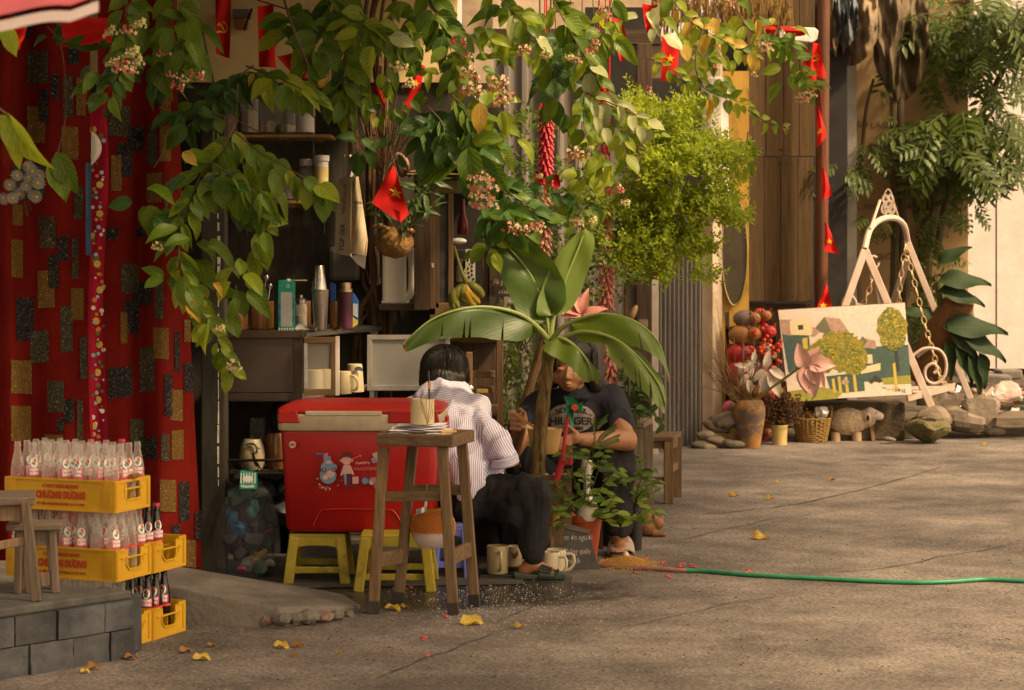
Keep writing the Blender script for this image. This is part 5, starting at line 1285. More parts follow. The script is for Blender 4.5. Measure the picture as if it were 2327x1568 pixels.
# stickers printed on the front
def isf(x,y,k=1): return P(x,y,9.755) + Vector((0,-.0085 - .0012 * k,0))
stk_p = [mat('stk_white',(.40,.24,.24),rough=.5),mat('stk_blue',(.10,.17,.27),rough=.5),mat('stk_pink',(.42,.10,.10),rough=.5),mat('stk_dark',(.05,.012,.02),rough=.5),mat('stk_navy',(.03,.015,.07),rough=.5),mat('stk_skin',(.48,.24,.22),rough=.5)]
b = MB()
def disc(x,y,r,k,lay=1,ry=None): b.k = k; b.poly([isf(x + r * math.cos(a * .393),y - (ry or r) * math.sin(a * .393),lay) for a in range(16)])
def pg(pts,k,lay=1): b.k = k; b.poly([isf(x,y,lay) for x,y in pts])
disc(665,1010,8,0)
disc(746,1080,19,1); disc(752,1076,9,0,2); disc(740,1084,6,5,2)
pg([(730,1066),(766,1066),(766,1057),(758,1052),(752,1044),(738,1044),(733,1054),(730,1058)],1,3); pg([(735,1036),(752,1036),(753,1044),(736,1044)],1,2); pg([(736,1029),(746,1029),(746,1036),(736,1036)],2,2); pg([(742,1046),(752,1046),(755,1053),(741,1053)],0,4)
disc(737,1067,4.5,3,4); disc(760,1067,4.5,3,4); disc(737,1067,2,0,5); disc(760,1067,2,0,5)
disc(788,1045,11,5,1); pg([(778,1040),(779,1030),(790,1026),(799,1032),(798,1040),(788,1037)],3,3); disc(776,1046,3,5); disc(800,1046,3,5)
pg([(781,1056),(797,1056),(799,1076),(780,1076)],0,2); pg([(781,1057),(776,1072),(774,1080),(778,1080),(784,1064)],5,1); pg([(797,1057),(803,1070),(806,1078),(801,1079),(794,1064)],5,1)
pg([(781,1076),(788,1076),(788,1100),(784,1102)],1,2); pg([(790,1076),(798,1076),(796,1102),(791,1101)],4,2); pg([(786,1104),(812,1101),(812,1105),(790,1106)],3,1); pg([(801,1083),(815,1082),(816,1098),(802,1099)],0,3)
disc(830,1092,9,4,1); disc(830,1092,7.5,1,2); disc(848,1093,11,1,1,9); disc(853,1090,6,2,2); disc(844,1096,5,0,2); pg([(850,1103),(866,1100),(866,1112),(852,1110)],2,1)
pg([(846,1030),(857,1027),(860,1036),(849,1039)],0,1); pg([(852,1036),(865,1034),(866,1044),(854,1046)],0,2); pg([(844,1042),(856,1039),(859,1049),(847,1052)],0,3); pg([(846,1043),(855,1041),(857,1048),(848,1050)],1,4)
pg([(716,1030),(742,1026),(743,1033),(717,1036)],4,1)
pg([(800,1042),(818,1034),(816,1031),(822,1034),(820,1039),(818,1036),(801,1044)],2,1)
for (x,y,a) in ((721,1086,.3),(727,1098,.9),(734,1104,1.2),(742,1108,1.5),(752,1108,1.8),(772,1100,2.5),(776,1094,2.8),(780,1090,3)):
    pg([(x,y),(x + 5 * math.cos(a),y + 5 * math.sin(a)),(x + 5 * math.cos(a) - 3,y + 5 * math.sin(a) + 1),(x - 3,y + 1)],0,1)
obj('sticker',b,stk_p,ice,kind='stuff')
pfn = lambda x0,y0,lay=3: (lambda x,y: isf(x0,y0,lay) + Vector((x,0,y)))
text('lettering','HAPPY',.016,pfn(825,1052),stk_p[5],ice,.066,bold=.0004); text('lettering','VACATION',.020,pfn(832,1065),stk_p[2],ice,.112,bold=.0004)
text('lettering','35L',.012,pfn(665,1010,2),stk_p[3],ice,.024,bold=.0006); text('lettering','MATSU',.010,pfn(730,1031,2),stk_p[1],ice,.042,bold=.0004)
text('lettering','TẠM BIỆT!',.010,pfn(737,1108,2),stk_p[0],ice,.05)

# plastic stools
def plastic_stool(name,label,x0,x1,yt,yb,d,m,group,dd=.24):
    t = thing(name,label,'stool',Vector((wx((x0 + x1) / 2,d),d + dd / 2,0)),group)
    h = wz(yt,d); w0 = PX(x1 - x0,d); cx = wx((x0 + x1) / 2,d); tw = w0 * .84
    b = MB(); b.box((cx,d + dd / 2,h - .012),(tw,dd * .9,.024)); obj('seat',b,m,t,bevel=.008)
    for sx in (-1,1):
        for sy in (0,1):
            b = MB()
            tp = Vector((cx + sx * (tw / 2 - .024),d + dd * (.08 + .84 * sy),h - .015)); bt = Vector((cx + sx * (w0 / 2 - .024),d + dd * sy,0))
            b.bar(tp,bt,.044,.03,up=(0,1,0),taper=1.05); obj('leg',b,m,t,bevel=.006)
    for sy in (0,1):
        b = MB(); yy = d + dd * (.05 + .9 * sy) - .002
        arch = [Vector((cx - tw / 2 + .03,yy,h - .02)),Vector((cx + tw / 2 - .03,yy,h - .02))]
        iw = w0 / 2 - .045
        pts = [(-iw,h - .13),(-iw * .97,h - .09),(-iw * .75,h - .062),(-iw * .4,h - .055),(iw * .4,h - .055),(iw * .75,h - .062),(iw * .97,h - .09),(iw,h - .13),(iw + .012,h - .10),(iw,h - .018),(-iw,h - .018),(-iw - .012,h - .10)]
        b.prism([Vector((cx + a,yy,c)) for a,c in pts],(0,.012,0)); obj('apron',b,m,t,bevel=.003)
        b = MB(); b.box((cx,yy + .006,.065),(w0 - .06,.010,.030)); obj('rail',b,m,t,bevel=.003)
    for sx in (-1,1):
        b = MB(); b.box((cx + sx * (w0 / 2 - .028),d + dd / 2,.065),(.010,dd * .9,.030)); obj('rail',b,m,t,bevel=.003)
        b = MB(); b.box((cx + sx * (tw / 2 - .02),d + dd / 2,h - .045),(.010,dd * .8,.06)); obj('apron',b,m,t,bevel=.003)
    return t
m_ys = mat('yellow_plastic',(.22,.17,.010),(.31,.25,.018),sc=7,rough=.6,bump=.15,col3=(.07,.055,.012),sc3=4.5,f3=.56)
plastic_stool('plastic_stool','grimy yellow plastic stool under the left half of the red ice box',643,797,1214,1332,9.78,m_ys,'plastic stools',.3)
plastic_stool('plastic_stool','grimy yellow plastic stool under the right half of the ice box, behind the tall stool',802,992,1216,1352,9.56,m_ys,'plastic stools',.36)
plastic_stool('plastic_stool','blue plastic stool the woman in the striped shirt sits on',972,1078,1192,1330,9.95,mat('blue_stool',(.10,.12,.42),(.13,.15,.48),sc=4,rough=.5,col3=(.05,.06,.25),sc3=4,f3=.6),'plastic stools',.34)

# clear sack of rubbish beside the ice box
sk = thing('rubbish_sack','clear plastic sack stuffed with wrappers and a teal carton beside the ice box','sack',P(560,1305,9.85))
def sackf(u,v):
    a = u * 2 * math.pi; prof = [.02,.10,.62,.82,.95,1.0,.97,.90,.55]; s = v * 8; k = min(int(s),7); r = prof[k] + (prof[k + 1] - prof[k]) * (s - k)
    cy = 1052 + 262 * v; fold = 1 + .10 * noise.noise(Vector((math.cos(a) * 3.5,math.sin(a) * 3.5,v * 5))) + .05 * math.sin(a * 11 + v * 4) * (1 - v)
    x = 568 - 14 * v + (72 * r * fold) * math.cos(a) + (10 if v < .2 else 0)
    return P(x,cy,9.95) + Vector((0,PX(60 * r * fold,9.95) * math.sin(a),0))
b = MB(); b.grid(sackf,48,30); obj('film',b,glass('sack_film',(.22,.23,.27),.08,.10,.45),sk,smooth=True,ang=180)
b = MB(); b.tube([P(578,1048,9.95),P(584,1060,9.95),P(574,1030,9.97)],.006); obj('knot',b,m_black,sk)
jm = [mat('junk_%s' % n,tuple(q * .6 for q in c),c,sc=30,rough=.45) for n,c in (('blue',(.01,.10,.22)),('dark',(.018,.017,.022)),('green',(.03,.09,.05)),('yellow',(.25,.16,.02)),('white',(.30,.30,.30)),('magenta',(.22,.02,.10)),('teal',(.02,.16,.14)),('red',(.16,.015,.015)))]
js = [(500,1165,0,22),(540,1200,0,26),(505,1110,1,24),(530,1130,2,28),(560,1120,2,24),(575,1230,1,34),(545,1255,1,30),(590,1190,1,26),(600,1255,3,18),(620,1240,2,20),(560,1283,4,24),(600,1290,2,20),(545,1295,5,14),(625,1280,4,16),(585,1150,6,20),(535,1085,1,18),(525,1175,0,20),(572,1165,6,18),(515,1230,1,26),(625,1205,7,16),(555,1225,0,16),(590,1275,3,16),(500,1140,1,16),(612,1300,1,20)]
for k,(x,y,c,r) in enumerate(js):
    x = 566 + (x - 566) * .80; b = MB(); d = 9.95 + rnd.uniform(-.05,.05); q = PX(r,d) * .8
    b.ell(P(x,y,d),(q,q * .6,q * .85),12,8,Matrix.Rotation(rnd.random() * 3,3,'Y'))
    for v in b.v: v += Vector((noise.noise(v * 26 + Vector((k,0,0))),noise.noise(v * 26 + Vector((4,k,4))),noise.noise(v * 26 + Vector((7,1,k))))) * q * .55
    obj('wrapper',b,jm[c],sk,smooth=True,ang=35)
cb = MB(); cb.prism([P(x,y,9.80) for x,y in ((544,1112),(582,1112),(582,1075),(546,1070))][::1],(0,.05,0)); crt = obj('carton',cb,jm[6] if False else m_teal,sk,bevel=.002)
b = MB(); b.poly([P(563 + 12 * math.cos(a * .4),1088 - 7 * math.sin(a * .4),9.797) for a in range(16)]); b.poly([P(563 + 7 * math.cos(a * .4),1085 - 4 * math.sin(a * .4),9.796) for a in range(16)])
for q in range(6): b.poly([P(x,y,9.7985) for x,y in ((546 + q * 6.3,1098),(549 + q * 6.3,1098),(549 + q * 6.3,1075),(547 + q * 6.3,1074))])
obj('carton_print',b,m_wl,crt); text('lettering','Vinamilk',.017,plane_fn(P(563,1105,9.798),(1,0,0),(0,0,1)),m_wl,crt,.066,bold=.0006)

# ================================================================ tall stool with mug,papers,net of oranges
ts = thing('tall_stool','tall worn wooden stool holding a mug and papers in front of the ice box','stool',P(960,1395,9.05))
m_ts = wood('tall_wood',(.085,.050,.024),(.19,.125,.065)); m_tsx = wood('tall_wood_x',(.085,.050,.024),(.19,.125,.065),'X')
zs = wz(986,9.0)
F0,F1,F2,F3 = Vector((wx(856,9.05),9.02,0)),Vector((wx(1030,8.92),8.92,0)),Vector((wx(1079,9.25),9.22,0)),Vector((wx(895,9.4),9.35,0))
b = MB(); b.prism([p + Vector((0,0,zs - .052)) for p in (F0,F1,F2,F3)],(0,0,.052)); obj('seat',b,m_tsx,ts,bevel=.006)
legs = []
for (xt,yt,dt),(xb,yb) in (((872,1016,9.06),(848,1394)),((1005,1016,8.97),(1031,1397)),((1050,1005,9.17),(1079,1377)),((938,1012,9.30),(905,1372))):
    bt = G(xb,yb); tp = P(xt,yt,dt); legs.append((tp,bt))
    b = MB(); b.bar(tp,bt,.043,.043,up=(0.12,1,0)); obj('leg',b,m_ts,ts,bevel=.004)
    b = MB(); q = bt.lerp(tp,.075); b.bar(q,bt + Vector((0,0,.0005)),.0445,.0445,up=(.12,1,0)); obj('wet_foot',b,mat('wet_wood',(.015,.013,.012),(.03,.025,.02),sc=9,rough=.5),ts)
def lerpleg(i,y):
    tp,bt = legs[i]
    best = min((abs(wy(tp.lerp(bt,t / 100)) - y),t) for t in range(101)); return tp.lerp(bt,best[1] / 100)
def wy(p): return YH + (EYE - p.z) * FL / p.y
for i,j,y0,y1,h in ((0,1,1128,1128,.042),(3,2,1112,1112,.042),(0,3,1272,1262,.062),(1,2,1268,1246,.062)):
    b = MB(); b.bar(lerpleg(i,y0),lerpleg(j,y1),.026,h); obj('rail',b,m_tsx,ts,bevel=.003)
m_mug = mat('mug_cream',(.46,.37,.20),(.52,.43,.26),sc=5,rough=.35,coat=.2)
mb_ = Vector((wx(960,9.12),9.12,zs + .031)); rM = PX(27,9.12)
mg = mug('tall cream mug with a painted flower and a black straw on the tall stool',mb_,rM,PX(58,9.12),R(118),m_mug,taper=1.0)
b = MB(); b.tube([mb_ + Vector((.012,.0,.03)),P(977,940,9.13),P(974,843,9.16)],.0045,8); obj('straw',b,m_blackp,mg,smooth=True)
def onmug(x,y):       # px on the mug's front
    a = math.asin(max(-.98,min(.98,(x - 960) / 27.2))); return mb_ + Vector((rM * 1.012 * math.sin(a),-rM * 1.012 * math.cos(a),PX(967 - y,9.12)))
b = MB()
for pts in (([(972,965),(975,940),(977,915),(977,882)]),([(972,965),(966,935),(962,918),(957,914)]),([(974,960),(980,935),(983,905),(978,893)]),([(972,962),(961,930),(958,905),(966,895)]),([(973,955),(969,925),(972,905)]),([(974,962),(982,950),(984,930)])):
    b.tube(bez([onmug(*p) for p in pts],10),.0010,4)
obj('painted_stem',b,mat('paint_green',(.10,.09,.045),rough=.5),mg,kind='stuff')
b = MB(); b.poly([onmug(x,y) for x,y in ((974,883),(975,872),(978,866),(980,873),(980,883))]); obj('painted_bud',b,mat('paint_ochre',(.35,.16,.01),rough=.5),mg)
pp = thing('paper_stack','stack of loose handwritten papers lying on the tall stool','papers',Vector((wx(960,9.1),9.1,zs)))
m_pap = mat('white_paper',(.74,.71,.75),(.80,.77,.80),sc=9,rough=.9)
for k in range(6):
    z = zs + .0008 + k * .0055; a = rnd.uniform(-.06,.06); c = Vector((wx(956,9.1) + rnd.uniform(-.008,.008),9.08 + rnd.uniform(-.012,.012) + .01 * k,z))
    rot = Matrix.Rotation(R(-6) + a,3,'Z')
    b = MB(); b.grid(lambda u,v: c + rot @ Vector(((u - .5) * (.27 - .012 * k),(v - .5) * (.165 - .008 * k),.006 * noise.noise(Vector((u * 3,v * 3,k * 2.0))) + .006 * max(0,u - .85) * 5 * (k % 2))),10,6); obj('sheet',b,m_pap,pp,smooth=True)
b = MB()
for r_ in range(2):
    for k in range(20):
        x = 890 + k * 6.5; b.box(Vector((wx(x,9.0 + .05 * r_),9.0 + .06 * r_,zs + .0325)),(.007 * rnd.random() + .002,.004,.001))
obj('handwriting',b,mat('ink_grey',(.25,.23,.28),rough=.9),pp,kind='stuff')
b = MB(); b.cap(Vector((wx(1005,9.02),9.0,zs + .008)),Vector((wx(1035,9.05),9.03,zs + .008)),.007,.006); solo('lighter','yellow lighter beside the papers on the tall stool','lighter',b,mat('yellow_lighter',(.50,.28,.01),rough=.35),smooth=True)
# net bag hanging from the back rail
nb = thing('net_bag','orange string net bag with a wrapped sponge hanging under the tall stool','net bag',P(984,1247,9.3))
def netp(u,v,k=1.0):
    a = u * 2 * math.pi; th = -math.pi / 2 + v * math.pi * .86
    r = math.cos(th) ; return P(984 + 52 * r * math.cos(a) * k,1198 - 48 * math.sin(th) * k,9.27) + Vector((0,PX(40,9.27) * r * math.sin(a) * k,0))
b = MB(); NB = 46
for k in range(NB):
    for s in (1,-1):
        b.tube([netp((k / NB + s * v / 14 * .22) % 1.0,v / 14) for v in range(15)],.0014,3,False)
obj('net',b,mat('orange_net',(.38,.15,.02),(.45,.2,.04),sc=9,rough=.7),nb,kind='stuff')
b = MB(); b.lathe([(0,-.09),(.06,-.085),(.088,-.05),(.094,-.02)],P(984,1198,9.27),22,sy=.8); obj('white_filling',b,mat('white_foam',(.50,.44,.42),rough=.8),nb,smooth=True)
b = MB(); b.lathe([(.094,-.02),(.093,.02),(.075,.055),(.03,.075),(0,.078)],P(984,1198,9.27),22,sy=.8); obj('orange_filling',b,mat('orange_foam',(.33,.085,.010),(.40,.12,.02),sc=8,rough=.8),nb,smooth=True)
b = MB(); b.grid(lambda u,v: P(946 + 24 * u,1158 + 12 * v - 8 * u,9.2 + .02 * math.sin(u * 9)),8,4); b.tube([P(966,1160,9.25),P(970,1120,9.27)],.006); obj('plastic_knot',b,mat('clear_plastic',(.5,.52,.5),rough=.3),nb,smooth=True)
b = MB(); b.grid(lambda u,v: P(1012 + 14 * u,1148 + 18 * v,9.22 + .015 * math.sin(u * 9 + v * 4)),6,5); b.grid(lambda u,v: P(962 + 20 * u,1102 + 16 * v,9.24 + .01 * math.sin(u * 12)),8,4); obj('green_ribbon',b,mat('green_plastic',(.10,.32,.16),(.3,.45,.3),sc=30,rough=.4),nb,smooth=True)

# ================================================================ people
from mathutils.bvhtree import BVHTree
def onto(ob,x,y,lift=.003,dflt=10.8):
    """the point of a built surface seen at that place, lifted a little off it"""
    if ob.name not in _bvh:
        _bvh[ob.name] = BVHTree.FromPolygons([v.co + ORG[ob.parent.name if ob.parent else ob.name] for v in ob.data.vertices],[tuple(p.vertices) for p in ob.data.polygons])
    o = Vector((0,0,EYE)); dv = (P(x,y,10) - o).normalized()
    hit,n,i,d = _bvh[ob.name].ray_cast(o,dv)
    if hit is None: return P(x,y,dflt)
    return hit - dv * lift
_bvh = {}
m_skin = mat('skin',(.24,.105,.046),(.29,.135,.062),sc=9,rough=.5,spec=.35,col3=(.21,.085,.038),sc3=5,f3=.6)
m_skinf = mat('skin_face',(.25,.115,.055),(.29,.14,.068),sc=14,rough=.48,spec=.4,col3=(.24,.095,.05),sc3=9,f3=.62)
for m in (m_skin,m_skinf):
    b = m.node_tree.nodes['Principled BSDF']; b.inputs['Subsurface Weight'].default_value = .12; b.inputs['Subsurface Radius'].default_value = (.012,.004,.002); b.inputs['Subsurface Scale'].default_value = .5
m_hair = mat('black_hair',(.004,.0035,.003),(.014,.011,.009),sc=30,rough=.5,spec=.3,bump=.9,bsc=70,stretch=(1,1,.08))
m_lip = mat('lips',(.20,.055,.040),rough=.45)
m_trou = mat('black_trousers',(.007,.007,.008),(.016,.016,.018),sc=9,rough=.85,spec=.2,bump=.3,bsc=120)
m_trou2 = mat('charcoal_trousers',(.014,.013,.015),(.026,.025,.028),sc=9,rough=.9,spec=.2,bump=.3,bsc=120)
m_tee = mat('navy_tee',(.014,.015,.021),(.024,.025,.033),sc=7,rough=.9,spec=.2,bump=.3,bsc=150)
def stripes():
    m,t,b = _base('striped_shirt'); N,L = t.nodes.new,t.links.new
    at = N('ShaderNodeAttribute'); at.attribute_name = 'stripe'
    nz = N('ShaderNodeTexNoise'); nz.inputs['Scale'].default_value = 9; tc = N('ShaderNodeTexCoord'); L(tc.outputs['Object'],nz.inputs['Vector'])
    mul = N('ShaderNodeMath'); mul.operation = 'MULTIPLY_ADD'; L(nz.outputs[0],mul.inputs[0]); mul.inputs[1].default_value = .011; L(at.outputs['Fac'],mul.inputs[2])
    m2 = N('ShaderNodeMath'); m2.operation = 'DIVIDE'; m2.inputs[1].default_value = .0098; L(mul.outputs[0],m2.inputs[0])
    fr = N('ShaderNodeMath'); fr.operation = 'PINGPONG'; fr.inputs[1].default_value = .5; L(m2.outputs[0],fr.inputs[0])
    r = N('ShaderNodeValToRGB'); r.color_ramp.elements[0].position = .17; r.color_ramp.elements[0].color = (.22,.205,.30,1); r.color_ramp.elements[1].position = .24; r.color_ramp.elements[1].color = (.57,.56,.69,1)
    L(fr.outputs[0],r.inputs[0]); L(r.outputs[0],b.inputs['Base Color']); b.inputs['Roughness'].default_value = .85; b.inputs['Specular IOR Level'].default_value = .2
    return m
m_str = stripes()
def nz3(p,s,o=0): return noise.noise(Vector((p.x * s + o,p.y * s - o,p.z * s + o * 2)))
def folds(amp,s,dirv=(0,0,1),fine=.3):
    """creases that run across dirv"""
    dv = Vector(dirv)
    def f(c,n):
        q = c - dv * c.dot(dv) * .72
        w = 1 - abs(2 * noise.noise(q * s)) ; w2 = 1 - abs(2 * noise.noise(q * s * 2.3 + Vector((5,1,2))))
        return c + n * amp * (w - .5) + n * amp * fine * (w2 - .5)
    return f

# ---------------------------------------------------------------- woman seen from behind
wo = thing('person','person in a striped shirt and black trousers bending forward on a low stool','person',P(1080,1300,10.1))
b = MB()
b.ell(P(1012,836,10.60),(.078,.095,.105)); b.ell(P(1036,862,10.56),(.040,.055,.055)); b.cap(P(1008,868,10.6),P(1002,905,10.55),.055,.062)
b.cap(P(1002,905,10.56),P(1070,1120,10.2),.11,.11); b.cap(P(945,930,10.55),P(1078,935,10.45),.055,.055)
b.cap(P(1078,938,10.42),P(1140,1032,10.14),.042,.038); b.cap(P(1140,1036,10.14),P(1160,1050,10.32),.037,.028)
b.cap(P(945,932,10.55),P(925,1020,10.7),.042,.036); b.cap(P(925,1020,10.7),P(990,1040,10.9),.036,.028)
b.ell(P(1166,1052,10.37),(.03,.045,.02))
for q in range(4): b.cap(P(1160 + q * 6,1052,10.40),P(1162 + q * 7,1060,10.46),.0085,.0075)
b.cap(P(1085,1140,10.16),P(1200,1122,10.02),.075,.06); b.cap(P(1204,1124,10.02),P(1214,1262,9.955),.055,.036)
b.cap(P(1065,1150,10.28),P(1150,1130,10.52),.075,.06); b.cap(P(1150,1130,10.52),P(1158,1262,10.5),.055,.036)
b.cap(P(1214,1258,9.955),P(1211,1283,9.95),.036,.037); b.cap(P(1209,1284,9.95),P(1192,1295,9.95),.036,.031); b.cap(P(1207,1284,9.95),P(1250,1299,9.95),.035,.027); b.cap(P(1240,1300,9.96),P(1268,1306,9.96),.027,.018)
for q in range(5): b.cap(P(1262,1306,9.925 + q * .017),P(1281 - q * 2.2,1309,9.925 + q * .017),.0105 - .0008 * q,.0095 - .0006 * q)
blob('body',b,m_skin,wo,.0075,4)
b = MB()
b.ell(P(1010,832,10.60),(.116,.112,.112)); b.ell(P(1005,858,10.56),(.112,.095,.080)); b.ell(P(985,868,10.58),(.075,.08,.055)); b.ell(P(1045,850,10.59),(.05,.07,.075))
b.cap(P(968,850,10.58),P(964,884,10.57),.030,.012); b.cap(P(1045,860,10.52),P(1040,888,10.5),.030,.012); b.cap(P(1000,870,10.50),P(996,898,10.49),.04,.012); b.cap(P(1020,870,10.50),P(1020,896,10.48),.04,.014); b.cap(P(980,870,10.52),P(978,894,10.5),.035,.012)
def hairf(c,n):
    a = math.atan2(c.x - wx(1010,10.6),c.y - 10.6)
    return c + n * (.004 * noise.noise(Vector((a * 9,c.z * 4,1))) + .0025 * noise.noise(Vector((a * 26,c.z * 5,4))))
hw = blob('hair',b,m_hair,wo,.0075,4,hairf)
def strands(par,c,r,n,z0,z1,keep,flare,seed):
    r_ = random.Random(seed); b = MB()
    for k in range(n):
        a = r_.random() * 6.283
        if not keep(a): continue
        t0,t1 = r_.uniform(.05,.9),r_.uniform(z0,z1); pts = []
        for i in range(9):
            t = t0 + (t1 - t0) * i / 8; s_ = math.sin(min(t,1.45)); w = a + .10 * math.sin(t * 2 + k)
            zz = math.cos(min(t,1.45)) * r.z - max(0,t - 1.45) * .075
            f = 1.015 + max(0,t - 1.6) * flare * r_.uniform(.2,1)
            pts.append(c + Vector((r.x * s_ * math.cos(w) * f,r.y * s_ * math.sin(w) * f,zz)))
        b.tube(pts,[.0016,.0026,.003,.003,.003,.0028,.0024,.0018,.0008],4,False)
    obj('strands',b,m_hair,par,smooth=True,kind='stuff')
strands(hw,P(1010,834,10.60),Vector((.118,.114,.113)),420,1.9,2.75,lambda a: True,.10,3)
# shirt
b = MB()
b.cap(P(1010,940,10.5),P(1068,1085,10.22),.178,.162); b.ell(P(1074,1105,10.17),(.135,.15,.10)); b.cap(P(942,934,10.53),P(1078,930,10.43),.075,.078)
b.cap(P(1003,895,10.56),P(1010,940,10.5),.07,.15); b.cap(P(1008,885,10.6),P(1002,905,10.55),.062,.075)
b.cap(P(1078,934,10.42),P(1142,1026,10.13),.078,.062); b.ell(P(1144,1034,10.13),(.066,.075,.045))
b.cap(P(944,936,10.53),P(922,1020,10.68),.07,.055); b.cap(P(985,930,10.44),P(1050,955,10.36),.10,.09)
b.cap(P(1060,1080,10.12),P(1072,1128,10.1),.10,.09)
fo = folds(.020,8,(.4,.1,.9));
def shf(c,n):
    c = fo(c,n)
    if c.z < wz(1146,10.1): c.z = wz(1146,10.1) + (c.z - wz(1146,10.1)) * .15
    return c
sh_ = blob('shirt',b,m_str,wo,.0075,3,shf)
at = sh_.data.attributes.new('stripe','FLOAT','POINT'); off = ORG[wo.name]
vals = []
for v in sh_.data.vertices:
    w = v.co + off; px = CX + w.x * FL / w.y; py = YH + (EYE - w.z) * FL / w.y
    seam_y = 930 + (0 if px < 1030 else (px - 1030) * .60)
    if px > 1100 and py > 960: s = w.x * .80 + w.z * .45          # lower sleeve
    elif py < seam_y: s = w.z * .95 + w.y * .35 + w.x * .18        # yoke and shoulder
    else: s = w.x * 1.0 - w.z * .10 + w.y * .2
    vals.append(s)
at.data.foreach_set('value',vals)
b = MB()     # rolled cuff
cc = P(1147,1050,10.12)
for k in range(3): b.tube([cc + Vector((.058 * math.cos(a * .42) * (1 - .05 * k),.060 * math.sin(a * .42),.016 * math.sin(a * .42 + 1) + .012 * k - .006)) for a in range(16)],.012,8)
cf = obj('cuff',b,m_str,wo,smooth=True)
a2 = cf.data.attributes.new('stripe','FLOAT','POINT'); a2.data.foreach_set('value',[v.co.x * 1.3 + v.co.z * .8 for v in cf.data.vertices])
# trousers
b = MB()
b.ell(P(1078,1150,10.17),(.165,.17,.105)); b.cap(P(1085,1142,10.14),P(1206,1121,10.0),.118,.092); b.ell(P(1212,1128,10.0),(.078,.09,.085))
b.cap(P(1160,1150,10.03),P(1206,1190,9.99),.085,.075); b.cap(P(1212,1130,9.995),P(1211,1245,9.96),.088,.056); b.cap(P(1211,1245,9.96),P(1211,1258,9.957),.056,.050)
b.cap(P(1062,1150,10.30),P(1150,1126,10.54),.11,.09); b.cap(P(1150,1126,10.54),P(1158,1255,10.5),.088,.055)
f2 = folds(.026,8,(.2,.1,.95))
def trf(c,n):
    c = f2(c,n)
    return c
blob('trousers',b,m_trou,wo,.0075,3,trf)
# sandal
sd_ = MB(); prof = [(1166,1303),(1170,1317),(1282,1317.5),(1288,1309),(1284,1304),(1230,1306),(1200,1306),(1180,1303)]
sd_.prism([P(x,y,9.895) for x,y in prof],(0,.10,0))
m_sand = mat('green_eva',(.026,.042,.028),(.038,.058,.038),sc=8,rough=.65)
s_o = obj('sandal',sd_,m_sand,wo,bevel=.006)
b = MB()
def strap(u,v):
    a = math.pi * v; x = 1222 + 54 * u + 6 * math.sin(a); top = 1281 + 20 * u; rr = .056 - .008 * u
    p = P(x,1309,9.945); q = P(x,top,9.945); h = q.z - p.z
    return p + Vector((0,-rr * math.cos(a),h * math.sin(a) ** .7))
vs = MB()
nu,nv = 16,18
holes = lambda i,j: (i % 2 == 1 and j % 2 == 1) or (i in (9,10,11) and 2 <= j <= 5)
g = MB(); g.grid(strap,nu,nv)
g.f = [f for k,f in enumerate(g.f) if not ((k % nu) in (9,10) and 2 <= (k // nu) <= 6)]; g.m = g.m[:len(g.f)]
st_ = obj('strap',g,m_sand,s_o,smooth=True); st_.modifiers.new('s','SOLIDIFY').thickness = .006
b = MB()
for i in range(7):
    for j in range(6):
        u,v = .06 + i * .075 + .03 * (j % 2),.12 + j * .10
        if u > .5: u += .22
        if u < .98: b.ell(strap(u,v) + Vector((0,-.0035,.002)),(.0042,.003,.0042),8,5)
obj('strap_hole',b,m_black,s_o,kind='stuff')

# ---------------------------------------------------------------- girl facing the camera
gi = thing('person','person in a dark printed T-shirt, head bowed over a paper bowl behind the banana plant','person',P(1320,1260,10.95))
b = MB()
b.ell(P(1300,828,10.86),(.083,.098,.108)); b.ell(P(1293,855,10.80),(.074,.062,.062)); b.ell(P(1293,874,10.785),(.045,.042,.036))
b.ell(P(1270,858,10.795),(.036,.032,.034)); b.ell(P(1317,858,10.795),(.036,.034,.036))
b.cap(P(1291,836,10.752),P(1288,858,10.728),.009,.013); b.ell(P(1282,860,10.742),(.010,.010,.008)); b.ell(P(1295,860,10.742),(.010,.010,.008))
b.ell(P(1289,872,10.742),(.021,.013,.0075)); b.ell(P(1290,878,10.744),(.017,.012,.008))
b.ell(P(1272,838,10.765),(.017,.012,.009)); b.ell(P(1309,838,10.765),(.017,.012,.009))
b.ell(P(1338,842,10.86),(.012,.02,.03))
b.cap(P(1302,870,10.9),P(1308,920,10.98),.055,.07); b.cap(P(1310,930,11.0),P(1312,1080,11.05),.13,.13); b.cap(P(1235,920,10.98),P(1388,912,10.96),.055,.055)
b.cap(P(1390,915,10.95),P(1420,1000,10.74),.054,.058); b.ell(P(1424,1000,10.74),(.055,.06,.058)); b.cap(P(1422,1000,10.73),P(1322,999,10.60),.058,.034)
b.ell(P(1303,993,10.57),(.036,.028,.038))
b.cap(P(1309,985,10.56),P(1298,974,10.54),.0125,.0115); b.cap(P(1298,974,10.54),P(1288,966,10.535),.0115,.009)
for q in range(4):
    b.cap(P(1296,990 + q * 8,10.55),P(1276,996 + q * 8,10.515),.0105,.0095); b.cap(P(1276,996 + q * 8,10.515),P(1258,1000 + q * 8,10.50),.0095,.008)
b.cap(P(1228,920,10.97),P(1163,1024,10.74),.058,.05); b.cap(P(1163,1024,10.74),P(1182,972,10.60),.048,.032)
b.ell(P(1184,955,10.57),(.034,.030,.044))
for q in range(4):
    y = 936 + q * 11.5
    b.cap(P(1190,y + 2,10.555),P(1164,y,10.535),.0118,.0112); b.cap(P(1164,y,10.535),P(1160,y + 4,10.515),.0112,.0105); b.cap(P(1160,y + 4,10.515),P(1182,y + 7,10.505),.0105,.009)
b.cap(P(1192,942,10.56),P(1180,930,10.53),.013,.012); b.cap(P(1180,930,10.53),P(1192,938,10.51),.0115,.009)
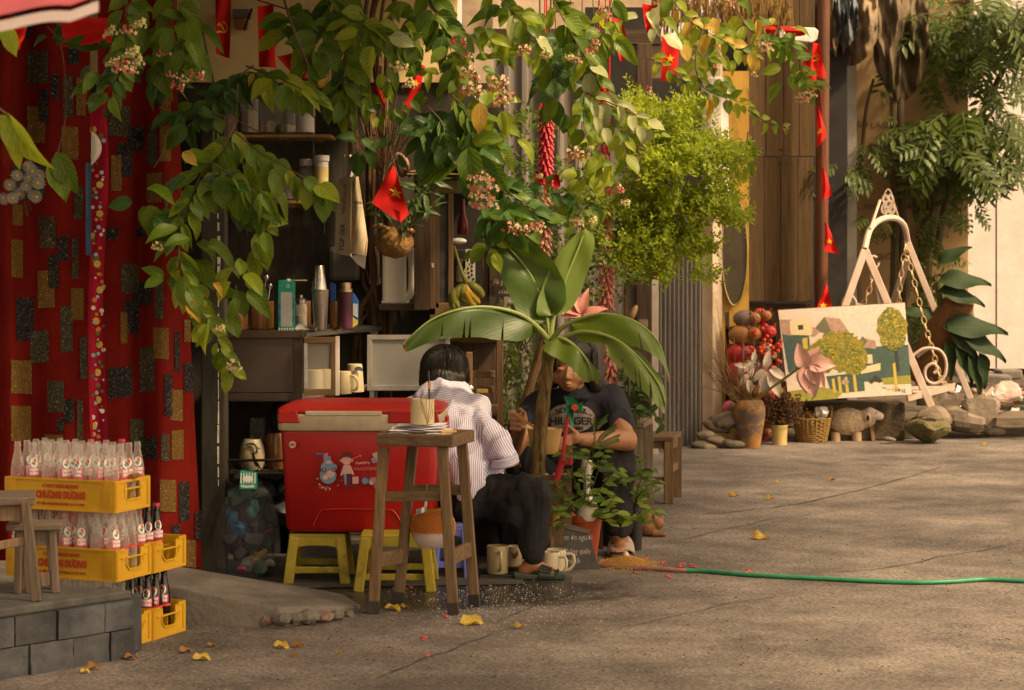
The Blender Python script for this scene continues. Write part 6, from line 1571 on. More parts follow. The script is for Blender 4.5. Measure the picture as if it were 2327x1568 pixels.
b.cap(P(1372,1090,11.1),P(1396,1062,10.78),.08,.07); b.cap(P(1398,1065,10.78),P(1404,1210,10.72),.065,.045); b.cap(P(1404,1205,10.73),P(1408,1232,10.74),.046,.046)
b.ell(P(1409,1246,10.70),(.046,.10,.030));
for q in range(5): b.ell(P(1392 + q * 8.2,1253 - (q == 0) * 1,10.605 + .006 * abs(q - 1)),(.0125 - .0016 * q if q else .0125,.020,.0115 - .001 * q),10,8)
b.cap(P(1250,1090,11.1),P(1208,1066,10.82),.08,.07); b.cap(P(1208,1070,10.82),P(1212,1225,10.78),.065,.045); b.ell(P(1213,1250,10.74),(.045,.10,.03))
gb = blob('body',b,m_skinf,gi,.0062,3)
b = MB()    # lips,brows,lash lines
def fpt(pts,r,m,nm):
    b = MB(); b.tube(bez([onto(gb,x,y,.0006) for x,y in pts],10),[r * (.35 + .65 * math.sin(math.pi * k / 10)) for k in range(11)],6); obj(nm,b,m,gi,smooth=True)
fpt([(1280,873),(1286,871.5),(1290,872.5),(1297,874)],.0035,m_lip,'lip'); fpt([(1282,877),(1289,879),(1296,877)],.0038,m_lip,'lip')
fpt([(1300,842),(1308,844.5),(1318,841)],.0022,m_hair,'eyelash'); fpt([(1265,842),(1272,844),(1280,842)],.0022,m_hair,'eyelash')
fpt([(1299,832),(1308,829),(1320,832)],.0026,m_hair,'eyebrow'); fpt([(1263,833),(1271,830),(1280,832)],.0026,m_hair,'eyebrow')
b = MB()
b.ell(P(1307,812,10.93),(.112,.125,.122)); b.ell(P(1304,800,10.87),(.092,.10,.075)); b.cap(P(1338,822,10.90),P(1352,880,10.93),.040,.042); b.cap(P(1352,860,10.95),P(1368,900,10.99),.045,.03)
b.cap(P(1266,815,10.90),P(1258,870,10.92),.036,.03); b.ell(P(1310,850,11.0),(.11,.08,.11))
def hairg(c,n):
    a = math.atan2(c.x - wx(1306,10.9),c.y - 10.95)
    return c + n * (.004 * noise.noise(Vector((a * 10,c.z * 3,1))) + .0025 * noise.noise(Vector((a * 30,c.z * 4,4))))
hg = blob('hair',b,m_hair,gi,.0072,4,hairg)
strands(hg,P(1307,812,10.93),Vector((.115,.128,.124)),520,1.5,3.1,lambda a: math.sin(a) > -.62,.03,5)
b = MB()
b.ell(P(1308,975,10.98),(.205,.14,.19)); b.ell(P(1310,1040,10.99),(.215,.16,.13)); b.cap(P(1230,918,10.98),P(1388,908,10.96),.078,.082)
b.cap(P(1303,893,10.93),P(1308,940,10.98),.080,.15); b.ell(P(1300,902,10.87),(.085,.07,.03))
b.cap(P(1390,915,10.95),P(1408,966,10.85),.084,.086); b.cap(P(1226,922,10.97),P(1190,968,10.88),.080,.078)
b.ell(P(1300,940,10.93),(.16,.10,.08))
ft = folds(.012,8,(.25,.2,.9))
tee = blob('t_shirt',b,m_tee,gi,.0078,4,ft)
# print on the chest
def tp_(x,y,l=.004): return onto(tee,x,y,l,10.8)
m_pw = mat('worn_print',(.27,.25,.22),(.19,.17,.15),sc=60,rough=.9,det=4,col3=(.03,.03,.035),sc3=45,f3=.58)
b = MB(); nst = 22
row = []
for j in range(9):
    v = -1 + 2 * j / 8; hw = 54 * math.sqrt(max(0,1 - (v * .93) ** 2)) if j else 18
    row.append([(1298 + hw * (2 * i / nst - 1),950 + 33 * v) for i in range(nst + 1)])
vs = [tp_(*q) for r_ in row for q in r_]; w_ = nst + 1
b.add(vs,[(j * w_ + i,j * w_ + i + 1,(j + 1) * w_ + i + 1,(j + 1) * w_ + i) for j in range(8) for i in range(nst)]); obj('chest_print',b,m_pw,gi,smooth=True)
m_pbk = mat('print_ink',(.014,.012,.014),rough=.9)
def arc(cx,cy,k): return lambda x,y: tp_(cx + x,cy - y + k * x * x / 400,.0065)
for s,size,w,cx,cy,k in (('NEW YORK',15,72,1298,931,1.5),('HILFIGER',24,98,1298,957,.3),('EST. 1985',10,56,1298,974,-.5)):
    f = arc(cx,cy,k); text('lettering',s,size,lambda x,y: f(x,y),m_pbk,gi,w,bold=.35)
b = MB(); b.tube([tp_(1298 + 55 * math.cos(a * .26),950 + 34 * math.sin(a * .26),.004) for a in range(25)],.0022,4,False); b.tube([tp_(1254 + 6 * i,943 - 7 * math.sin(math.pi * i / 15),.006) for i in range(16)],.0018,4,False); obj('print_outline',b,mat('print_maroon',(.12,.01,.018),rough=.9),gi)
b = MB(); b.poly([tp_(*q) for q in ((1409,962),(1413,961),(1413,964),(1409,965))]); obj('sleeve_flag',b,m_wl,gi); b = MB(); b.poly([tp_(*q) for q in ((1413,961),(1417,960),(1417,963),(1413,964))]); obj('sleeve_flag',b,m_rl,gi)
b = MB()
b.ell(P(1312,1090,11.05),(.21,.17,.11)); b.cap(P(1372,1085,11.08),P(1398,1062,10.80),.13,.122); b.ell(P(1399,1066,10.79),(.122,.11,.128)); b.cap(P(1402,1075,10.78),P(1404,1185,10.74),.115,.070); b.cap(P(1404,1180,10.74),P(1404,1196,10.735),.068,.062)
b.cap(P(1255,1085,11.08),P(1206,1066,10.86),.13,.115); b.ell(P(1205,1070,10.85),(.11,.10,.12)); b.cap(P(1206,1075,10.85),P(1212,1205,10.8),.105,.065)
blob('trousers',b,m_trou2,gi,.008,3,folds(.024,8,(.1,.1,.97)))
# beige slide: sole,foot band with an open toe
m_slide = mat('beige_slide',(.30,.225,.18),(.36,.28,.225),sc=6,rough=.6)
b = MB(); b.prism([G(x,1269) * 1.0 + Vector((0,dy,0)) for x,dy in ((1384,.04),(1390,0),(1425,-.01),(1440,.03),(1438,.22),(1425,.28),(1395,.28),(1384,.2))],(0,0,.022)); so = obj('slide',b,m_slide,gi,bevel=.008)
def band(u,v):
    a = math.pi * u; c = P(1411,1262,10.64 + .17 * v); w = .062 + .004 * v; h = .030 + .072 * v ** 1.2
    return c + Vector((-w * math.cos(a),-.03 * math.sin(a) * (1 - v),h * math.sin(a) ** .75 + .005))
g = MB(); g.grid(band,22,10); sb_ = obj('strap',g,m_slide,so,smooth=True,ang=180); md = sb_.modifiers.new('s','SOLIDIFY'); md.thickness = .009; md.offset = 0
b = MB(); b.prism([G(x,1275) + Vector((0,dy + .12,0)) for x,dy in ((1190,0),(1236,0),(1234,.24),(1192,.24))],(0,0,.022)); obj('slide',b,m_slide,gi,bevel=.008)
# bowl,chopsticks
bw_ = thing('paper_bowl','cream paper bowl of noodles held by the person in the dark T-shirt','bowl',P(1236,1032,10.50))
b = MB(); o = P(1238,1030,10.48); hh = P(1238,975,10.48).z - o.z
b.lathe([(0,0),(.062,0),(.064,.004),(.086,hh),(.089,hh + .004),(.086,hh + .004),(.060,.01),(0,.01)],o,32,cap=False); obj('bowl',b,mat('cream_paper',(.45,.29,.10),(.49,.33,.13),sc=4,rough=.75),bw_,smooth=True,ang=60)
b = MB(); b.ell(o + Vector((0,0,hh - .02)),(.076,.076,.03),20,10)
for v in b.v: v.z += .01 * nz3(v,40)
obj('noodles',b,mat('noodles',(.50,.36,.12),(.58,.45,.2),sc=40,rough=.6),bw_,smooth=True)
chs = thing('chopsticks','pair of wooden chopsticks dipping into the paper bowl','chopsticks',P(1205,960,10.5))
for k in range(2): b = MB(); b.tube([P(1170,940 + 4 * k,10.50),P(1236,983 + 3 * k,10.46 - .01 * k)],[.0042,.003],6); obj('chopstick',b,mat('bamboo_stick',(.34,.18,.05),rough=.6),chs)
b = MB()
gs = thing('low_stool','small wooden stool under the person in the dark T-shirt','stool',Vector((wx(1310,11.05),11.05,0)))
b.box((wx(1310,11.05),11.08,.27),(.30,.24,.03)); obj('seat',b,m_wdarkx,gs)
for sx in (-1,1):
    for sy in (-1,1): b = MB(); b.box((wx(1310,11.05) + sx * .12,11.08 + sy * .09,.128),(.03,.03,.256)); obj('leg',b,m_wdark,gs)

# ================================================================ plants
def leaf_me(name,m,w=.56,droop=.25,fold=.16,tip=.75,nl=8,wav=.03,seed=0):
    b = MB()
    def fn(u,v):
        s = (u - .5) * 2
        ww = w / 2 * (math.sin(math.pi * min(1,v ** tip)) ** .75) * (1 if v < .8 else 1 - (v - .8) * 2.2) + .004
        x = s * ww
        z = abs(s) * ww * 2 * fold - droop * v * v + wav * math.sin(v * 9 + seed + s) * abs(s)
        return (x,v * (1 - droop * .25 * v),z)
    b.grid(fn,4,nl)
    me = b.mesh(name,smooth=True,ang=180); me.materials.append(m); return me
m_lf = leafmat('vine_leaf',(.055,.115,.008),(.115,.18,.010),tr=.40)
m_lfl = leafmat('vine_leaf_lit',(.135,.205,.012),(.235,.28,.02),tr=.44)  # lighter copy for sunlit foliage, the light put into the colour
m_lfd = leafmat('vine_leaf_shaded',(.020,.062,.008),(.042,.10,.011),tr=.25)  # darker copy for shaded foliage, the shade put into the colour
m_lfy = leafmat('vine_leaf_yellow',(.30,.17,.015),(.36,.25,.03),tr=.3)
m_lfp = leafmat('vine_leaf_glare',(.23,.26,.11),(.30,.32,.15),tr=.25,rough=.35)  # pale copy, glare painted into the leaf colour
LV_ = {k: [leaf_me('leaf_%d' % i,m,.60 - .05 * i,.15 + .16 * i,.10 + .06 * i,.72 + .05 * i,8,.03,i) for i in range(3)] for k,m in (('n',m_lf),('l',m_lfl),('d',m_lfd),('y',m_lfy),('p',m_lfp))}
m_stem = mat('green_stem',(.05,.06,.015),(.10,.10,.03),sc=8,rough=.7)
m_twig = mat('twig',(.06,.035,.018),(.12,.08,.04),sc=8,rough=.9)
CAMV = Vector((0,-1,0))
def put_leaf(t,tone,p,dr,size,nrm=None,twist=.45):
    n = Vector((rnd.uniform(-twist,twist),-.85,.55 + rnd.uniform(-twist,twist))) if nrm is None else Vector(nrm)
    inst('leaf',rnd.choice(LV_[tone]),t,M4(p,rot_to(dr,n),(size * rnd.uniform(.75,1.1),size,size * rnd.uniform(.5,2.1))))
def spray(t,pts,n,lpx,tones='nnnl',droop=.5,spread=1.0,start=.1,r=.004,m=None,twist=.45):
    """a stem with leaves set in pairs along it"""
    pp = bez([P(*q) for q in pts],30); b = MB()
    b.tube(pp,[r * (1.2 - k / 31) for k in range(31)],5,False); obj('stem',b,m or m_twig,t,smooth=True)
    for k in range(n):
        f = start + (1 - start) * (k + rnd.random() * .6) / n; i = min(29,int(f * 30)); p = pp[i].lerp(pp[i + 1],f * 30 - i)
        tg = (pp[i + 1] - pp[i]).normalized(); side = Vector((tg.z,0,-tg.x)) * (1 if k % 2 else -1)
        if side.length < .1: side = Vector((1 if k % 2 else -1,0,0))
        dr = side * spread * rnd.uniform(.6,1.1) + tg * rnd.uniform(.1,.7) + Vector((0,rnd.uniform(-.5,.25),-droop * rnd.uniform(.6,1.5)))
        s = PX(lpx,p.y) * rnd.uniform(.72,1.15) * (1.05 - .35 * f)
        put_leaf(t,rnd.choice(tones),p + dr.normalized() * s * .12,dr,s,None,twist)
    return pp
def clump(t,x,y,rx,ry,d,n,lpx,tones='nnd',dd=.25,droop=.8):
    for k in range(n):
        a = rnd.random() * 6.283; q = rnd.random() ** .55
        px_,py_ = x + rx * q * math.cos(a),y + ry * q * math.sin(a)
        p = P(px_,py_,d + rnd.uniform(-dd,dd))
        dr = Vector((math.cos(a) * .7 + rnd.gauss(0,.4),rnd.uniform(-.7,.2),-math.sin(a) * .5 - droop * rnd.random() - .1))
        put_leaf(t,rnd.choice(tones),p,dr,PX(lpx,d) * rnd.uniform(.7,1.15))
# flower clusters
def cluster_me(name,cols,n,rad,seed):
    r_ = random.Random(seed); b = MB()
    for k in range(n):
        a,q = r_.random() * 6.283,r_.random() ** .5
        c = Vector((math.cos(a) * q * rad,math.sin(a) * q * rad * .6 - .2 * rad,(r_.random() - .5) * rad * 1.1))
        b.k = 3; b.tube([(0,0,rad * .9),c * .5 + Vector((0,0,rad * .3)),c],.0011,3,False)
        nrm = (c + Vector((r_.gauss(0,.01),-rad * .9,r_.gauss(0,.01)))).normalized(); s,u,t = frame_of(nrm); rr = r_.uniform(.009,.014)
        b.k = r_.choice(cols)
        if r_.random() < .3: b.ell(c,(.0045,.0045,.006),6,4)
        else:
            for q5 in range(5):
                a5 = q5 * 1.2566 + k; dv = s * math.cos(a5) + u * math.sin(a5); sv = u * math.cos(a5) - s * math.sin(a5)
                b.poly([c,c + dv * rr * .55 - sv * rr * .30 + t * .002,c + dv * rr,c + dv * rr * .55 + sv * rr * .30 + t * .002])
    me = b.mesh(name);
    for m in (mat('petal_pink',(.62,.13,.12),rough=.6),mat('petal_pale',(.66,.42,.30),rough=.6),mat('petal_orange',(.52,.17,.03),rough=.6),m_stem,mat('petal_red',(.60,.03,.045),rough=.6),mat('bud_cream',(.55,.50,.20),rough=.6)): me.materials.append(m)
    return me
CLp = [cluster_me('cluster_pink_%d' % i,(0,0,4,1),16,.042,i) for i in range(2)]
CLo = [cluster_me('cluster_orange_%d' % i,(1,2,5,1,0),34,.062,10 + i) for i in range(2)]
CLb = [cluster_me('cluster_buds_%d' % i,(5,5,1),22,.045,20 + i) for i in range(2)]
def flowers(t,lst):
    for (x,y,d,kind,s) in lst:
        me = rnd.choice({'p': CLp,'o': CLo,'b': CLb}[kind]); inst('flower_cluster',me,t,M4(P(x,y,d),Matrix.Rotation(rnd.random() * .8 - .4,3,'Y'),s))
def vine(label,anchor): return thing('flowering_vine',label,'vine',P(*anchor),'flowering vines hanging over the stall')

v = vine('vine branch with pink flowers hanging down in front of the left red curtain',(285,-40,8.7))
spray(v,[(300,-60,8.75),(286,20,8.7),(285,120,8.68),(262,178,8.68),(240,226,8.7)],22,66,'nnnd',.35); clump(v,245,190,50,36,8.85,12,62,'nnd'); clump(v,232,140,30,40,8.95,6,80,'d')
flowers(v,[(292,66,8.6,'p',.8),(318,52,8.6,'b',.7),(278,150,8.58,'p',1.0),(300,118,8.6,'b',.9),(262,140,8.6,'b',.8),(250,70,8.6,'b',.7),(312,140,8.6,'b',.7),(300,160,8.6,'p',.6)])
v = vine('vine branch with broad leaves and small pink flowers beside the flowered curtain strip',(400,-40,9.0))
spray(v,[(395,-60,9.0),(398,40,8.95),(405,110,8.95),(420,160,8.95)],16,84,'nnl',.3); clump(v,360,110,60,50,9.1,10,82,'nd'); clump(v,420,60,50,60,9.05,9,80,'nn'); clump(v,375,190,30,40,9.15,5,76,'d')
flowers(v,[(372,118,8.85,'p',.7),(392,168,8.85,'p',.6),(448,170,8.85,'p',.75),(404,196,8.85,'p',.7),(437,124,8.85,'p',.35),(420,180,8.9,'b',.5)])
v = vine('dark vine leaves hanging between the red curtain and the jar shelf',(560,120,9.6))
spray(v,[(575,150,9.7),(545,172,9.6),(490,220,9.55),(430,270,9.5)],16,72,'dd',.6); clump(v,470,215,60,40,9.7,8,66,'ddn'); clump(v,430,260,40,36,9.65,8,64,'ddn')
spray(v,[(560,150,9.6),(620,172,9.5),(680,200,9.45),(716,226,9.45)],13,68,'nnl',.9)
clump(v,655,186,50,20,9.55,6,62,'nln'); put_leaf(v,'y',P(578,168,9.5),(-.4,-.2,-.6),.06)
b = MB(); b.tube(bez([P(455,40,9.65),P(470,120,9.6),P(486,200,9.6),P(484,330,9.6)],14),.006,6); b.tube(bez([P(640,-20,9.6),P(665,60,9.6),P(700,150,9.6)],12),.007,6); b.tube(bez([P(350,380,9.5),P(410,300,9.5),P(490,260,9.5),P(590,300,9.5)],14),.003,5); b.tube(bez([P(540,190,9.4),P(536,260,9.4),P(505,340,9.35)],12),.003,5); obj('stem',b,m_twig,v,smooth=True)
v = vine('long leafy vine cascading from the jar shelf down past the counter',(540,290,9.35))
spray(v,[(540,270,9.35),(510,330,9.3),(455,400,9.25),(425,470,9.2),(405,540,9.2)],22,84,'nnnl',.6); spray(v,[(405,520,9.2),(410,600,9.2),(440,680,9.2),(480,740,9.2),(510,800,9.2),(530,845,9.2)],26,64,'nnll',.8)
spray(v,[(535,300,9.3),(590,345,9.25),(650,380,9.2),(710,415,9.2),(738,430,9.2)],14,92,'nnl',1.1,.6); spray(v,[(480,370,9.25),(530,400,9.2),(580,440,9.2),(600,470,9.2)],10,96,'nnn',.8,.7)
clump(v,440,400,60,60,9.35,10,84,'nnd'); clump(v,560,420,60,40,9.35,8,92,'nd'); clump(v,320,460,45,60,9.3,7,80,'dn'); clump(v,430,560,50,70,9.3,9,92,'nn'); clump(v,570,520,50,50,9.3,8,84,'nnl'); clump(v,540,640,40,40,9.25,7,76,'nnl',.1,1.2); clump(v,490,700,40,60,9.2,8,60,'nll'); clump(v,395,650,40,40,9.25,6,70,'nn')
for x,y,s in ((415,345,.09),(423,690,.10),(484,643,.075)): put_leaf(v,'y',P(x,y,9.12),(.6,-.1,-.5),s)
flowers(v,[(535,830,9.1,'b',.8),(500,745,9.1,'b',.6),(360,560,9.1,'b',.6)])
v = vine('pair of dark vine leaves hanging alone on the left curtain',(140,330,8.9))
b = MB(); b.tube(bez([P(108,60,9.0),P(140,110,8.95),P(150,250,8.9),P(132,345,8.9)],14),.003,5); obj('stem',b,m_twig,v)
put_leaf(v,'n',P(128,345,8.85),(.45,-.2,-1),PX(112,8.85),(-.2,-1,.3)); put_leaf(v,'n',P(122,370,8.87),(.35,-.3,-.8),PX(95,8.87),(.2,-1,.4)); put_leaf(v,'d',P(108,85,8.9),(-.6,-.2,-.1),PX(36,8.9)); put_leaf(v,'d',P(120,85,8.9),(.9,-.2,-.1),PX(34,8.9)); put_leaf(v,'d',P(240,245,9.2),(0,-.2,-1),PX(26,9.2)); put_leaf(v,'d',P(130,55,9.1),(.4,0,-1),PX(60,9.1)); put_leaf(v,'d',P(150,60,9.1),(-.3,0,-1),PX(56,9.1))
v = vine('bright blurred vine leaf close to the camera at the left edge',(0,250,6.0))
b = MB(); b.tube([P(-60,120,6.0),P(-10,240,6.0),P(28,270,6.0)],.004,5); obj('stem',b,m_twig,v)
put_leaf(v,'l',P(20,258,6.0),(.35,-.2,-1),PX(140,6),(-.5,-1,.4)); put_leaf(v,'l',P(0,262,6.02),(.6,-.1,-1),PX(130,6),(.3,-1,.5)); put_leaf(v,'l',P(22,62,6),(.1,-.2,-1),PX(70,6)); put_leaf(v,'l',P(10,50,6.02),(.2,-.2,-1),PX(64,6))
v = vine('thick mass of vine leaves above the hanging paper towel pack',(800,-40,9.8))
spray(v,[(760,-50,9.8),(745,40,9.7),(715,110,9.65),(690,165,9.6)],16,84,'dnn',.6); spray(v,[(700,-50,9.8),(800,30,9.65),(870,75,9.6),(935,90,9.6)],18,78,'nnnl',.9); spray(v,[(770,20,9.8),(785,120,9.7),(780,200,9.7),(795,265,9.7)],18,72,'nnd',.7)
clump(v,690,60,60,60,9.9,11,70,'nnl'); clump(v,780,70,80,70,9.85,15,68,'nnl'); clump(v,860,60,80,50,9.75,15,62,'nll'); clump(v,770,180,60,60,9.85,11,62,'dnn'); clump(v,880,150,70,50,9.9,13,52,'nnl'); clump(v,820,330,36,16,10.3,4,62,'d'); clump(v,900,330,16,24,10.2,3,56,'d'); clump(v,655,40,20,40,9.9,3,64,'nd')
put_leaf(v,'y',P(725,200,9.5),(.5,-.1,.6),.07); put_leaf(v,'p',P(885,82,9.5),(1,-.1,-.35),PX(66,9.5)); clump(v,880,240,60,30,9.9,10,40,'nnl'); flowers(v,[(912,150,9.6,'b',.8),(930,190,9.7,'b',.7)])
v = vine('vine mass with orange and cream flower clusters above the wooden cabinet',(1080,-40,10.0))
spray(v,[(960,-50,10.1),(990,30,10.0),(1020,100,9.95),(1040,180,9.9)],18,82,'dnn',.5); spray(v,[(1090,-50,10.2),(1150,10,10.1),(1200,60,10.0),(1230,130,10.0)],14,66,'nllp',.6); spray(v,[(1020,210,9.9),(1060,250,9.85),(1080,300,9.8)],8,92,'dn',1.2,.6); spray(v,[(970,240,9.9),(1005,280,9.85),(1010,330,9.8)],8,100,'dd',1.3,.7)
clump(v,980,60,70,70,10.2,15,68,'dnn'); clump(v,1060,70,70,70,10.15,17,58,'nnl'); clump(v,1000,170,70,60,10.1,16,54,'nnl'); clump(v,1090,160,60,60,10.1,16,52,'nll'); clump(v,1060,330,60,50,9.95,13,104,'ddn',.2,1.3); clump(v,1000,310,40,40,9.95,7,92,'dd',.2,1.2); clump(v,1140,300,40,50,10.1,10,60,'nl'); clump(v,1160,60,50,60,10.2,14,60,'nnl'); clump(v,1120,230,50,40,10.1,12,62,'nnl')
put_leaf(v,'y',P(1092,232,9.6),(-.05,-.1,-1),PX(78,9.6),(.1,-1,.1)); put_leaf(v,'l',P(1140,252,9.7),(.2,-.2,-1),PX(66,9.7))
flowers(v,[(1042,95,9.7,'p',.9),(1060,125,9.7,'p',.6),(1060,165,9.7,'o',.7),(1080,180,9.7,'p',.6),(1072,205,9.7,'o',.9),(1130,190,9.7,'o',.9),(1150,215,9.7,'o',.8),(1136,232,9.7,'o',.7),(1098,415,9.7,'o',1.15),(1100,455,9.7,'o',1.1),(1188,115,9.75,'o',.6),(1200,112,9.75,'p',.4),(1240,125,9.8,'b',.6),(1100,400,9.7,'b',.7)])
v = vine('leafy vine end drooping over the cabinet door with orange flowers',(1130,430,10.4))
spray(v,[(1120,400,10.5),(1160,440,10.4),(1210,480,10.35),(1230,500,10.35)],14,74,'ddn',.4); spray(v,[(1090,470,10.4),(1130,500,10.35),(1190,520,10.3)],12,66,'dnn',.5); clump(v,1150,490,60,36,10.4,16,66,'ddn'); clump(v,1110,560,40,20,10.35,7,54,'nl')
flowers(v,[(1160,518,10.2,'o',.8),(1185,524,10.2,'o',.7),(1215,515,10.2,'p',.9),(1228,510,10.2,'p',.6)])
v = vine('sunlit vine hanging around the left firecracker string, some leaves coloured pale as glare',(1320,-40,11.0))
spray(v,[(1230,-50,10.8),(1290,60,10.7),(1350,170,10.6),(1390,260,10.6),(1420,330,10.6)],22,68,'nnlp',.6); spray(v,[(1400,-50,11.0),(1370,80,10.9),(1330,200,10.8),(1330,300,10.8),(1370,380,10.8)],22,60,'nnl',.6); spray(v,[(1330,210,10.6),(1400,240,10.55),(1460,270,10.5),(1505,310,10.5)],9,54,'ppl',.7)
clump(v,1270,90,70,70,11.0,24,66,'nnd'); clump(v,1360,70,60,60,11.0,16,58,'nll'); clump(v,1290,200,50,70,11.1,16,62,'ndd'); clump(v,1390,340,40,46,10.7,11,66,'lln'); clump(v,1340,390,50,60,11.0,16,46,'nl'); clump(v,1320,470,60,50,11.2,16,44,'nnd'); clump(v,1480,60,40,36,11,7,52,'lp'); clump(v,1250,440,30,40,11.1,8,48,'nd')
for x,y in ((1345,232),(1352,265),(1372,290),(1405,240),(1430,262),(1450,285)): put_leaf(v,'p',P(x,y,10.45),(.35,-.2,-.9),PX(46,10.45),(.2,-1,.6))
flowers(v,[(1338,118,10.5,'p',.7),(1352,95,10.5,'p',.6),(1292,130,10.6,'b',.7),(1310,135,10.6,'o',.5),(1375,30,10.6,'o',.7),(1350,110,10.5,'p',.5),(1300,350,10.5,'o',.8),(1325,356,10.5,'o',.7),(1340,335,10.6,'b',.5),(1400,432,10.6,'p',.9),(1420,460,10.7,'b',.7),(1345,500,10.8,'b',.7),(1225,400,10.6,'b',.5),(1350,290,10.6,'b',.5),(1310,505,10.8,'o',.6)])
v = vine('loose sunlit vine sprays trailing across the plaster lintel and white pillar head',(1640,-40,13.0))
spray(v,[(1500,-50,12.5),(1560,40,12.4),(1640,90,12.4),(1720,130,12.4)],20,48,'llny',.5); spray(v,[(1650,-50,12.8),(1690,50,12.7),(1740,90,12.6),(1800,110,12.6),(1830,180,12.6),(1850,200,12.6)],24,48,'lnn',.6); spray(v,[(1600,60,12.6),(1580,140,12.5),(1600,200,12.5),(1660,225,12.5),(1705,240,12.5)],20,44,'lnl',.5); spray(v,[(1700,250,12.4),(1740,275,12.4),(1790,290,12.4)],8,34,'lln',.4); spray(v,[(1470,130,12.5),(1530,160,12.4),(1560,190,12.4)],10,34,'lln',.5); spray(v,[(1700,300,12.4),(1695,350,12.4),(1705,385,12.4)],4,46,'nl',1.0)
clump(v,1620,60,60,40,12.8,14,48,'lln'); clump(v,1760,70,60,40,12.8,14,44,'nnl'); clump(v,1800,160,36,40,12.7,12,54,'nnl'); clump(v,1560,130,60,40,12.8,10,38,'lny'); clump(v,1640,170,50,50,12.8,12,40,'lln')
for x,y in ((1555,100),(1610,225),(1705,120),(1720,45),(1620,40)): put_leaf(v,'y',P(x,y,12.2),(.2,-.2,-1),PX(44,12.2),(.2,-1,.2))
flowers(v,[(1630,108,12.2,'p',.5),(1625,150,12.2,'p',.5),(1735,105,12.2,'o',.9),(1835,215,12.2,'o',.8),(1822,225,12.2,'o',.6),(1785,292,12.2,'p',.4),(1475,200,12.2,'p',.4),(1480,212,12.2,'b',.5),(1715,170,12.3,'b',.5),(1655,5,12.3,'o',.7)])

# creeper with tiny leaves on the grey metal wall,and the bright bush
def tinyleaves(t,name,pts,m,s0,s1,per=7,rad=.06,flat=.0):
    b = MB()
    for p in pts:
        ax = Vector((rnd.gauss(0,.5),rnd.gauss(-.2,.5),rnd.gauss(.25,.5))).normalized(); sd,up,tg = frame_of(ax)
        for k in range(per):
            f = (k + .5) / per; q = p + ax * rad * (f - .3) ; a = k * 2.4
            dr = (sd * math.cos(a) + up * math.sin(a) + tg * .7).normalized(); s = rnd.uniform(s0,s1)
            w_,u_,t_ = frame_of(dr,(rnd.gauss(0,.4),rnd.gauss(-.3,.4),1)); w2 = w_ * s * .30
            b.add([q,q + dr * s * .45 + w2,q + dr * s,q + dr * s * .5 - w2 + u_ * s * .06],[(0,1,2,3)],[(.5,0),(.9,.5),(.5,1),(.1,.5)])
    return obj(name,b,m,t,kind='stuff')
cr = thing('creeper','small leaved creeper climbing the grey metal wall behind the banana plant','creeper',P(1180,1080,12.6))
for pts in ([(1130,1200),(1160,1100),(1190,930),(1235,780),(1262,700)],): b = MB(); b.tube(bez([P(x,y,11.2) if k else Vector((wx(1130,11.2),11.2,0)) for k,(x,y) in enumerate(pts)],20),[.03 - .0006 * k for k in range(21)],8); obj('trunk',b,m_bark,cr,smooth=True)
b = MB()
for k in range(8): b.tube(bez([P(1180 + rnd.uniform(-50,50),1080,12.6),P(1170 + rnd.uniform(-40,60),900,12.6),P(1200 + rnd.uniform(-60,60),700,12.6)],10),.004,4)
obj('stems',b,m_twig,cr,kind='stuff')
pts = [P(rnd.gauss(1185,42),rnd.uniform(700,1060),12.5 + rnd.uniform(-.3,.2)) for k in range(230)] + [P(rnd.gauss(1150,20),rnd.uniform(690,960),12.4 + rnd.uniform(-.2,.2)) for k in range(70)]
tinyleaves(cr,'foliage',pts,leafmat('creeper_leaf',(.05,.09,.012),(.12,.16,.02),veins=2),.030,.052,4,.10)
cr2 = thing('creeper','thin leafy creeper hanging around the two firecracker strings','creeper',P(1300,600,12.2))
pts = [P(rnd.gauss(1300,70),rnd.uniform(380,680),12.0 + rnd.uniform(-.4,.4)) for k in range(330)] + [P(rnd.gauss(1210,30),rnd.uniform(250,470),12 + rnd.uniform(-.3,.3)) for k in range(90)]
tinyleaves(cr2,'foliage',pts,leafmat('creeper_leaf2',(.04,.08,.012),(.10,.145,.02),veins=2),.028,.05,5,.09)
b = MB()
for k in range(9): x = rnd.uniform(1200,1400); b.tube(bez([P(x,-40,12.2),P(x + rnd.uniform(-20,20),300,12.1),P(x + rnd.uniform(-30,30),rnd.uniform(420,640),12.1)],10),.003,4)
obj('stems',b,m_twig,cr2,kind='stuff')
bu = thing('bush','bright yellow green small leaved bush spreading beside the iron shutter','bush',P(1440,640,12.4))
blobs = [(1475,290,60,60,5),(1560,320,80,60,9),(1500,390,90,70,10),(1600,360,60,50,6),(1655,350,45,26,3),(1620,450,60,46,6),(1540,470,80,60,8),(1440,470,60,60,5),(1480,560,90,50,7),(1580,550,60,46,5),(1400,560,60,40,4),(1500,620,40,30,2.5),(1640,480,30,26,2),(1450,235,34,34,1.4),(1470,500,100,80,5),(1690,352,26,14,.9),(1560,250,46,30,1.6),(1660,400,36,22,1.6),(1670,500,26,22,1),(1380,500,60,60,3),(1430,600,70,40,2.5),(1600,610,40,26,1.4),(1350,450,50,50,2)]
pts = []
for (x,y,rx,ry,w) in blobs:
    for k in range(int(w * 30)):
        u_ = Vector((rnd.gauss(0,1),rnd.gauss(0,1),rnd.gauss(0,1))).normalized() * rnd.random() ** .45
        if rnd.random() < .13: u_ *= rnd.uniform(1.1,1.6)
        if noise.noise(Vector((x + rx * u_.x,y - ry * u_.z,40 * u_.y)) / 34) < -.12: continue
        pts.append(P(x + rx * u_.x,y - ry * u_.z,12.4 + .42 * u_.y + .12 * math.sin(x)))
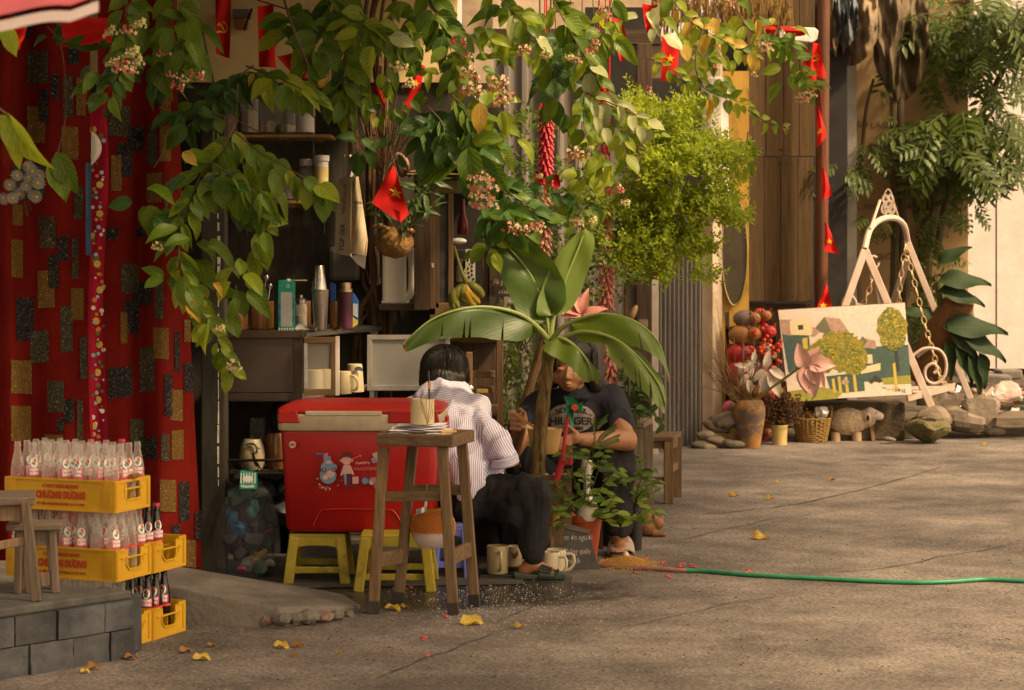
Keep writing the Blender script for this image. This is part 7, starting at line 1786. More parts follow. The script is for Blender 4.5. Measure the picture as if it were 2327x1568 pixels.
tinyleaves(bu,'foliage',pts,leafmat('bush_leaf',(.12,.19,.010),(.27,.33,.022),veins=2,tr=.45),.022,.044,12,.12)
b = MB()
for pts in ([(1440,1000),(1420,700),(1440,600),(1500,500),(1600,440)],[(1440,600),(1480,470),(1540,380),(1580,320)],[(1500,500),(1480,400),(1470,300)],[(1300,640),(1340,610),(1400,600),(1460,560)],[(1540,470),(1620,400),(1660,360)],[(1560,540),(1590,500),(1560,440)]):
    b.tube(bez([P(x,y,12.4) for x,y in pts],14),.009,6)
obj('branches',b,m_bark,bu,smooth=True)

bl = thing('bamboo_shoots','green bamboo-like shoots growing from the coconut shell','plant',P(925,518,10.75)); LN = leaf_me('narrow_leaf',leafmat('bamboo_leaf',(.035,.075,.015),(.06,.11,.025),veins=3),.22,.3,.1,.6,6)
for pts in ([(930,520),(960,450),(985,400)],[(925,520),(940,460),(950,410)],[(930,520),(965,480),(985,470)],[(915,520),(920,470),(905,400)],[(868,520),(866,480),(868,440)]):
    pp = bez([P(x,y,10.7) for x,y in pts],12); b = MB(); b.tube(pp,.004,5); obj('stem',b,m_stem,bl,smooth=True)
    for k in range(9): inst('leaf',LN,bl,M4(pp[rnd.randint(3,12)],rot_to((rnd.gauss(0,.8),rnd.gauss(-.3,.4),rnd.gauss(-.1,.6)),(rnd.gauss(0,.3),-.8,.5)),PX(rnd.uniform(38,62),10.7)))
# ---------------------------------------------------------------- banana plant in its planter
pb = thing('planter_box','brown wooden planter box with pebbles holding the banana plant','planter',P(1243,1284,10.42))
for k in range(3):
    b = MB(); b.box((wx(1252,10.36),10.36,.078 + .147 * k),(.20,.02,.143)); obj('plank',b,m_wmidx,pb,bevel=.003)
for sx in (-1,1): b = MB(); b.box((wx(1252,10.45) + sx * .09,10.47,.225),(.02,.2,.44)); obj('side',b,m_wmid,pb)
b = MB(); b.box((wx(1252,10.45),10.47,.41),(.16,.19,.02)); obj('soil',b,m_earth,pb)
b = MB()
for x,y in ((1218,1074),(1222,1078),(1262,1078),(1270,1076),(1282,1079),(1240,1079)): b.ell(P(x,y,10.40),(.016,.012,.009),10,6)
obj('pebbles',b,mat('pebble',(.4,.36,.3),(.5,.46,.4),sc=9,rough=.6),pb,smooth=True,kind='stuff')
bp_ = thing('banana_plant','young banana plant with torn leaves between the two seated people','banana plant',P(1225,1075,10.38))
tr = bez([P(1222,1080,10.40),P(1226,1000,10.40),P(1236,900,10.39),P(1247,800,10.38),P(1249,770,10.38)],24)
b = MB(); b.tube(tr,[.036 - .0003 * k + .003 * math.sin(k * 1.9) for k in range(25)],14)
for k in range(4): b.tube([tr[k * 5 + 3] + Vector((.012,-.034,0)),tr[k * 5 + 8] + Vector((.004 - .01 * k,-.036,0))],[.010,.004],6)
obj('trunk',b,mat('banana_trunk',(.075,.038,.012),(.26,.19,.05),sc=24,rough=.75,bump=.8,stretch=(1,1,.22),col3=(.022,.013,.008),sc3=26,f3=.50),bp_,smooth=True)
m_ban = leafmat('banana_leaf',(.105,.165,.018),(.125,.19,.024),rough=.36,veins=26,vcol=(.13,.20,.045),tr=.35,spec=.5)
m_band = leafmat('banana_leaf_deep',(.045,.088,.009),(.052,.10,.011),rough=.36,veins=26,vcol=(.05,.10,.02),tr=.3,spec=.45)
m_rib_ = mat('leaf_midrib',(.16,.22,.05),(.22,.27,.08),sc=5,rough=.5); m_dry = mat('dry_edge',(.14,.07,.015),(.22,.12,.03),sc=10,rough=.9)
def banana_leaf(pts,W,A,B,m,stalk=.22,torn=(),bend=.35,wexp=.6):
    n = 64; torn = [int(q * 1.6) for q in torn]; mid = bez([P(*q) for q in pts],n); d0 = mid[0].y; W = PX(W,d0); g = MB()
    A,B = Vector(A).normalized(),Vector(B).normalized()
    for i in range(n + 1):
        t = i / n; s = max(0,(t - stalk) / (1 - stalk)); w = W * (math.sin(math.pi * min(1,s ** .72)) ** wexp if s > 0 else 0) + .004
        w *= 1 + .06 * noise.noise(Vector((i * .16,W * 9,1)))
        for j in range(-5,6):
            q = abs(j) / 5; dv = (A if j < 0 else B)
            p = mid[i] + dv * w * q + Vector((0,-.25 * bend,-1)) * w * bend * q * q + Vector((0,-.010 * math.sin(i * .23 + j * .8),.006 * math.sin(i * .17)))
            g.v.append(p); g.t.append(((j + 5) / 10,t))
    for i in torn:
        for j in range(11):
            f = (abs(j - 5) / 5 - .4) / .6
            if f >= 0: g.v[(i + 1) * 11 + j] = g.v[i * 11 + j].lerp(g.v[(i + 1) * 11 + j],f)
    for i in range(n):
        for j in range(10):
            if i in torn and not (3 <= j <= 6): continue
            a = i * 11 + j; g.f.append([a,a + 1,a + 12,a + 11]); g.m.append(1 if (i > n - 3) else 0)
    lf = obj('leaf',g,[m,m_dry],bp_,smooth=True,ang=180)
    b = MB(); b.tube([p + Vector((0,-.003,-.004)) for p in mid],[.017 - .014 * (i / n) ** .6 for i in range(n + 1)],8); obj('midrib',b,m_rib_,lf,smooth=True)
Kc = (1250,778,10.38)
banana_leaf([Kc,(1225,745,10.33),(1180,712,10.27),(1110,696,10.2),(1040,702,10.13),(975,728,10.08),(915,780,10.04)],56,(0,-.3,-1),(.1,.4,-.6),m_band,.22,(17,24,25,30),.25,.5)
banana_leaf([Kc,(1246,740,10.40),(1236,690,10.42),(1210,630,10.44),(1160,565,10.46),(1108,520,10.48)],66,(-.75,-.3,-.55),(.75,-.3,.45),m_band,.25,(),.1,.55)
banana_leaf([Kc,(1256,730,10.40),(1268,680,10.42),(1290,620,10.44),(1315,560,10.45),(1330,518,10.46)],56,(-.95,-.3,-.25),(.75,.5,.05),m_ban,.25,(),.05,.5)
banana_leaf([Kc,(1275,745,10.33),(1320,722,10.28),(1375,712,10.22),(1440,728,10.16),(1495,775,10.12),(1520,855,10.1)],62,(.1,-.75,-.75),(.2,.8,-.15),m_ban,.25,(28,),.3,.5)
banana_leaf([(1254,785,10.36),(1280,765,10.28),(1330,752,10.2),(1395,768,10.12),(1450,810,10.06),(1495,868,10.02),(1512,915,10.0)],56,(.0,-.55,-1),(.25,.85,.2),m_ban,.44,(22,26,27,30,31,34),.3,.5)
banana_leaf([(1254,782,10.34),(1268,768,10.27),(1290,773,10.22),(1318,796,10.18),(1338,826,10.17),(1348,862,10.17)],50,(-.92,-.30,-.42),(.55,.2,-.6),m_ban,.10,(),.1,.5)
banana_leaf([Kc,(1230,735,10.5),(1190,715,10.6),(1165,730,10.65),(1155,765,10.7)],34,(-.7,-.2,-.6),(.6,-.2,-.6),m_band,.3,(),.3,.5)
b = MB(); b.tube(bez([P(1520,850,10.1),P(1545,880,10.08),P(1535,940,10.05),P(1515,970,10.05)],10),.0015,4); obj('dry_thread',b,m_dry,bp_)

for m in (m_ban,m_band):
    for n_ in m.node_tree.nodes:
        if n_.type == 'BUMP': n_.inputs['Strength'].default_value = .12
        if n_.type == 'MATH' and n_.operation == 'MULTIPLY' and abs(n_.inputs[1].default_value - .5) < 1e-4: n_.inputs[1].default_value = .22
# ---------------------------------------------------------------- potted plants in front of the girl
def pot(name,label,x,d,y0,rt,rb,z0,m,cat='pot'):
    t = thing(name,label,cat,Vector((wx(x,d),d,z0))); o = ORG[t.name]; h = wz(y0,d) - z0
    b = MB(); b.lathe([(0,0),(PX(rb,d),0),(PX(rt,d),h * .86),(PX(rt,d) * 1.06,h * .87),(PX(rt,d) * 1.07,h),(PX(rt,d) * .95,h),(PX(rt,d) * .9,h * .85),(0,h * .82)],o,26,cap=False); obj('bowl',b,m,t,smooth=True,ang=45)
    return t
m_terr = mat('orange_pot',(.26,.045,.010),(.32,.065,.015),sc=4,rough=.45)
pot('plant_pot','orange red plastic plant pot behind the chalked slate',1325,10.45,1168,42,30,0,m_terr)
pot('plant_pot','black plastic plant pot behind the bare ankle',1442,10.95,1148,19,16,0,m_blackp)
pot('plant_pot','second black plant pot hidden behind the orange pot',1385,11.1,1160,20,17,0,m_blackp)
pot('plant_pot','small ochre pot at the corner of the wooden planter',1258,10.30,1150,15,12,wz(1195,10.30),mat('ochre_pot',(.22,.14,.02),(.3,.2,.04),sc=6,rough=.6))
b = MB(); b.box((wx(1262,10.33),10.32,wz(1195,10.3) / 2),(.08,.05,wz(1195,10.3))); solo('wood_block','short brown post under the small ochre pot','block',b,m_wmid)
LS = {k: leaf_me('small_leaf_' + k,m,.5,.2,.12,.8,5) for k,m in (('g',leafmat('herb_leaf',(.06,.13,.015),(.11,.18,.025),veins=5,tr=.4)),('y',leafmat('herb_leaf_light',(.14,.22,.02),(.22,.29,.04),veins=5,tr=.45)),('d',leafmat('shrub_leaf',(.025,.06,.012),(.05,.09,.02),veins=5,rough=.3)))}
def herb(label,base,stems,lpx,tones,name='potted_plant',cat='plant',per=9,droop=.3,group=None,d=None):
    t = thing(name,label,cat,base,group)
    for pts in stems:
        pp = bez([base] + [P(*q) for q in pts],20); b = MB(); b.tube(pp,[.004 - .00014 * k for k in range(21)],5,False); obj('stem',b,m_stem,t)
        for k in range(per):
            f = .18 + .82 * (k + rnd.random() * .5) / per; i = min(19,int(f * 20)); p = pp[i]; a = k * 2.4 + rnd.random()
            dr = Vector((math.cos(a),math.sin(a) * .7 - .2,rnd.uniform(-droop,.5)))
            inst('leaf',LS[rnd.choice(tones)],t,M4(p,rot_to(dr,(rnd.gauss(0,.35),-.6,.8)),PX(lpx,p.y) * rnd.uniform(.65,1.15)))
    return t
herb('leafy herb with broad leaves growing from the orange pot',Vector((wx(1318,10.45),10.45,wz(1175,10.45))),
     [[(1290,1120,10.35),(1280,1060,10.3),(1285,1010,10.3)],[(1275,1130,10.3),(1262,1090,10.25)],[(1310,1110,10.35),(1300,1060,10.3),(1322,1020,10.3)],[(1345,1110,10.35),(1365,1050,10.3),(1375,1020,10.3)],[(1280,1150,10.25),(1262,1170,10.2)],[(1330,1120,10.3),(1330,1070,10.25),(1350,1000,10.25)],[(1350,1130,10.3),(1385,1085,10.25),(1410,1060,10.25)],[(1300,1140,10.25),(1270,1190,10.2),(1262,1205,10.2)]],30,'gggy',per=11)
herb('bright trailing herb with pink flower tips reaching out over the bare foot',Vector((wx(1350,10.42),10.42,wz(1172,10.42))),
     [[(1390,1165,10.3),(1430,1180,10.25)],[(1380,1150,10.3),(1400,1120,10.25)],[(1400,1190,10.3),(1450,1170,10.25),(1500,1150,10.25)],[(1370,1140,10.3),(1385,1120,10.28)],[(1420,1180,10.28),(1470,1190,10.2)],[(1440,1170,10.25),(1480,1158,10.2),(1512,1172,10.2)]],36,'yyyg',per=7)
herb('small leaved plant reaching right from the black pot',Vector((wx(1442,10.95),10.95,wz(1152,10.95))),
     [[(1430,1100,10.7),(1400,1070,10.6)],[(1450,1110,10.7),(1460,1075,10.65),(1440,1060,10.6)],[(1465,1110,10.7),(1500,1090,10.7)],[(1455,1120,10.7),(1475,1130,10.7),(1490,1115,10.7)],[(1420,1100,10.6),(1385,1080,10.55)]],28,'gggy',per=9)
fe = thing('fern','thin feathery fern standing in the orange pot','fern',Vector((wx(1335,10.4),10.4,wz(1172,10.4))))
for k,pts in enumerate(([(1345,1060,10.3),(1350,1000,10.28),(1348,955,10.28)],[(1348,1010,10.28),(1375,985,10.25),(1395,972,10.25)],[(1350,1020,10.28),(1380,1005,10.25),(1405,995,10.25)],[(1345,1040,10.28),(1320,1035,10.25),(1285,1030,10.25)],[(1345,1050,10.28),(1372,1060,10.25),(1390,1062,10.25)],[(1350,975,10.28),(1370,955,10.27),(1378,950,10.27)])):
    pp = bez([ORG[fe.name]] + [P(*q) for q in pts] if k == 0 else [P(*q) for q in pts],18); b = MB(); b.tube(pp,.0016,4,False)
    for i in range(4 if k else 12,19):
        for s in (-1,1): q = pp[i]; b.add([q,q + Vector((s * .004,-.004,.016 * s * .8 + .004)),q + Vector((s * .006 + .006,-.006,.022 * s)),q + Vector((s * .001 + .008,-.004,.014 * s))],[(0,1,2,3)])
    obj('frond',b,leafmat('fern_leaf',(.06,.11,.02),(.09,.14,.03),veins=2),fe,kind='stuff')
herb('glossy houseplant trailing over the edge of the tall wooden table',Vector((wx(1425,12.6),12.6,wz(945,12.6))),
     [[(1420,880,12.4),(1400,845,12.4)],[(1440,880,12.4),(1460,840,12.4)],[(1455,900,12.4),(1490,870,12.3),(1510,850,12.3)],[(1450,920,12.3),(1480,940,12.3),(1515,970,12.3)],[(1410,910,12.4),(1395,870,12.4)],[(1440,930,12.3),(1450,970,12.2)],[(1430,890,12.4),(1480,900,12.4),(1500,920,12.3)],[(1430,860,12.4),(1440,820,12.4)],[(1470,900,12.3),(1500,890,12.3)]],36,'dddg',per=10,droop=.7)
herb('low plant with white edged leaves beside the tall table leg',Vector((wx(1468,12.2),12.2,.25)),[[(1455,1060,12.0),(1450,1030,12)],[(1470,1080,12.0),(1485,1060,12)],[(1460,1090,12.0),(1440,1070,12)]],24,'ggd',per=8)
b = MB(); b.ell(P(1458,1060,12.0),.02);
pot('plant_pot','terracotta pot of the glossy houseplant on the tall wooden table',1432,12.6,940,26,20,wz(968,12.6),mat('terracotta',(.30,.15,.07),(.36,.2,.1),sc=6,rough=.8))
# pink lily and bud behind the banana plant
li = thing('pink_lily','pink artificial lily blossom with a closed bud above the bowed head','lily',P(1320,760,11.6))
m_lily = mat('lily_pink',(.46,.13,.115),(.58,.28,.22),sc=12,rough=.5,stretch=(3,3,.5))
LM = leaf_me('petal',m_lily,.34,.5,.15,.8,8)
for dx,dz,s in ((-.75,.45,62),(-.25,1,66),(.15,1.05,64),(.7,.4,62),(.9,.1,56),(-.6,.1,50)): inst('petal',LM,li,M4(P(1322,716,11.6),rot_to((dx,-.35,dz),(-dx * .5,-.7,.35)),PX(s,11.6)))
for dx,dz in ((-.8,-.2),(.8,0),(.2,-.6),(-.2,.4)): inst('petal',LM,li,M4(P(1330,748,11.5),rot_to((dx,-.5,dz),(0,-.7,.5)),PX(46,11.5)))
b = MB(); b.tube([P(1325,900,11.7),P(1322,716,11.62)],.005,6); b.tube([P(1430,900,12),P(1432,725,12)],.004,6); obj('stem',b,m_stem,li)
b = MB(); b.lathe([(0,0),(.015,.02),(.020,.05),(.012,.09),(.002,.10)],P(1430,730,12.0),14,Matrix.Rotation(R(25),3,'Y')); obj('bud',b,mat('lily_bud',(.25,.18,.04),(.3,.14,.06),sc=6,rough=.5),li,smooth=True)

# ================================================================ flags and firecracker strings
m_flag = mat('flag_red',(.46,.008,.006),(.54,.014,.008),sc=3,rough=.75,spec=.2)
m_fy = mat('flag_yellow',(.70,.42,.02),rough=.75)
STAR = [(math.sin(k * math.pi / 5) * (1 if k % 2 == 0 else .40),math.cos(k * math.pi / 5) * (1 if k % 2 == 0 else .40)) for k in range(10)]
HAM = [[(-.75,.15),(-.35,.62),(-.12,.45),(.62,-.62),(.42,-.78),(-.32,.22),(-.55,.02)]]
def sickle():
    o = [(.92 * math.cos(a),.92 * math.sin(a)) for a in [(-2.2 + k * .33) for k in range(12)]]; i = [(.08 + .70 * math.cos(a),.02 + .70 * math.sin(a)) for a in [(-2.2 + k * .33) for k in range(12)]]
    return o,i
def flag(label,c,d,emb=None,sz=.2,uv=(.5,.5),rip=.02,group='red flags strung over the stall',k=0):
    TL,TR,BR,BL = [P(x,y,d) for x,y in c]
    def f(u,v,l=0):
        p = TL.lerp(TR,u).lerp(BL.lerp(BR,u),v); return p + Vector((0,-rip * math.sin(u * 5 + v * 3 + k) - .6 * rip * math.sin(v * 7 + k) - l,0))
    b = MB(); b.grid(f,10,12); o = solo('flag',label,'flag',b,m_flag,smooth=True,ang=180,group=group)
    w,h = (TR - TL).length + (BR - BL).length,(BL - TL).length + (BR - TR).length
    sx = sz; sy = sz * w / max(h,.01); g = lambda x,y: f(uv[0] + x * sx,uv[1] - y * sy,.004)
    if emb == 'star':
        b = MB(); b.v = [g(0,0)] + [g(*q) for q in STAR]; b.t = [(0,0)] * 11; b.f = [[0,1 + i,1 + (i + 1) % 10] for i in range(10)]; b.m = [0] * 10; obj('star',b,m_fy,o)
    if emb == 'hammer':
        b = MB(); so,si = sickle(); n = len(so); b.add([g(*q) for q in so] + [g(*q) for q in si],[(i,i + 1,n + i + 1,n + i) for i in range(n - 1)])
        b.add([g(*q) for q in ((-.25,-.95),(-.95,-1.2),(-1.0,-1.0),(-.5,-.7))],[(0,1,2,3)]); b.add([g(*q) for q in HAM[0]],[tuple(range(7))]); obj('hammer_and_sickle',b,m_fy,o)
    return o
flag('large plain red flag half hidden behind the pink flowered vine',[(142,40),(262,40),(256,98),(140,108)],9.0,None,k=1)
flag('blurred red flag at the left edge under the pink parasol',[(22,60),(66,62),(45,112),(30,116)],7.2,None,k=2)
flag('red flag with yellow hammer and sickle hanging on the cream upper wall',[(490,-10),(525,-10),(523,134),(491,122)],11.3,'hammer',.42,(.40,.52),.012)
flag('long red flag with a yellow star hanging right of the lantern box',[(585,15),(622,10),(627,154),(588,152)],11.2,'star',.36,(.52,.66),.012,k=2)
flag('red flag sagging behind the leaves right of the long star flag',[(628,128),(672,120),(712,176),(706,214)],11.3,'star',.20,(.7,.6),.02,k=3)
flag('plain red flag among the leaves above the twigs',[(836,190),(862,202),(882,214),(872,242)],10.4,None,k=4)
flag('narrow red flag with a yellow star left of the cream pillar',[(948,142),(966,150),(946,246),(918,244)],10.6,'star',.34,(.5,.45),.015,k=5)
flag('red triangular flag with a yellow star above the coconut planter',[(890,375),(896,378),(930,486),(845,462)],10.6,'star',.30,(.66,.60),.02,k=6)
b = MB(); p0 = [P(x,y,10.6) for x,y in ((845,462),(930,486),(910,506))]; b.poly([p0[0] + Vector((0,-.008,.001)),p0[1] + Vector((0,.02,.001)),p0[2]]); obj('lower_corner',b,m_flag,[o for o in COL.objects if o.get('label','').startswith('red triangular')][0])
flag('red flag with hammer and sickle folded among the sunlit vine',[(1380,38),(1412,44),(1436,128),(1410,140)],11.8,'hammer',.26,(.45,.48),.02,k=7)
flag('red flag tip behind pale leaves at the top of the lintel',[(1458,10),(1494,12),(1484,70),(1470,76)],12.0,None,k=8)
flag('red paper banner with a yellow star hanging on the lintel',[(1505,82),(1546,82),(1538,184),(1502,184)],13.4,'star',.26,(.5,.5),.008,k=9)
flag('small red flag near the top edge over the thatch',[(1735,54),(1768,58),(1760,75),(1742,78)],12.6,None,k=10)
flag('red flag beside the peeling white board',[(1774,58),(1832,66),(1830,80),(1790,84)],13.2,None,k=11)
R_ = 'red flags strung down the brown pole'
flag('red flag with hammer and sickle, topmost on the brown pole',[(1846,98),(1862,98),(1877,178),(1842,176)],17.4,'hammer',.34,(.48,.4),.02,R_,1)
flag('plain pale red flag beside the topmost one on the pole',[(1832,112),(1836,112),(1858,190),(1822,168)],17.2,None,.2,(.5,.5),.02,R_,2)
flag('red flag with star folded on the pole, below the vine tip',[(1855,242),(1859,242),(1880,308),(1856,336)],17.4,'star',.36,(.35,.68),.02,R_,3)
flag('dark red folded flag on the pole, without a star in view',[(1868,380),(1872,380),(1893,444),(1866,455)],17.4,None,.2,(.5,.5),.03,R_,4)
flag('red flag with a bright yellow star hanging lowest but one on the pole',[(1875,506),(1880,506),(1908,578),(1872,570)],17.3,'star',.38,(.45,.62),.02,R_,5)
flag('red flag above the painting, lowest on the pole',[(1874,648),(1880,648),(1892,702),(1856,702)],17.5,'star',.34,(.42,.85),.02,R_,6)
b = MB(); b.tube(bez([P(1850,80,17.4),P(1868,240,17.4),P(1872,380,17.4),P(1877,510,17.35),P(1878,650,17.4)],20),.002,5); solo('flag_string','thin red cord joining the flags down the brown pole','cord',b,m_flag)
b = MB(); b.tube(bez([P(585,0,11.2),P(680,30,11.0),P(790,70,10.6),P(950,140,10.6)],20),.004,5); solo('flag_string','red cord slanting behind the vine from the star flag','cord',b,m_flag)
m_fc = mat('firecracker_red',(.36,.018,.030),(.44,.035,.045),sc=30,rough=.6); m_fcp = mat('firecracker_pink',(.50,.16,.13),(.58,.24,.19),sc=30,rough=.6)
def crackers(label,x0,x1,y0,y1,d,n,m,lp):
    t = thing('firecracker_string',label,'firecracker string',P(x1,y1,d),'strings of red firecrackers')
    b = MB(); L_ = PX(lp,d); b.tube([(0,0,0),(0,L_,0)],L_ * .16,7); me = b.mesh('firecracker',smooth=True); me.materials.append(m)
    b = MB(); b.tube([P(x0,-20,d),P(x0,y0,d),P(x1,y1,d)],.004,5); obj('cord',b,m_flag,t)
    for k in range(n):
        f = k / n; a = k * 2.4; dr = Vector((math.cos(a) * .55,math.sin(a) * .5,-.85)); inst('firecracker',me,t,M4(P(x0 + (x1 - x0) * f,y0 + (y1 - y0 - lp) * f,d) + Vector((math.cos(a),math.sin(a),0)) * .012,rot_to(dr,(0,-1,.1))))
crackers('long dark red string of firecrackers in the middle of the vine',1242,1240,222,430,11.6,86,m_fc,22)
crackers('lower pale string of firecrackers behind the upright banana leaf',1238,1236,450,690,11.9,70,m_fcp,22)
crackers('red string of firecrackers hanging from the lintel beside the doorway',1362,1374,140,440,12.3,60,m_fc,20)
crackers('pink string of firecrackers under the bush',1376,1378,470,712,12.2,90,m_fcp,24)
crackers('short pink string of firecrackers behind the long black hair',1385,1390,770,880,12.4,30,m_fcp,20)
for k,(x,y) in enumerate(((1222,405),(1262,412))): b = MB(); b.poly([P(x - 6,y - 18,11.5),P(x + 8,y - 14,11.48),P(x + 12,y + 12,11.5),P(x - 3,y + 18,11.5)]); solo('red_paper',['torn red paper left of the long firecracker string end','torn red paper right of the long firecracker string end'][k],'paper',b,m_flag)
b = MB(); b.tube([P(1319,905,11.4),P(1321,925,11.4)],.012,8); solo('red_tassel','small dark red tassel hanging left of the banana trunk','tassel',MB().tube([P(1322,895,12.3),P(1323,935,12.3)],.013,8),m_fc)

# ================================================================ small things round the people
m_mb = mat('greenish_glaze',(.25,.20,.10),(.33,.27,.14),sc=5,rough=.35,coat=.3,stretch=(1,1,.4))
mug('tall greenish mug with its handle to the front, standing on the black tray',Vector((wx(1131,9.98),9.98,.022)),PX(24,9.98),PX(64,9.98),R(-80),m_mb,taper=1.04)
t = mug('small cup with a painted rooster behind the green sandal',Vector((wx(1168,10.15),10.15,.04)),PX(17,10.15),PX(42,10.15),R(20),m_stone,'cup','cup',taper=1.15)
b = MB(); c = Vector((wx(1168,10.15),10.15 - PX(19.5,10.15),.09)); b.poly([c + Vector((PX(x,10.1),0,PX(y,10.1))) for x,y in ((-8,8),(-4,4),(4,3),(8,12),(10,2),(4,-8),(-2,-9),(-5,-2))]); obj('rooster',b,mat('rooster_red',(.16,.035,.012),rough=.5),t)
b = MB(); b.lathe([(0,0),(.05,0),(.075,.016),(.078,.018),(.05,.006),(0,.006)],Vector((wx(1175,10.15),10.15,.02)),26); solo('saucer','blue rimmed saucer under the rooster cup','saucer',b,m_stone,smooth=True)
for x,d,a,l in ((1250,10.0,R(-25),'cream mug with a big handle right of the ankle, nearer of two'),(1264,10.08,R(-5),'cream mug with a big handle beside the chalked slate, further of two')): mug(l,Vector((wx(x,d),d,.002)),PX(21,d),PX(58,d),a,mat('pale_mug',(.42,.36,.24),(.48,.42,.29),sc=5,rough=.35,coat=.3),taper=1.08)
b = MB(); b.box((wx(1128,10.0),10.02,.012),(.16,.16,.018)); solo('black_tray','black tray under the tall greenish mug','tray',b,m_blackp,bevel=.004)
b = MB(); b.box((wx(1195,10.3),10.3,.012),(.22,.18,.018)); solo('black_tray','dark tray behind the heel of the green sandal','tray',b,m_blackp)
b = MB(); b.lathe([(0,0),(.09,0),(.12,.16),(.1,.18),(0,.17)],Vector((wx(1110,10.75),10.75,.01)),20); solo('dark_basket','dark round basket in the shadow behind the trousers','basket',b,mat('shadow_wicker',(.05,.03,.014),(.1,.06,.025),sc=40,rough=.9,bump=.6),smooth=True)
sl = thing('slate','broken dark slate chalked with a thank you note beside the mugs','slate',G(1312,1294))
o = G(1258,1294); ex = Vector((1,.03,0)); ez = Vector((-.0,.30,.95)).normalized(); sf_ = lambda x,y,l=0: o + ex * PX(x,10.1) + ez * PX(y,10.1) + Vector((0,-.003 - l,0))
b = MB(); b.prism([sf_(*q) for q in ((0,0),(30,-3),(62,2),(98,-2),(108,0),(100,22),(92,50),(84,86),(60,96),(6,108),(0,108))],(0,.02,.005)); obj('board',b,mat('slate_board',(.035,.033,.032),(.065,.062,.06),sc=5,rough=.6),sl)
for s,w,y in (('Cảm ơn người',82,74),('đã không quên',78,42),('mình',34,20)): text('lettering',s,PX(19,10.1),lambda x,yy: sf_(50 - .1 * (90 - y) + x / PX(1,10.1),y + yy / PX(1,10.1),.002),m_chalk,sl,PX(w,10.1),shear=.25)
b = MB(); b.bar(sf_(0,110,.002),sf_(86,86,.002),.016,.022); obj('frame',b,m_wgreyx,sl); b = MB(); b.bar(sf_(-3,0,.002),sf_(-3,112,.002),.016,.018,(0,1,0)); obj('frame',b,m_wgrey,sl)
# rice,egg,hose
m_rice = mat('paddy',(.42,.22,.04),(.55,.32,.08),sc=50,rough=.9); b = MB(); cx,cy = G(1424,1283).x,G(1424,1283).y
for k in range(2600):
    x,y = rnd.gauss(0,.055),rnd.gauss(0,.10); h = .035 * math.exp(-(x * x / .006 + y * y / .02)); z = h * rnd.random() ** .3 + .003
    b.bar((cx + x * 1.15 - .0,cy + y,z),(cx + x * 1.15 + rnd.uniform(-.006,.006),cy + y + rnd.uniform(-.006,.006),z + rnd.uniform(-.002,.003)),.0028,.0026)
solo('paddy_rice','small heap of golden paddy rice spilled in front of the beige slide','rice',b,m_rice,kind='stuff')
b = MB(); b.ell(G(1422,1274) + Vector((0,0,.022)),(.018,.018,.024),16,10); solo('egg','pale egg lying against the beige slide','egg',b,mat('eggshell',(.55,.40,.28),rough=.5),smooth=True)
hp = bez([G(*q) for q in ((1362,1289),(1420,1293),(1480,1297),(1540,1301),(1600,1303),(1680,1310),(1760,1315),(1860,1320),(1980,1326),(2080,1329),(2160,1327),(2240,1322),(2330,1326),(2420,1330))],120)
for p in hp: p.z = .011
ho = thing('garden_hose','garden hose running across the road, faded pink then green','hose',hp[0])
b = MB(); b.tube(hp[:32],.0105,10); obj('pink_length',b,mat('hose_pink',(.28,.12,.10),(.33,.16,.13),sc=20,rough=.6),ho,smooth=True); b = MB(); b.tube(hp[31:],.0107,10); obj('green_length',b,mat('hose_green',(.02,.17,.085),(.03,.22,.11),sc=20,rough=.45),ho,smooth=True)
# pinwheel
pw = thing('pinwheel','green paper pinwheel with a red stick and red knob stuck in the plant pot','pinwheel',P(1276,1170,10.3)); m_pg = mat('pin_green',(.006,.17,.075),(.01,.20,.09),sc=9,rough=.5)
b = MB(); b.tube([P(1278,1045,10.30),P(1288,960,10.30),P(1297,915,10.30)],.009,8); b.tube([P(1262,1100,10.32),P(1278,1045,10.30)],.016,8); obj('stick',b,m_capr,pw,smooth=True)
for pts in (((1281,899),(1302,903),(1315,915),(1312,925),(1300,932),(1289,920)),((1325,911),(1322,936),(1313,938),(1308,922)),((1289,918),(1304,922),(1300,938),(1288,944),(1284,936)),((1292,935),(1304,932),(1302,950),(1306,970),(1297,966))):
    c = P(1304,926,10.27); n = len(pts); q = [P(x,y,10.255 - .035 * ((i * 2) % 3) / 2) for i,(x,y) in enumerate(pts)]; b = MB(); b.add(q + [c],[(i,(i + 1) % n,n) for i in range(n)]); obj('vane',b,m_pg,pw,smooth=True,ang=180)
b = MB(); b.lathe([(.0,-.01),(.016,-.01),(.016,.012),(0,.012)],P(1306,926,10.235),14,Matrix.Rotation(R(80),3,'X')); obj('knob',b,m_rl,pw,smooth=True)
b = MB(); b.prism([P(x,y,10.36) for x,y in ((1268,1060),(1302,1058),(1300,1020),(1290,1008),(1272,1040))],(0,.05,0)); solo('red_bag','crumpled red plastic bag behind the pinwheel stick','bag',b,m_capr,bevel=.01)
b = MB(); o = Vector((wx(1334,10.4),10.40,wz(1182,10.4))); b.lathe([(0,0),(.045,0),(.056,.03),(.050,.075),(.026,.115),(.017,.15),(.0165,.19),(.024,.225),(.031,.26),(.024,.29),(0,.30)],o,26); solo('white_vase','white gourd shaped porcelain figure standing in the orange pot','vase',b,mat('porcelain',(.55,.50,.42),(.60,.55,.47),sc=5,rough=.3,coat=.4),smooth=True)
cg = thing('clay_cat','small terracotta cat figure beside the black pot','figurine',G(1480,1222)); m_clay = mat('clay',(.20,.085,.035),(.27,.13,.06),sc=9,rough=.85,bump=.3)
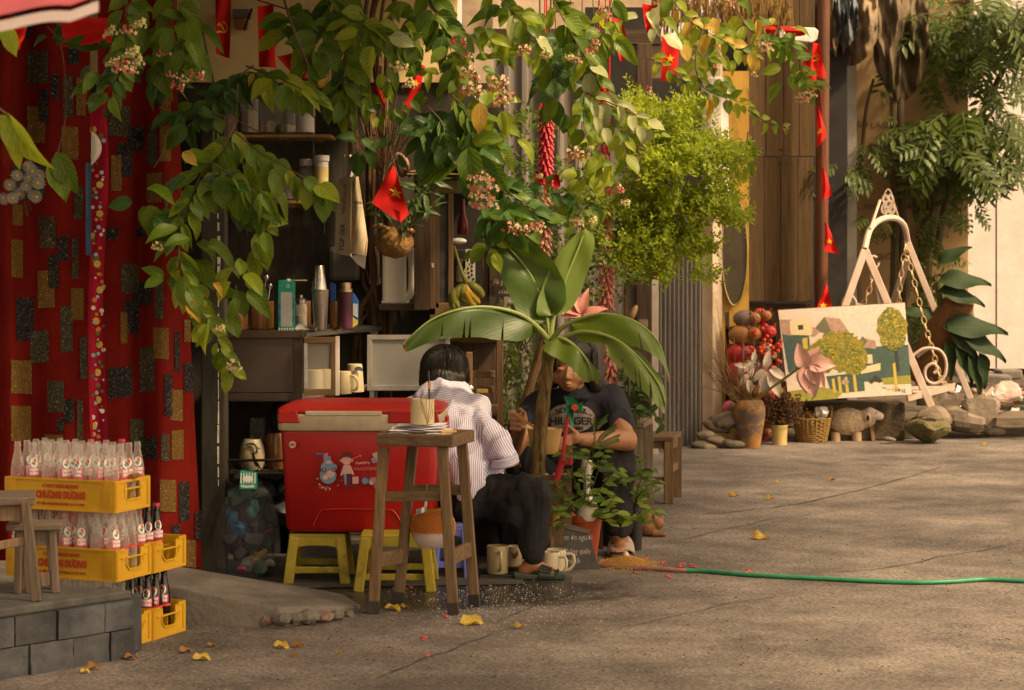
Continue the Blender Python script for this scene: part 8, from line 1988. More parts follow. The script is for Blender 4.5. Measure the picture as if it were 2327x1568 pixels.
b = MB(); o = G(1476,1218); q = lambda x,y,z: o + Vector((x,z,y)); b.ell(q(-.005,.05,0),(.062,.05,.052)); b.ell(q(.045,.07,-.02),(.034,.03,.032)); b.cap(q(.03,.09,-.02),q(.022,.125,-.02),.014,.006); b.cap(q(.058,.09,-.02),q(.072,.112,-.02),.013,.004); b.cap(q(.01,.07,0),q(-.01,.115,0),.022,.020); b.cap(q(.02,.016,-.03),q(.075,.014,-.04),.016,.013); b.ell(q(-.03,.10,.02),(.03,.03,.02))
blob('figure',b,m_clay,cg,.005,3)
# tables right of the girl
def leggy(name,label,top,yt,legs,d0,d1,th,m,mx,rail,cat):
    t = thing(name,label,cat,Vector((wx(sum(top) / 2,d0),(d0 + d1) / 2,0))); z = wz(yt,d0)
    X0,X1 = wx(top[0],d0),wx(top[1],d0); b = MB(); b.prism([Vector((X0,d0,z - .028)),Vector((X1 - .02,d0 - .02,z - .028)),Vector((X1 + .06,d1,z - .028)),Vector((X0 + .05,d1,z - .028))],(0,0,.028)); obj('top',b,mx,t,bevel=.004)
    cs = [(X0 + .03,d0 + .03),(X1 - .05,d0 + .01),(X1 + .03,d1 - .03),(X0 + .07,d1 - .03)]
    for x,y in cs: b = MB(); b.box((x,y,(z - .03) / 2),(th,th,z - .03)); obj('leg',b,m,t,bevel=.003)
    for i,j,zz,h in rail: b = MB(); a,c = cs[i],cs[j]; b.bar((a[0],a[1],zz),(c[0],c[1],zz),.022,h); obj('rail',b,mx,t,bevel=.002)
leggy('wooden_table','tall weathered wooden table carrying the glossy houseplant',(1400,1470),962,0,12.35,12.75,.058,m_wgrey,m_wgreyx,[(0,1,.57,.06),(1,2,.57,.06),(0,1,.15,.04)],'table')
leggy('wooden_stool','low brown wooden stool beside the tall wooden table',(1448,1538),992,0,13.0,13.4,.055,m_wmid,m_wmidx,[(0,1,.37,.07),(1,2,.36,.08),(1,2,.20,.045),(0,1,.14,.045)],'stool')

# ================================================================ right: dolls,vase,painting,swing,sheep
def col_(n,c,r=.5): return mat('doll_' + n,c,tuple(min(1,q * 1.25) for q in c),sc=9,rough=r,coat=.15)
D_b,D_r,D_k,D_g,D_p,D_y,D_w = col_('brown',(.26,.11,.03)),col_('red',(.36,.018,.018)),col_('pink',(.42,.09,.12)),col_('grey',(.12,.085,.07)),col_('pig',(.38,.16,.15)),col_('yellow',(.42,.22,.02)),col_('white',(.5,.42,.36))
dl = [(1698,724,32,20,D_g,D_b,'grey and brown clay piggy bank on top of the doll pile'),(1730,718,20,18,D_r,D_b,'small red capped doll at the top right of the pile'),(1692,760,38,24,D_b,D_b,'large brown clay piggy bank, second row of the pile'),(1738,755,20,22,D_r,D_r,'red and orange doll at the right of the brown piggy bank'),(1682,802,32,24,D_r,D_k,'red doll with a pink head and white fur trim'),(1735,790,16,16,D_b,D_w,'brown doll behind the red berries'),(1678,845,30,28,D_r,D_w,'big red doll above the clay vase'),(1722,840,18,18,D_w,D_k,'small white and pink doll behind the lily'),(1698,890,30,22,D_b,D_b,'brown clay piggy bank just behind the vase rim'),(1743,850,14,14,D_r,D_k,'tiny red doll beside the pink pig'),(1774,862,20,20,D_p,D_p,'pink pig doll left of the painting'),(1735,900,24,22,D_r,D_r,'shiny red doll right of the vase'),(1766,893,18,17,D_y,D_y,'yellow doll under the pink pig'),(1800,905,20,18,D_r,D_b,'dark red doll at the painting corner'),(1660,928,18,18,D_k,D_g,'dim pink and grey doll left of the vase'),(1668,958,22,12,D_p,D_p,'pale pink doll lying beside the rocks'),(1745,945,22,26,D_b,D_b,'brown doll behind the cream pot'),(1738,985,14,16,D_r,D_b,'small red brown doll at the foot of the vase'),(1750,810,12,14,D_w,D_b,'white faced doll among the red berries')]
m_eye = m_black
for x,y,rx,ry,m1,m2,l in dl:
    d = 17.35 + (0 if y > 880 else .06); t = thing('doll',l,'doll',P(x,y + ry,d),'clay dolls and piggy banks piled by the yellow wall'); a,c_ = PX(rx,d),PX(ry,d)
    b = MB(); b.ell(P(x - rx * .15,y,d),(a * .85,a * .6,c_),16,10); obj('body',b,m1,t,smooth=True)
    h = MB(); hc = P(x + rx * .55,y - ry * .05,d - .05); h.ell(hc,(c_ * .72,c_ * .6,c_ * .66),14,10); hd = obj('head',h,m2,t,smooth=True)
    for s in (-.5,.5): b = MB(); b.cap(hc + Vector((s * c_ * .8,0,c_ * .45)),hc + Vector((s * c_ * 1.1,-.01,c_ * .8)),c_ * .2,c_ * .08,8,3); obj('ear',b,m1,hd,smooth=True)
    for s in (-.25,.25): b = MB(); b.ell(hc + Vector((s * c_,-c_ * .56,c_ * .12)),c_ * .07,6,4); obj('eye',b,m_eye,hd)
    b = MB(); b.ell(hc + Vector((.0,-c_ * .62,-c_ * .12)),(c_ * .2,c_ * .12,c_ * .14),8,6); obj('snout',b,m1,hd,smooth=True)
st = thing('doll_stand','dark wooden stand the dolls are piled on','stand',Vector((wx(1700,17.55),17.55,.1)))
for y in (745,785,828,875,915,960): b = MB(); b.box(P(1705,y,17.5),(.38,.24,.02)); obj('shelf',b,m_wdarkx,st)
for x in (1652,1758): b = MB(); b.box((wx(x,17.6),17.58,.55),(.03,.03,1.0)); obj('post',b,m_wdark,st)
b = MB()
for k in range(46): b.ell(P(rnd.gauss(1742,20),rnd.gauss(800,20),17.2 + rnd.uniform(-.06,.04)),PX(5,17),8,6)
rb_ = thing('berry_branch','branch of red berries standing in front of the doll pile','berries',P(1735,900,17.1)); obj('berries',b,m_rl,rb_,smooth=True,kind='stuff')
b = MB()
for k in range(6): b.tube(bez([P(1712,910,16.95),P(1728,850,17.1),P(1742 + rnd.uniform(-22,22),790 + rnd.uniform(-12,20),17.2)],8),.004,4)
obj('twigs',b,m_twig,rb_,kind='stuff')
va = thing('clay_vase','tall peeling brown clay vase with dry twigs at the roadside','vase',G(1703,1017)); o = G(1703,1017); s = PX(1,o.y)
b = MB(); b.lathe([(0,0),(24 * s,0),(25 * s,4 * s),(29 * s,30 * s),(36 * s,75 * s),(36 * s,92 * s),(30 * s,106 * s),(24 * s,109 * s),(26 * s,113 * s),(22 * s,113 * s),(20 * s,100 * s)],o,32,cap=False); obj('body',b,mat('peeling_clay',(.085,.06,.045),(.14,.10,.075),sc=4,rough=.8,bump=.5,col3=(.33,.16,.035),sc3=5.5,f3=.46),va,smooth=True,ang=70)
b = MB()
for k in range(34):
    e = (1703 + rnd.gauss(-70,55),rnd.uniform(640,880)); mid = (1690 + (e[0] - 1690) * .55,870 + rnd.uniform(-40,20)); b.tube(bez([P(1700 + rnd.uniform(-10,10),910,o.y),P(*mid,o.y - .1),P(*e,o.y + rnd.uniform(-.2,.2))],9),[.005 - .0004 * i for i in range(10)],4,False)
for k in range(7): b.tube([P(1700 + rnd.uniform(-12,14),908,o.y),P(1690 + rnd.uniform(-50,40),830 + rnd.uniform(-20,30),o.y)],.006,5)
obj('dry_twigs',b,mat('dry_twig',(.13,.07,.03),(.22,.13,.06),sc=9,rough=.9),va,kind='stuff')
lo = thing('pink_lotus','big pink artificial lotus on a long green stem leaning from the vase','lotus',P(1700,910,16.8)); b = MB(); b.tube(bez([P(1690,930,16.85),P(1755,880,16.7),P(1822,832,16.5)],14),.010,7); obj('stem',b,mat('fresh_stem',(.16,.19,.04),rough=.6),lo,smooth=True)
m_lot = mat('lotus_pink',(.50,.24,.21),(.60,.38,.33),sc=9,rough=.6,stretch=(3,3,.6),col3=(.42,.15,.16),sc3=6,f3=.62); LO = leaf_me('lotus_petal',m_lot,.62,.30,.22,.62,8)
for x,y,dx,dz,sz in ((1830,835,-.35,1,60),(1832,832,.25,-1,78),(1836,828,.75,.05,66),(1836,832,.62,-.75,64),(1828,835,.02,-1,62),(1834,826,.4,.7,48)): inst('petal',LO,lo,M4(P(x,y,16.48),rot_to((dx,-.25,dz),(-.2,-.9,.3)),PX(sz,16.5)))
wl = thing('white_lily','wilted white lily flowers in the clay vase','lily',P(1720,905,16.8)); LW = leaf_me('white_petal',mat('lily_white',(.40,.33,.28),(.50,.43,.37),sc=9,rough=.6),.42,.4,.2,.8,8)
for x,y,dx,dz,sz in ((1745,848,.5,-.8,66),(1740,842,-.1,-1,60),(1748,838,.8,-.4,50),(1740,838,.15,.9,44),(1738,840,-.6,-.5,40),(1700,850,-.5,-.6,34),(1702,840,.3,.8,34),(1696,835,-.7,.3,30),(1700,862,.2,-.9,36),(1712,825,.1,.9,30)): inst('petal',LW,wl,M4(P(x,y,16.75),rot_to((dx,-.25,dz),(0,-.9,.4)),PX(sz,16.8)))
b = MB(); b.tube([P(1712,910,16.85),P(1742,842,16.78)],.006,5); obj('stem',b,m_stem,wl)
cp_ = pot('cream_pot','small cream pot of dried brown flowers between the vase and the basket',1771,17.1,965,18,17,.0,mat('cream_pot',(.42,.30,.10),(.48,.36,.14),sc=5,rough=.6)); b = MB()
for k in range(420): a = rnd.gauss(0,28); q = P(1772 + a,940 + rnd.uniform(-48,22),17.1 + rnd.gauss(0,.06)); b.tube([P(1771 + a * .15,966,17.1),q],.0016,3,False); b.ell(q,(.010,.008,.008),5,3)
obj('dried_flowers',b,mat('dried_brown',(.045,.022,.010),(.10,.05,.02),sc=30,rough=1),cp_,kind='stuff')
bk = thing('wicker_basket','woven basket with crumpled white paper beside the woolly sheep','basket',G(1845,1004)); o = G(1845,1004); s = PX(1,o.y); b = MB()
for j in range(13):
    f = j / 12; rr = (32 + 13 * f - 3 * f * f) * s; b.tube([o + Vector((rr * math.cos(a * .262 + .0),rr * .75 * math.sin(a * .262),(3 + 50 * f) * s + .004 * math.sin(a * 2.6 + j * 3.1))) for a in range(25)],.0085,5,False)
for a in range(26): b.tube([o + Vector(((32 + 13 * f - 3 * f * f) * s * 1.02 * math.cos(a * .2417),(32 + 13 * f) * s * .76 * math.sin(a * .2417),(2 + 52 * f) * s)) for f in (0,.5,1)],.006,4)
obj('wickerwork',b,mat('wicker',(.16,.09,.022),(.28,.17,.05),sc=25,rough=.9),bk,kind='stuff'); b = MB(); b.lathe([(0,3 * s),(30 * s,4 * s),(40 * s,50 * s),(0,52 * s)],o,20,sy=.72); obj('lining',b,m_black,bk)
b = MB(); b.tube(bez([o + Vector((42 * s,0,50 * s)),o + Vector((46 * s,.03,78 * s)),o + Vector((34 * s,.05,74 * s))],8),.01,6); obj('handle',b,mat('wicker'  , (.2,.12,.04)),bk,smooth=True)
b = MB()
for k in range(30): b.ell(o + Vector((rnd.gauss(-10,14) * s,rnd.gauss(0,8) * s,(56 + rnd.uniform(-2,12)) * s)),(.022,.016,.012),6,4,Matrix.Rotation(rnd.random() * 3,3,'Y'))
obj('dry_leaves',b,mat('dry_orange',(.13,.05,.012),(.26,.11,.02),sc=20,rough=.9),bk,kind='stuff'); b = MB(); b.ell(o + Vector((20 * s,-.03,66 * s)),(16 * s,12 * s,13 * s),12,8)
for v in b.v: v += Vector((nz3(v,24),nz3(v,24,4),nz3(v,24,8))) * .05
solo('crumpled_paper','crumpled white paper lying in the wicker basket','paper',b,mat('paper_white',(.62,.58,.54),rough=.9))
sp_ = thing('sheep_statue','woolly beige sheep statue with a white face at the roadside','statue',G(1930,1000)); o = G(1925,1001); s = PX(1,o.y); q = lambda x,y,z=0: o + Vector((x * s,z * s,y * s)); m_wool = mat('wool',(.30,.215,.13),(.56,.44,.31),sc=40,rough=1,bump=1,bsc=45); m_face = mat('sheep_face',(.62,.49,.40),(.68,.55,.46),sc=6,rough=.7)
b = MB(); b.ell(q(0,44),(46 * s,30 * s,33 * s),30,20); b.ell(q(44,52),(24 * s,22 * s,24 * s),20,12); blob('wool_body',b,m_wool,sp_,.012,2,lambda c,n: c + n * .010 * abs(nz3(c,60)) )
b = MB(); b.cap(q(50,62,-8),q(72,56,-12),15 * s,9.5 * s); hd = obj('head',b,m_face,sp_,smooth=True)
b = MB(); b.ell(q(43,54,-24),(7 * s,4 * s,10 * s)); obj('ear',b,m_face,hd,smooth=True); b = MB(); b.ell(q(43,53,-27.5),(4 * s,2 * s,7 * s)); obj('ear_hollow',b,m_black,hd,smooth=True); b = MB(); b.ell(q(62,64,-22),1.6 * s,6,4); obj('eye',b,m_black,hd)
for x,z in ((-28,-12),(20,-12),(-22,14),(26,14)): b = MB(); b.lathe([(0,0),(11 * s,0),(11 * s,20 * s),(0,20 * s)],q(x,0,z),14); obj('leg',b,mat('sheep_leg',(.36,.25,.15),(.42,.3,.19),sc=6,rough=.9),sp_,smooth=True)
b = MB(); b.bar(q(56,0,-20),q(52,42,-6),.03,.02); solo('wood_peg','short wooden peg leaning on the sheep statue','peg',b,m_wmid)

# painting on the swing frame
pa = thing('painting','unframed street painting with yellow trees and green gables leaning on the white swing','painting',P(1930,905,17.3)); TLp,TRp,BRp,BLp = P(1768,704,17.42),P(2056,687,17.5),P(2072,896,17.3),P(1792,911,17.22)
def pf_(x,y,l=0):       # picture coordinates: photo columns 1768..2056 and rows 704..905 mapped on the canvas
    u,v = (x - 1768) / 292,(y - 700) / 205; return TLp.lerp(TRp,u).lerp(BLp.lerp(BRp,u),v) + Vector((0,-.003 - .0004 * l,0))
b = MB(); b.prism([TLp,BLp,BRp,TRp],(0,.045,0)); obj('canvas',b,m_wmid,pa); pm = {}
for n,c,c2 in (('sky',(.48,.39,.33),(.58,.48,.41)),('green',(.04,.11,.045),(.06,.15,.06)),('teal',(.03,.06,.05),(.05,.09,.07)),('roof',(.26,.16,.11),(.36,.24,.17)),('tree',(.26,.19,.01),(.15,.15,.012)),('leaf',(.06,.11,.012),(.13,.16,.015)),('cream',(.52,.41,.22),(.6,.5,.3)),('road',(.50,.40,.32),(.6,.5,.4)),('grass',(.17,.18,.025),(.28,.24,.03)),('dark',(.02,.02,.018),(.03,.03,.03)),('ylw',(.40,.29,.035),(.45,.34,.05))): pm[n] = mat('paint_' + n,c,c2,sc=30,rough=.75,bump=.2,bsc=60,lo=.3,hi=.7)
def pp_(n,l,*polys):
    b = MB()
    for q_ in polys: b.poly([pf_(x,y,l) for x,y in q_])
    obj('paint_' + {'ylw': 'yellow'}.get(n,n),b,pm[n],pa,kind='stuff' if len(polys) > 1 else None)
def rnd_b(cx,cy,rx,ry,k):
    n = 32 if rx > 12 else 7; q = 6.2832 / n; return [(cx + rx * math.cos(a * q) * (1 + .10 * math.sin(a * 2.1 + k) + .05 * math.sin(a * 5.3)),cy + ry * math.sin(a * q) * (1 + .10 * math.sin(a * 1.7 + k))) for a in range(n)]
def dab(k,r0,r1):
    e = ((1898,800,54,44),(1855,812,34,34),(1930,820,30,34),(2026,758,30,46),(2026,758,30,46))[k % 5]; a = rnd.random() * 6.283; q = rnd.random() ** .5 * 1.04
    return rnd_b(min(e[0] + e[2] * q * math.cos(a),2052),e[1] + e[3] * q * math.sin(a),rnd.uniform(r0,r1),rnd.uniform(r0,r1) * .7,k)
pp_('sky',1,[(1768,701),(2060,701),(2060,850),(1768,850)]); pp_('road',2,[(1768,838),(2060,838),(2060,905),(1768,905)])
pp_('teal',3,[(1770,752),(1832,752),(1832,842),(1775,842)],[(1932,795),(2060,795),(2060,880),(1932,870)],[(1862,855),(1950,850),(1950,892),(1870,895)]); pp_('roof',4,[(1768,722),(1796,724),(1792,760),(1770,755)],[(1872,722),(1908,728),(1926,760),(1885,758)],[(1962,775),(1985,782),(1985,800),(1952,796)],[(1838,742),(1866,750),(1846,765),(1836,764)]); pp_('green',5,[(1848,746),(1872,722),(1888,762),(1860,756)],[(1938,790),(1956,770),(1966,782),(1948,802)])
pp_('cream',6,[(1790,745),(1792,726),(1805,728),(1812,722),(1828,724),(1834,732),(1840,730),(1842,750),(1838,762),(1792,758)],[(1800,808),(1825,806),(1825,835),(1802,836)],[(1945,840),(1992,832),(1990,848),(1944,854)],[(1962,812),(1974,812),(1974,832),(1962,832)]); pp_('dark',7,[(1809,737),(1821,737),(1821,748),(1809,748)],[(1806,815),(1815,815),(1815,826),(1806,826)])
pp_('ylw',6,[(1815,768),(1828,766),(1826,800),(1816,800)],*[[(x,y0),(x + 7,y0 - 2),(x + 8,892),(x + 1,893)] for x,y0 in ((1874,862),(1888,858),(1904,860),(1924,852),(2020,835))]); pp_('tree',8,rnd_b(1898,800,56,44,1),rnd_b(1855,812,36,34,3),rnd_b(1930,820,32,34,2),rnd_b(2026,758,34,46,0)); pp_('leaf',9,*[dab(k,1.5,5) for k in range(330)]); pp_('tree',10,*[dab(k,1.5,4) for k in range(260)]); pp_('ylw',11,*[dab(k,1,3) for k in range(150)]); pp_('green',10,*[dab(k,1.5,4) for k in range(90)]); pp_('grass',5,[(1768,884),(1850,878),(1900,892),(1880,906),(1768,908)],[(1990,866),(2060,862),(2060,882),(1996,880)])
pp_('dark',9,[(2028,800),(2034,800),(2036,852),(2028,852)],rnd_b(1967,872,5,5,1),rnd_b(1986,871,5,5,2),[(1966,868),(1976,858),(1988,866),(1980,872)]); pp_('roof',9,rnd_b(1905,870,9,7,2),[(1806,862),(1828,860),(1830,890),(1812,892)])
text('lettering','The Lương',.05,lambda x,y: pf_(2018,893,10) + Vector((x,0,y)),pm['dark'],pa,.19)
b = MB(); b.box((wx(1935,17.7),17.6,wz(915,17.5) / 2),(.8,.3,wz(912,17.5))); solo('concrete_ledge','dim concrete ledge the painting rests on','ledge',b,m_earth,bevel=.02)

# white garden swing
sw = thing('garden_swing','white metal garden swing frame with chains and a slatted scroll seat','swing',P(2060,960,17.8)); m_sw = mat('swing_white',(.42,.32,.26),(.50,.40,.33),sc=9,rough=.55,col3=(.26,.15,.08),sc3=6,f3=.64)
for a,c,d0,d1,w in (((1965,568),(1905,740),17.6,17.5,.06),((1966,568),(2126,948),17.6,17.4,.062),((2060,545),(2208,914),18.3,18.3,.055),((2062,590),(2020,720),18.3,18.6,.06),((1905,740),(1850,900),17.5,17.5,.07)): b = MB(); b.bar(P(*a,d0),P(*c,d1),w,.03,(0,1,0)); obj('leg',b,m_sw,sw,bevel=.005)
b = MB(); b.tube(bez([P(x,y,17.6 + .7 * i / 5) for i,(x,y) in enumerate(((1965,566),(1978,520),(2004,498),(2034,496),(2054,512),(2062,545)))],24),.026,8); obj('arch',b,m_sw,sw,smooth=True)
b = MB(); b.tube([P(1978,520,17.7),P(2000,455,17.9)],.012,6); b.tube([P(2045,505,18.1),P(2030,455,17.95)],.008,6)
for cx,cy,r in ((2010,474,9),(2026,474,9),(2012,452,8),(2024,450,7)): b.tube([P(cx + r * (1 - k / 40) * math.cos(k * .5),cy + r * 1.5 * (1 - k / 40) * math.sin(k * .5),17.95) for k in range(26)],.006,5)
b.tube(bez([P(2014,490,17.95),P(2008,450,17.95),P(2018,430,17.95),P(2028,450,17.95),P(2022,490,17.95)],14),.006,5); b.tube([P(1985 + 12 * math.cos(k * .45),596 + 14 * math.sin(k * .45),17.65) for k in range(13)],.010,6); obj('scroll',b,m_sw,sw,smooth=True)
def chain(pts,d,n,s):
    pp = bez([P(x,y,d) for x,y in pts],n); me = None; b = MB(); b.tube([Vector((.016 * s * math.cos(k * .628),.030 * s * math.sin(k * .628),0)) for k in range(11)],.006,5,False); me = b.mesh('link',smooth=True); me.materials.append(mat('chain_metal',(.36,.25,.13),(.45,.33,.2),sc=9,rough=.6,metal=.4))
    for k in range(n): tg = pp[k + 1] - pp[k]; inst('chain_link',me,sw,M4(pp[k].lerp(pp[k + 1],.5),rot_to(tg,(0,-1,.2) if k % 2 else (1,-.3,0))))
chain([(2058,560),(2075,630),(2100,730),(2120,800),(2138,860),(2160,885)],17.75,24,1.2); chain([(2056,565),(2046,640),(2042,700)],18.2,9,1.2); chain([(1988,610),(1975,660),(1955,705)],17.8,7,1.2)
b = MB(); b.tube([P(1985,612,17.6),P(1998,690,17.55)],.012,6); obj('hook_rod',b,m_sw,sw)
def arm(d,sh):
    b = MB(); b.tube(bez([P(2070 + sh,812,d),P(2100 + sh,792,d),P(2135 + sh,796,d),P(2150 + sh,822,d),P(2146 + sh,855,d),P(2125 + sh,872,d),P(2105 + sh,862,d),P(2103 + sh,838,d),P(2120 + sh,826,d),P(2130 + sh,838,d),P(2122 + sh,848,d)],44),.013,7); obj('armrest',b,m_sw,sw,smooth=True)
arm(17.5,0); arm(18.2,14); b = MB(); b.tube([P(1930 + 16 * math.cos(k * .45 + 3),694 + 22 * math.sin(k * .45 + 3),17.8) for k in range(9)],.012,6); b.tube([P(1950 + 9 * math.cos(k * .5),700 + 9 * math.sin(k * .5),17.8) for k in range(12)],.008,6); obj('backrest_scroll',b,m_sw,sw,smooth=True)
for k in range(9): b = MB(); f = k / 8; b.bar(P(2066 + 4 * f,878 + 12 * f,18.2 - .8 * f) , P(2168 - 6 * f,872 + 14 * f,18.4 - .8 * f),.05,.014); obj('seat_slat',b,m_sw,sw)
for p_,q_ in ((P(2070,858,18.4),P(2160,856,18.5)),(P(2062,905,17.4),P(2168,878,17.5))): b = MB(); b.bar(p_,q_,.03,.05); obj('seat_rail',b,m_sw,sw)
# rocks and roadside litter
m_rock = mat('rock',(.10,.078,.055),(.22,.18,.135),sc=4,rough=.95,bump=.9,bsc=25,col3=(.07,.06,.035),sc3=2.5,f3=.58)
rk_ = [(1600,1020,34,14,'flat brown stone at the corner below the iron shutter'),(1560,1028,22,8,'low flat stone nearest the iron shutter'),(1628,1005,26,10,'brown flat stone on the roadside pile'),(1630,975,34,14,'oval pale stone below the plaster pillar'),(1655,965,44,22,'long slanted stone slab beside the vase'),(1668,1012,32,11,'pale flat stone at the foot of the clay vase'),(1606,990,22,10,'dark stone in the middle of the roadside pile'),(2104,990,54,24,'large mossy rock under the front leg of the swing'),(2118,960,42,22,'pale rock top holding the foot of the swing leg'),(2190,965,66,30,'long dark rock behind the mossy rock'),(2232,950,46,34,'grey slanted rock under the rear swing leg'),(2258,985,30,12,'low grey rock at the right of the roadside pile'),(2020,1000,16,6,'small earth clod between the sheep and the mossy rock'),(1585,1045,20,7,'small dark stone in front of the roadside pile')]
for k,(x,y,rx,ry,l) in enumerate(rk_):
    d = 17.0 + (0.6 if x > 2150 else .2 if x > 2000 else -.2) + (.15 if y < 990 else 0); b = MB(); b.ell(P(x,y - ry * .4,d),(PX(rx,d),PX(rx,d) * .7,PX(ry,d)),16,9,Matrix.Rotation(rnd.uniform(-.15,.25),3,'Y'))
    for v in b.v: v += Vector((nz3(v,5,k),nz3(v,5,k + 4),nz3(v,5,k + 8))) * PX(ry,d) * .7 + Vector((nz3(v,16,k),nz3(v,16,k + 4),nz3(v,16,k + 8))) * PX(ry,d) * .22
    solo('rock',l,'rock',b,m_rock if k != 7 else mat('mossy_rock',(.09,.08,.035),(.17,.15,.07),sc=5,rough=1,bump=1,bsc=30),smooth=True,ang=16,group='rocks along the roadside')
tr_ = [mat('litter_%d' % i,c,rough=.5) for i,c in enumerate(((.55,.42,.38),(.6,.52,.48),(.35,.25,.18),(.08,.2,.12),(.45,.1,.1),(.2,.13,.08)))]; b = MB()
for k in range(330):
    x = 2180 + 170 * rnd.random() ** .7; y = rnd.uniform(885,950); b.k = rnd.choice((0,0,1,1,2,2,3,4,5)); p = P(x,y,19.2 + rnd.random()); s = rnd.uniform(.03,.10); a = Vector((rnd.gauss(0,1),rnd.gauss(0,1),rnd.gauss(0,.5))).normalized(); c = Vector((rnd.gauss(0,1),rnd.gauss(0,1),rnd.gauss(0,.7))).normalized(); b.add([p,p + a * s,p + a * s + c * s * .7 + Vector((0,0,.02)),p + c * s * .6],[(0,1,2,3)])
solo('litter','drift of torn wrappers and paper below the white wall','litter',b,tr_,kind='stuff')
for k,(x,y,r,d,l) in enumerate(((2285,890,30,19.0,'clear crumpled plastic bag on the litter at the right edge'),(2150,902,26,18.4,'clear plastic cup lying behind the mossy rock'),(2215,862,16,19,'white crumpled bag behind the rear swing leg'))):
    b = MB(); b.ell(P(x,y,d),(PX(r,d),PX(r,d) * .7,PX(r * .75,d)),16,10)
    for v in b.v: v += Vector((nz3(v,9,k),nz3(v,9,k + 4),nz3(v,9,k + 8))) * PX(r,d) * .5
    solo('plastic_bag',l,'plastic bag',b,glass('bag_film',(.62,.50,.46),.35,.2,.75),smooth=True,ang=30)
b = MB(); b.prism([P(2300,935,18),P(2400,935,18),P(2400,950,17.6),P(2260,950,17.6)],(0,.1,.0)); solo('plank','flat grey plank on the ground at the right edge','plank',b,m_wgreyx)
b = MB(); b.ell(P(2084,960,17.6),(.06,.05,.05)); solo('red_ball','dull dark red lump between the swing leg and the ledge','ball',b,mat('dull_red',(.14,.02,.012),rough=.7),smooth=True)
# leaning tree,slender stems and the broad leaved plant on the right
m_tl = leafmat('tree_leaf',(.024,.048,.004),(.066,.10,.008),veins=4,tr=.35); b = MB()
for k in range(4):
    for s in (-1,1):
        y = .10 + k * .22; dr = Vector((s * .85,.55,-.18)); M_ = rot_to(dr,(0,0,1)); L_ = .42 - .03 * abs(k - 1.5)
        q_ = [Vector((x,yy,z)) * L_ for x,yy,z in ((0,0,0),(-.16,.38,.03),(0,.5,-.03),(.16,.38,.03),(-.09,.78,-.03),(.09,.78,-.03),(0,1,-.12))]; b.add([Vector((0,y,-.15 * y * y)) + M_ @ v for v in q_],[(0,2,1),(0,3,2),(1,2,4),(2,3,5),(2,5,6,4)],[(.5,0),(0,.4),(.5,.5),(1,.4),(.2,.8),(.8,.8),(.5,1)])
b.k = 1; b.tube([(0,0,0),(0,.5,-.04),(0,1.02,-.16)],[.012,.008,.004],4,False); FR = b.mesh('frond',smooth=True,ang=180); FR.materials.append(m_tl); FR.materials.append(m_stem)
m_tb = mat('tree_bark',(.045,.033,.016),(.10,.075,.035),sc=6,rough=.95,bump=.6,bsc=25,stretch=(1,1,.3)); te = thing('leaning_tree','leafy tree with several leaning trunks in front of the white wall','tree',P(2110,905,19.4)); o = te.location
def limb(t,pts,d,r0,r1): b = MB(); n = 18; b.tube(bez([P(x,y,d + .1 * math.sin(i * 2)) for i,(x,y) in enumerate(pts)],n),[r0 + (r1 - r0) * k / n for k in range(n + 1)],9); obj('trunk',b,m_tb,t,smooth=True)
for pts,r in (([(2105,920),(2095,700),(2110,520),(2150,380),(2185,220),(2200,60),(2205,-40)],.09),([(2115,900),(2120,650),(2145,480),(2190,360),(2240,240),(2300,120)],.06),([(2100,700),(2080,560),(2090,420),(2130,330)],.05),([(2150,380),(2110,250),(2060,110),(2040,-20)],.04),([(2185,220),(2250,150),(2330,100)],.035),([(2130,560),(2165,470),(2200,420)],.03)): limb(te,pts,19.4,r,r * .4)
def fronds(t,x,y,rx,ry,d,n,lp):
    for k in range(int(n * 2.3)):
        a = rnd.random() * 6.283; q_ = rnd.random() ** .5; dr = Vector((math.cos(a) * .9 + rnd.gauss(0,.3),rnd.uniform(-.8,.3),-math.sin(a) * .35 - .35 - .5 * rnd.random())); inst('frond',FR,t,M4(P(x + rx * q_ * math.cos(a),y + ry * q_ * math.sin(a),d + rnd.uniform(-.6,.6)),rot_to(dr,(rnd.gauss(0,.3),-.5,.9)),PX(lp,d) * rnd.uniform(.42,.9)))
for a in ((2180,50,130,60,19.2,44,120),(2290,40,70,60,19,26,120),(2250,150,60,60,19.2,22,110),(2110,120,70,70,19.4,14,110),(2160,280,80,40,19,24,130),(2270,290,50,60,19,26,110),(2160,350,90,34,18.8,30,130),(2060,290,50,30,19,8,110),(2125,480,30,60,19.2,10,80),(2120,590,40,50,19.2,16,80),(2200,475,40,10,19,5,70),(2110,690,40,40,19.3,10,80),(2260,380,50,20,19,12,100)): fronds(te,*a)
b = MB(); b.tube(bez([P(2105,860,18.4),P(2130,790,18.3),P(2165,720,18.2),P(2185,680,18.1)],12),[.20 - .006 * k for k in range(13)],12)
for v in b.v: v += Vector((nz3(v,8),nz3(v,8,3),nz3(v,8,6))) * .05
solo('stump','thick reddish brown stump leaning behind the swing','stump',b,mat('stump_bark',(.10,.048,.018),(.20,.10,.04),sc=7,rough=1,bump=1,bsc=25),smooth=True,ang=180)
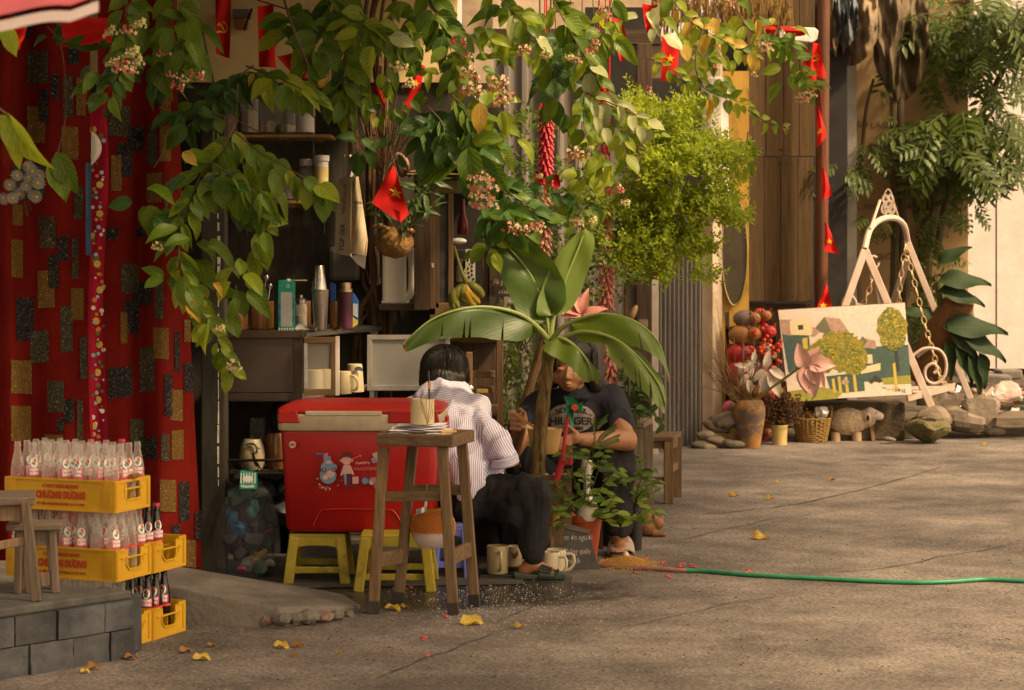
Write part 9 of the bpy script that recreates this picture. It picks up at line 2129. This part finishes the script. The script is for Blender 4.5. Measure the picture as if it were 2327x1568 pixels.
for k,(pts,r,l) in enumerate((([(1950,760),(1935,560),(1905,330),(1895,180),(1890,60)],.06,'slender green stem leaning left in front of the banner'),([(2030,740),(2035,500),(2030,250),(2030,-20)],.045,'upright slender green stem in the middle of the banner'),([(2060,700),(2052,500),(2046,320),(2050,100)],.045,'dark slender stem at the right of the banner'),([(1932,520),(1955,380),(1968,250),(1985,180)],.022,'thin twig stem rising to the right across the banner'))):
    t = thing('young_tree',l,'tree',P(*pts[0],18.9),'slender young trees before the banner'); limb(t,pts,18.9,r,r * .6)
    if k == 0: fronds(t,1905,400,40,40,18.7,14,90); fronds(t,1960,340,40,20,18.7,4,90)
    if k == 1: fronds(t,1990,500,30,20,18.7,4,60)
bb = thing('broad_leaf_plant','dark broad leaved plant beside the white wall','plant',P(2160,880,18.4)); LB = leaf_me('broad_leaf',leafmat('broad_leaf',(.010,.026,.007),(.018,.038,.010),veins=18,tr=.12,rough=.6,spec=.2),.36,.35,.1,.7,10,.05)  # leaf colour darkened to stand for backlighting
for x,y,dx,dz,sz in ((2130,640,1,.15,130),(2130,660,.9,-.1,120),(2140,745,1,.12,160),(2150,740,.8,-.6,120),(2170,780,.6,-.9,110),(2200,800,.5,-1,110),(2150,770,.3,-1,100),(2120,720,-.5,.2,80),(2180,760,.9,-.3,130),(2225,800,.35,-1,90),(2130,600,.5,.4,90)): inst('leaf',LB,bb,M4(P(x,y,18.0),rot_to((dx,-.2,dz),(-dz * .3,-.8,.6)),PX(sz,18)))
b = MB(); b.tube(bez([P(2160,900,18.4),P(2150,780,18.2),P(2130,640,18.1)],8),.03,7); obj('stem',b,m_stem,bb,smooth=True)
# fallen leaves on the road
FL_ = [leaf_me('fallen_%d' % i,m,.62,.1,.35,.8,6,.12,i) for i,m in enumerate((m_lfy,mat('fallen_brown',(.16,.07,.018),(.26,.13,.04),sc=20,rough=.9),leafmat('fallen_bright',(.45,.32,.03),(.5,.38,.05),tr=.2)))]
for x,y,s,k,l in ((622,1467,40,2,'bright yellow curled leaf, larger of the two on the road below the ramp'),(438,1497,44,2,'bright yellow leaf folded in two near the bottom edge'),(664,1466,30,1,'brown curled leaf right of the bright yellow one'),(405,1480,34,1,'dark brown crumpled leaf in front of the yellow crate'),(470,1467,22,1,'small brown leaf below the ramp corner'),(280,1494,34,1,'dry brown leaf beside the slate platform'),(195,1516,36,1,'tan leaf at the bottom left below the slate blocks'),(182,1526,24,2,'small yellow leaf below the tan one'),(612,1484,14,1,'tiny brown leaf under the bright yellow one'),(660,1488,20,1,'tiny brown sliver of leaf below the ramp'),(760,1481,16,0,'small orange leaf between ramp and bottom edge'),(875,1382,40,2,'pale yellow leaf between the legs of the tall stool'),(908,1379,22,0,'orange yellow leaf beside the rear stool leg'),(1045,1416,60,2,'long narrow yellow leaf in front of the tall stool'),(1165,1424,30,0,'orange leaf right of the long yellow one'),(1350,1428,14,0,'tiny orange leaf alone on the road'),(1655,1126,26,0,'yellow leaf left of two on the far road'),(1738,1133,24,0,'yellow leaf right of two on the far road'),(1707,1222,44,0,'long orange leaf in the middle of the road'),(900,1390,12,0,'tiny yellow flake by the stool leg'),(1760,1096,16,0,'small yellow leaf near the curve of the road'),(1880,1090,20,1,'brown leaf on the far right road'),(2230,1010,16,0,'pale petal in front of the grey rocks')):
    p = G(x,y,.008); o = bpy.data.objects.new('fallen_leaf',FL_[k]); COL.objects.link(o); o.matrix_local = M4(p,Matrix.Rotation(rnd.uniform(-2.0,-1.1),3,'Z') @ Matrix.Rotation(rnd.uniform(.15,.5),3,'Y'),PX(s,p.y)); tag(o,l,'leaf','fallen leaves on the road')
b = MB()
for x,y in ((1700,1298),(1550,1282),(1545,1290),(1575,1286),(1505,1278),(1440,1300),(930,1335),(1010,1400),(1065,1405),(965,1450),(970,1490),(1520,1310),(1470,1266),(2140,990)):
    for q_ in range(4): p = G(x + rnd.uniform(-6,6),y + rnd.uniform(-3,3),.004); b.ell(p,(.012,.007,.004),6,4,Matrix.Rotation(rnd.random() * 3,3,'Z'))
solo('fallen_petals','scattered pink red petals on the road near the hose and stool','petals',b,mat('petal_fallen',(.48,.08,.07),rough=.8),kind='stuff')
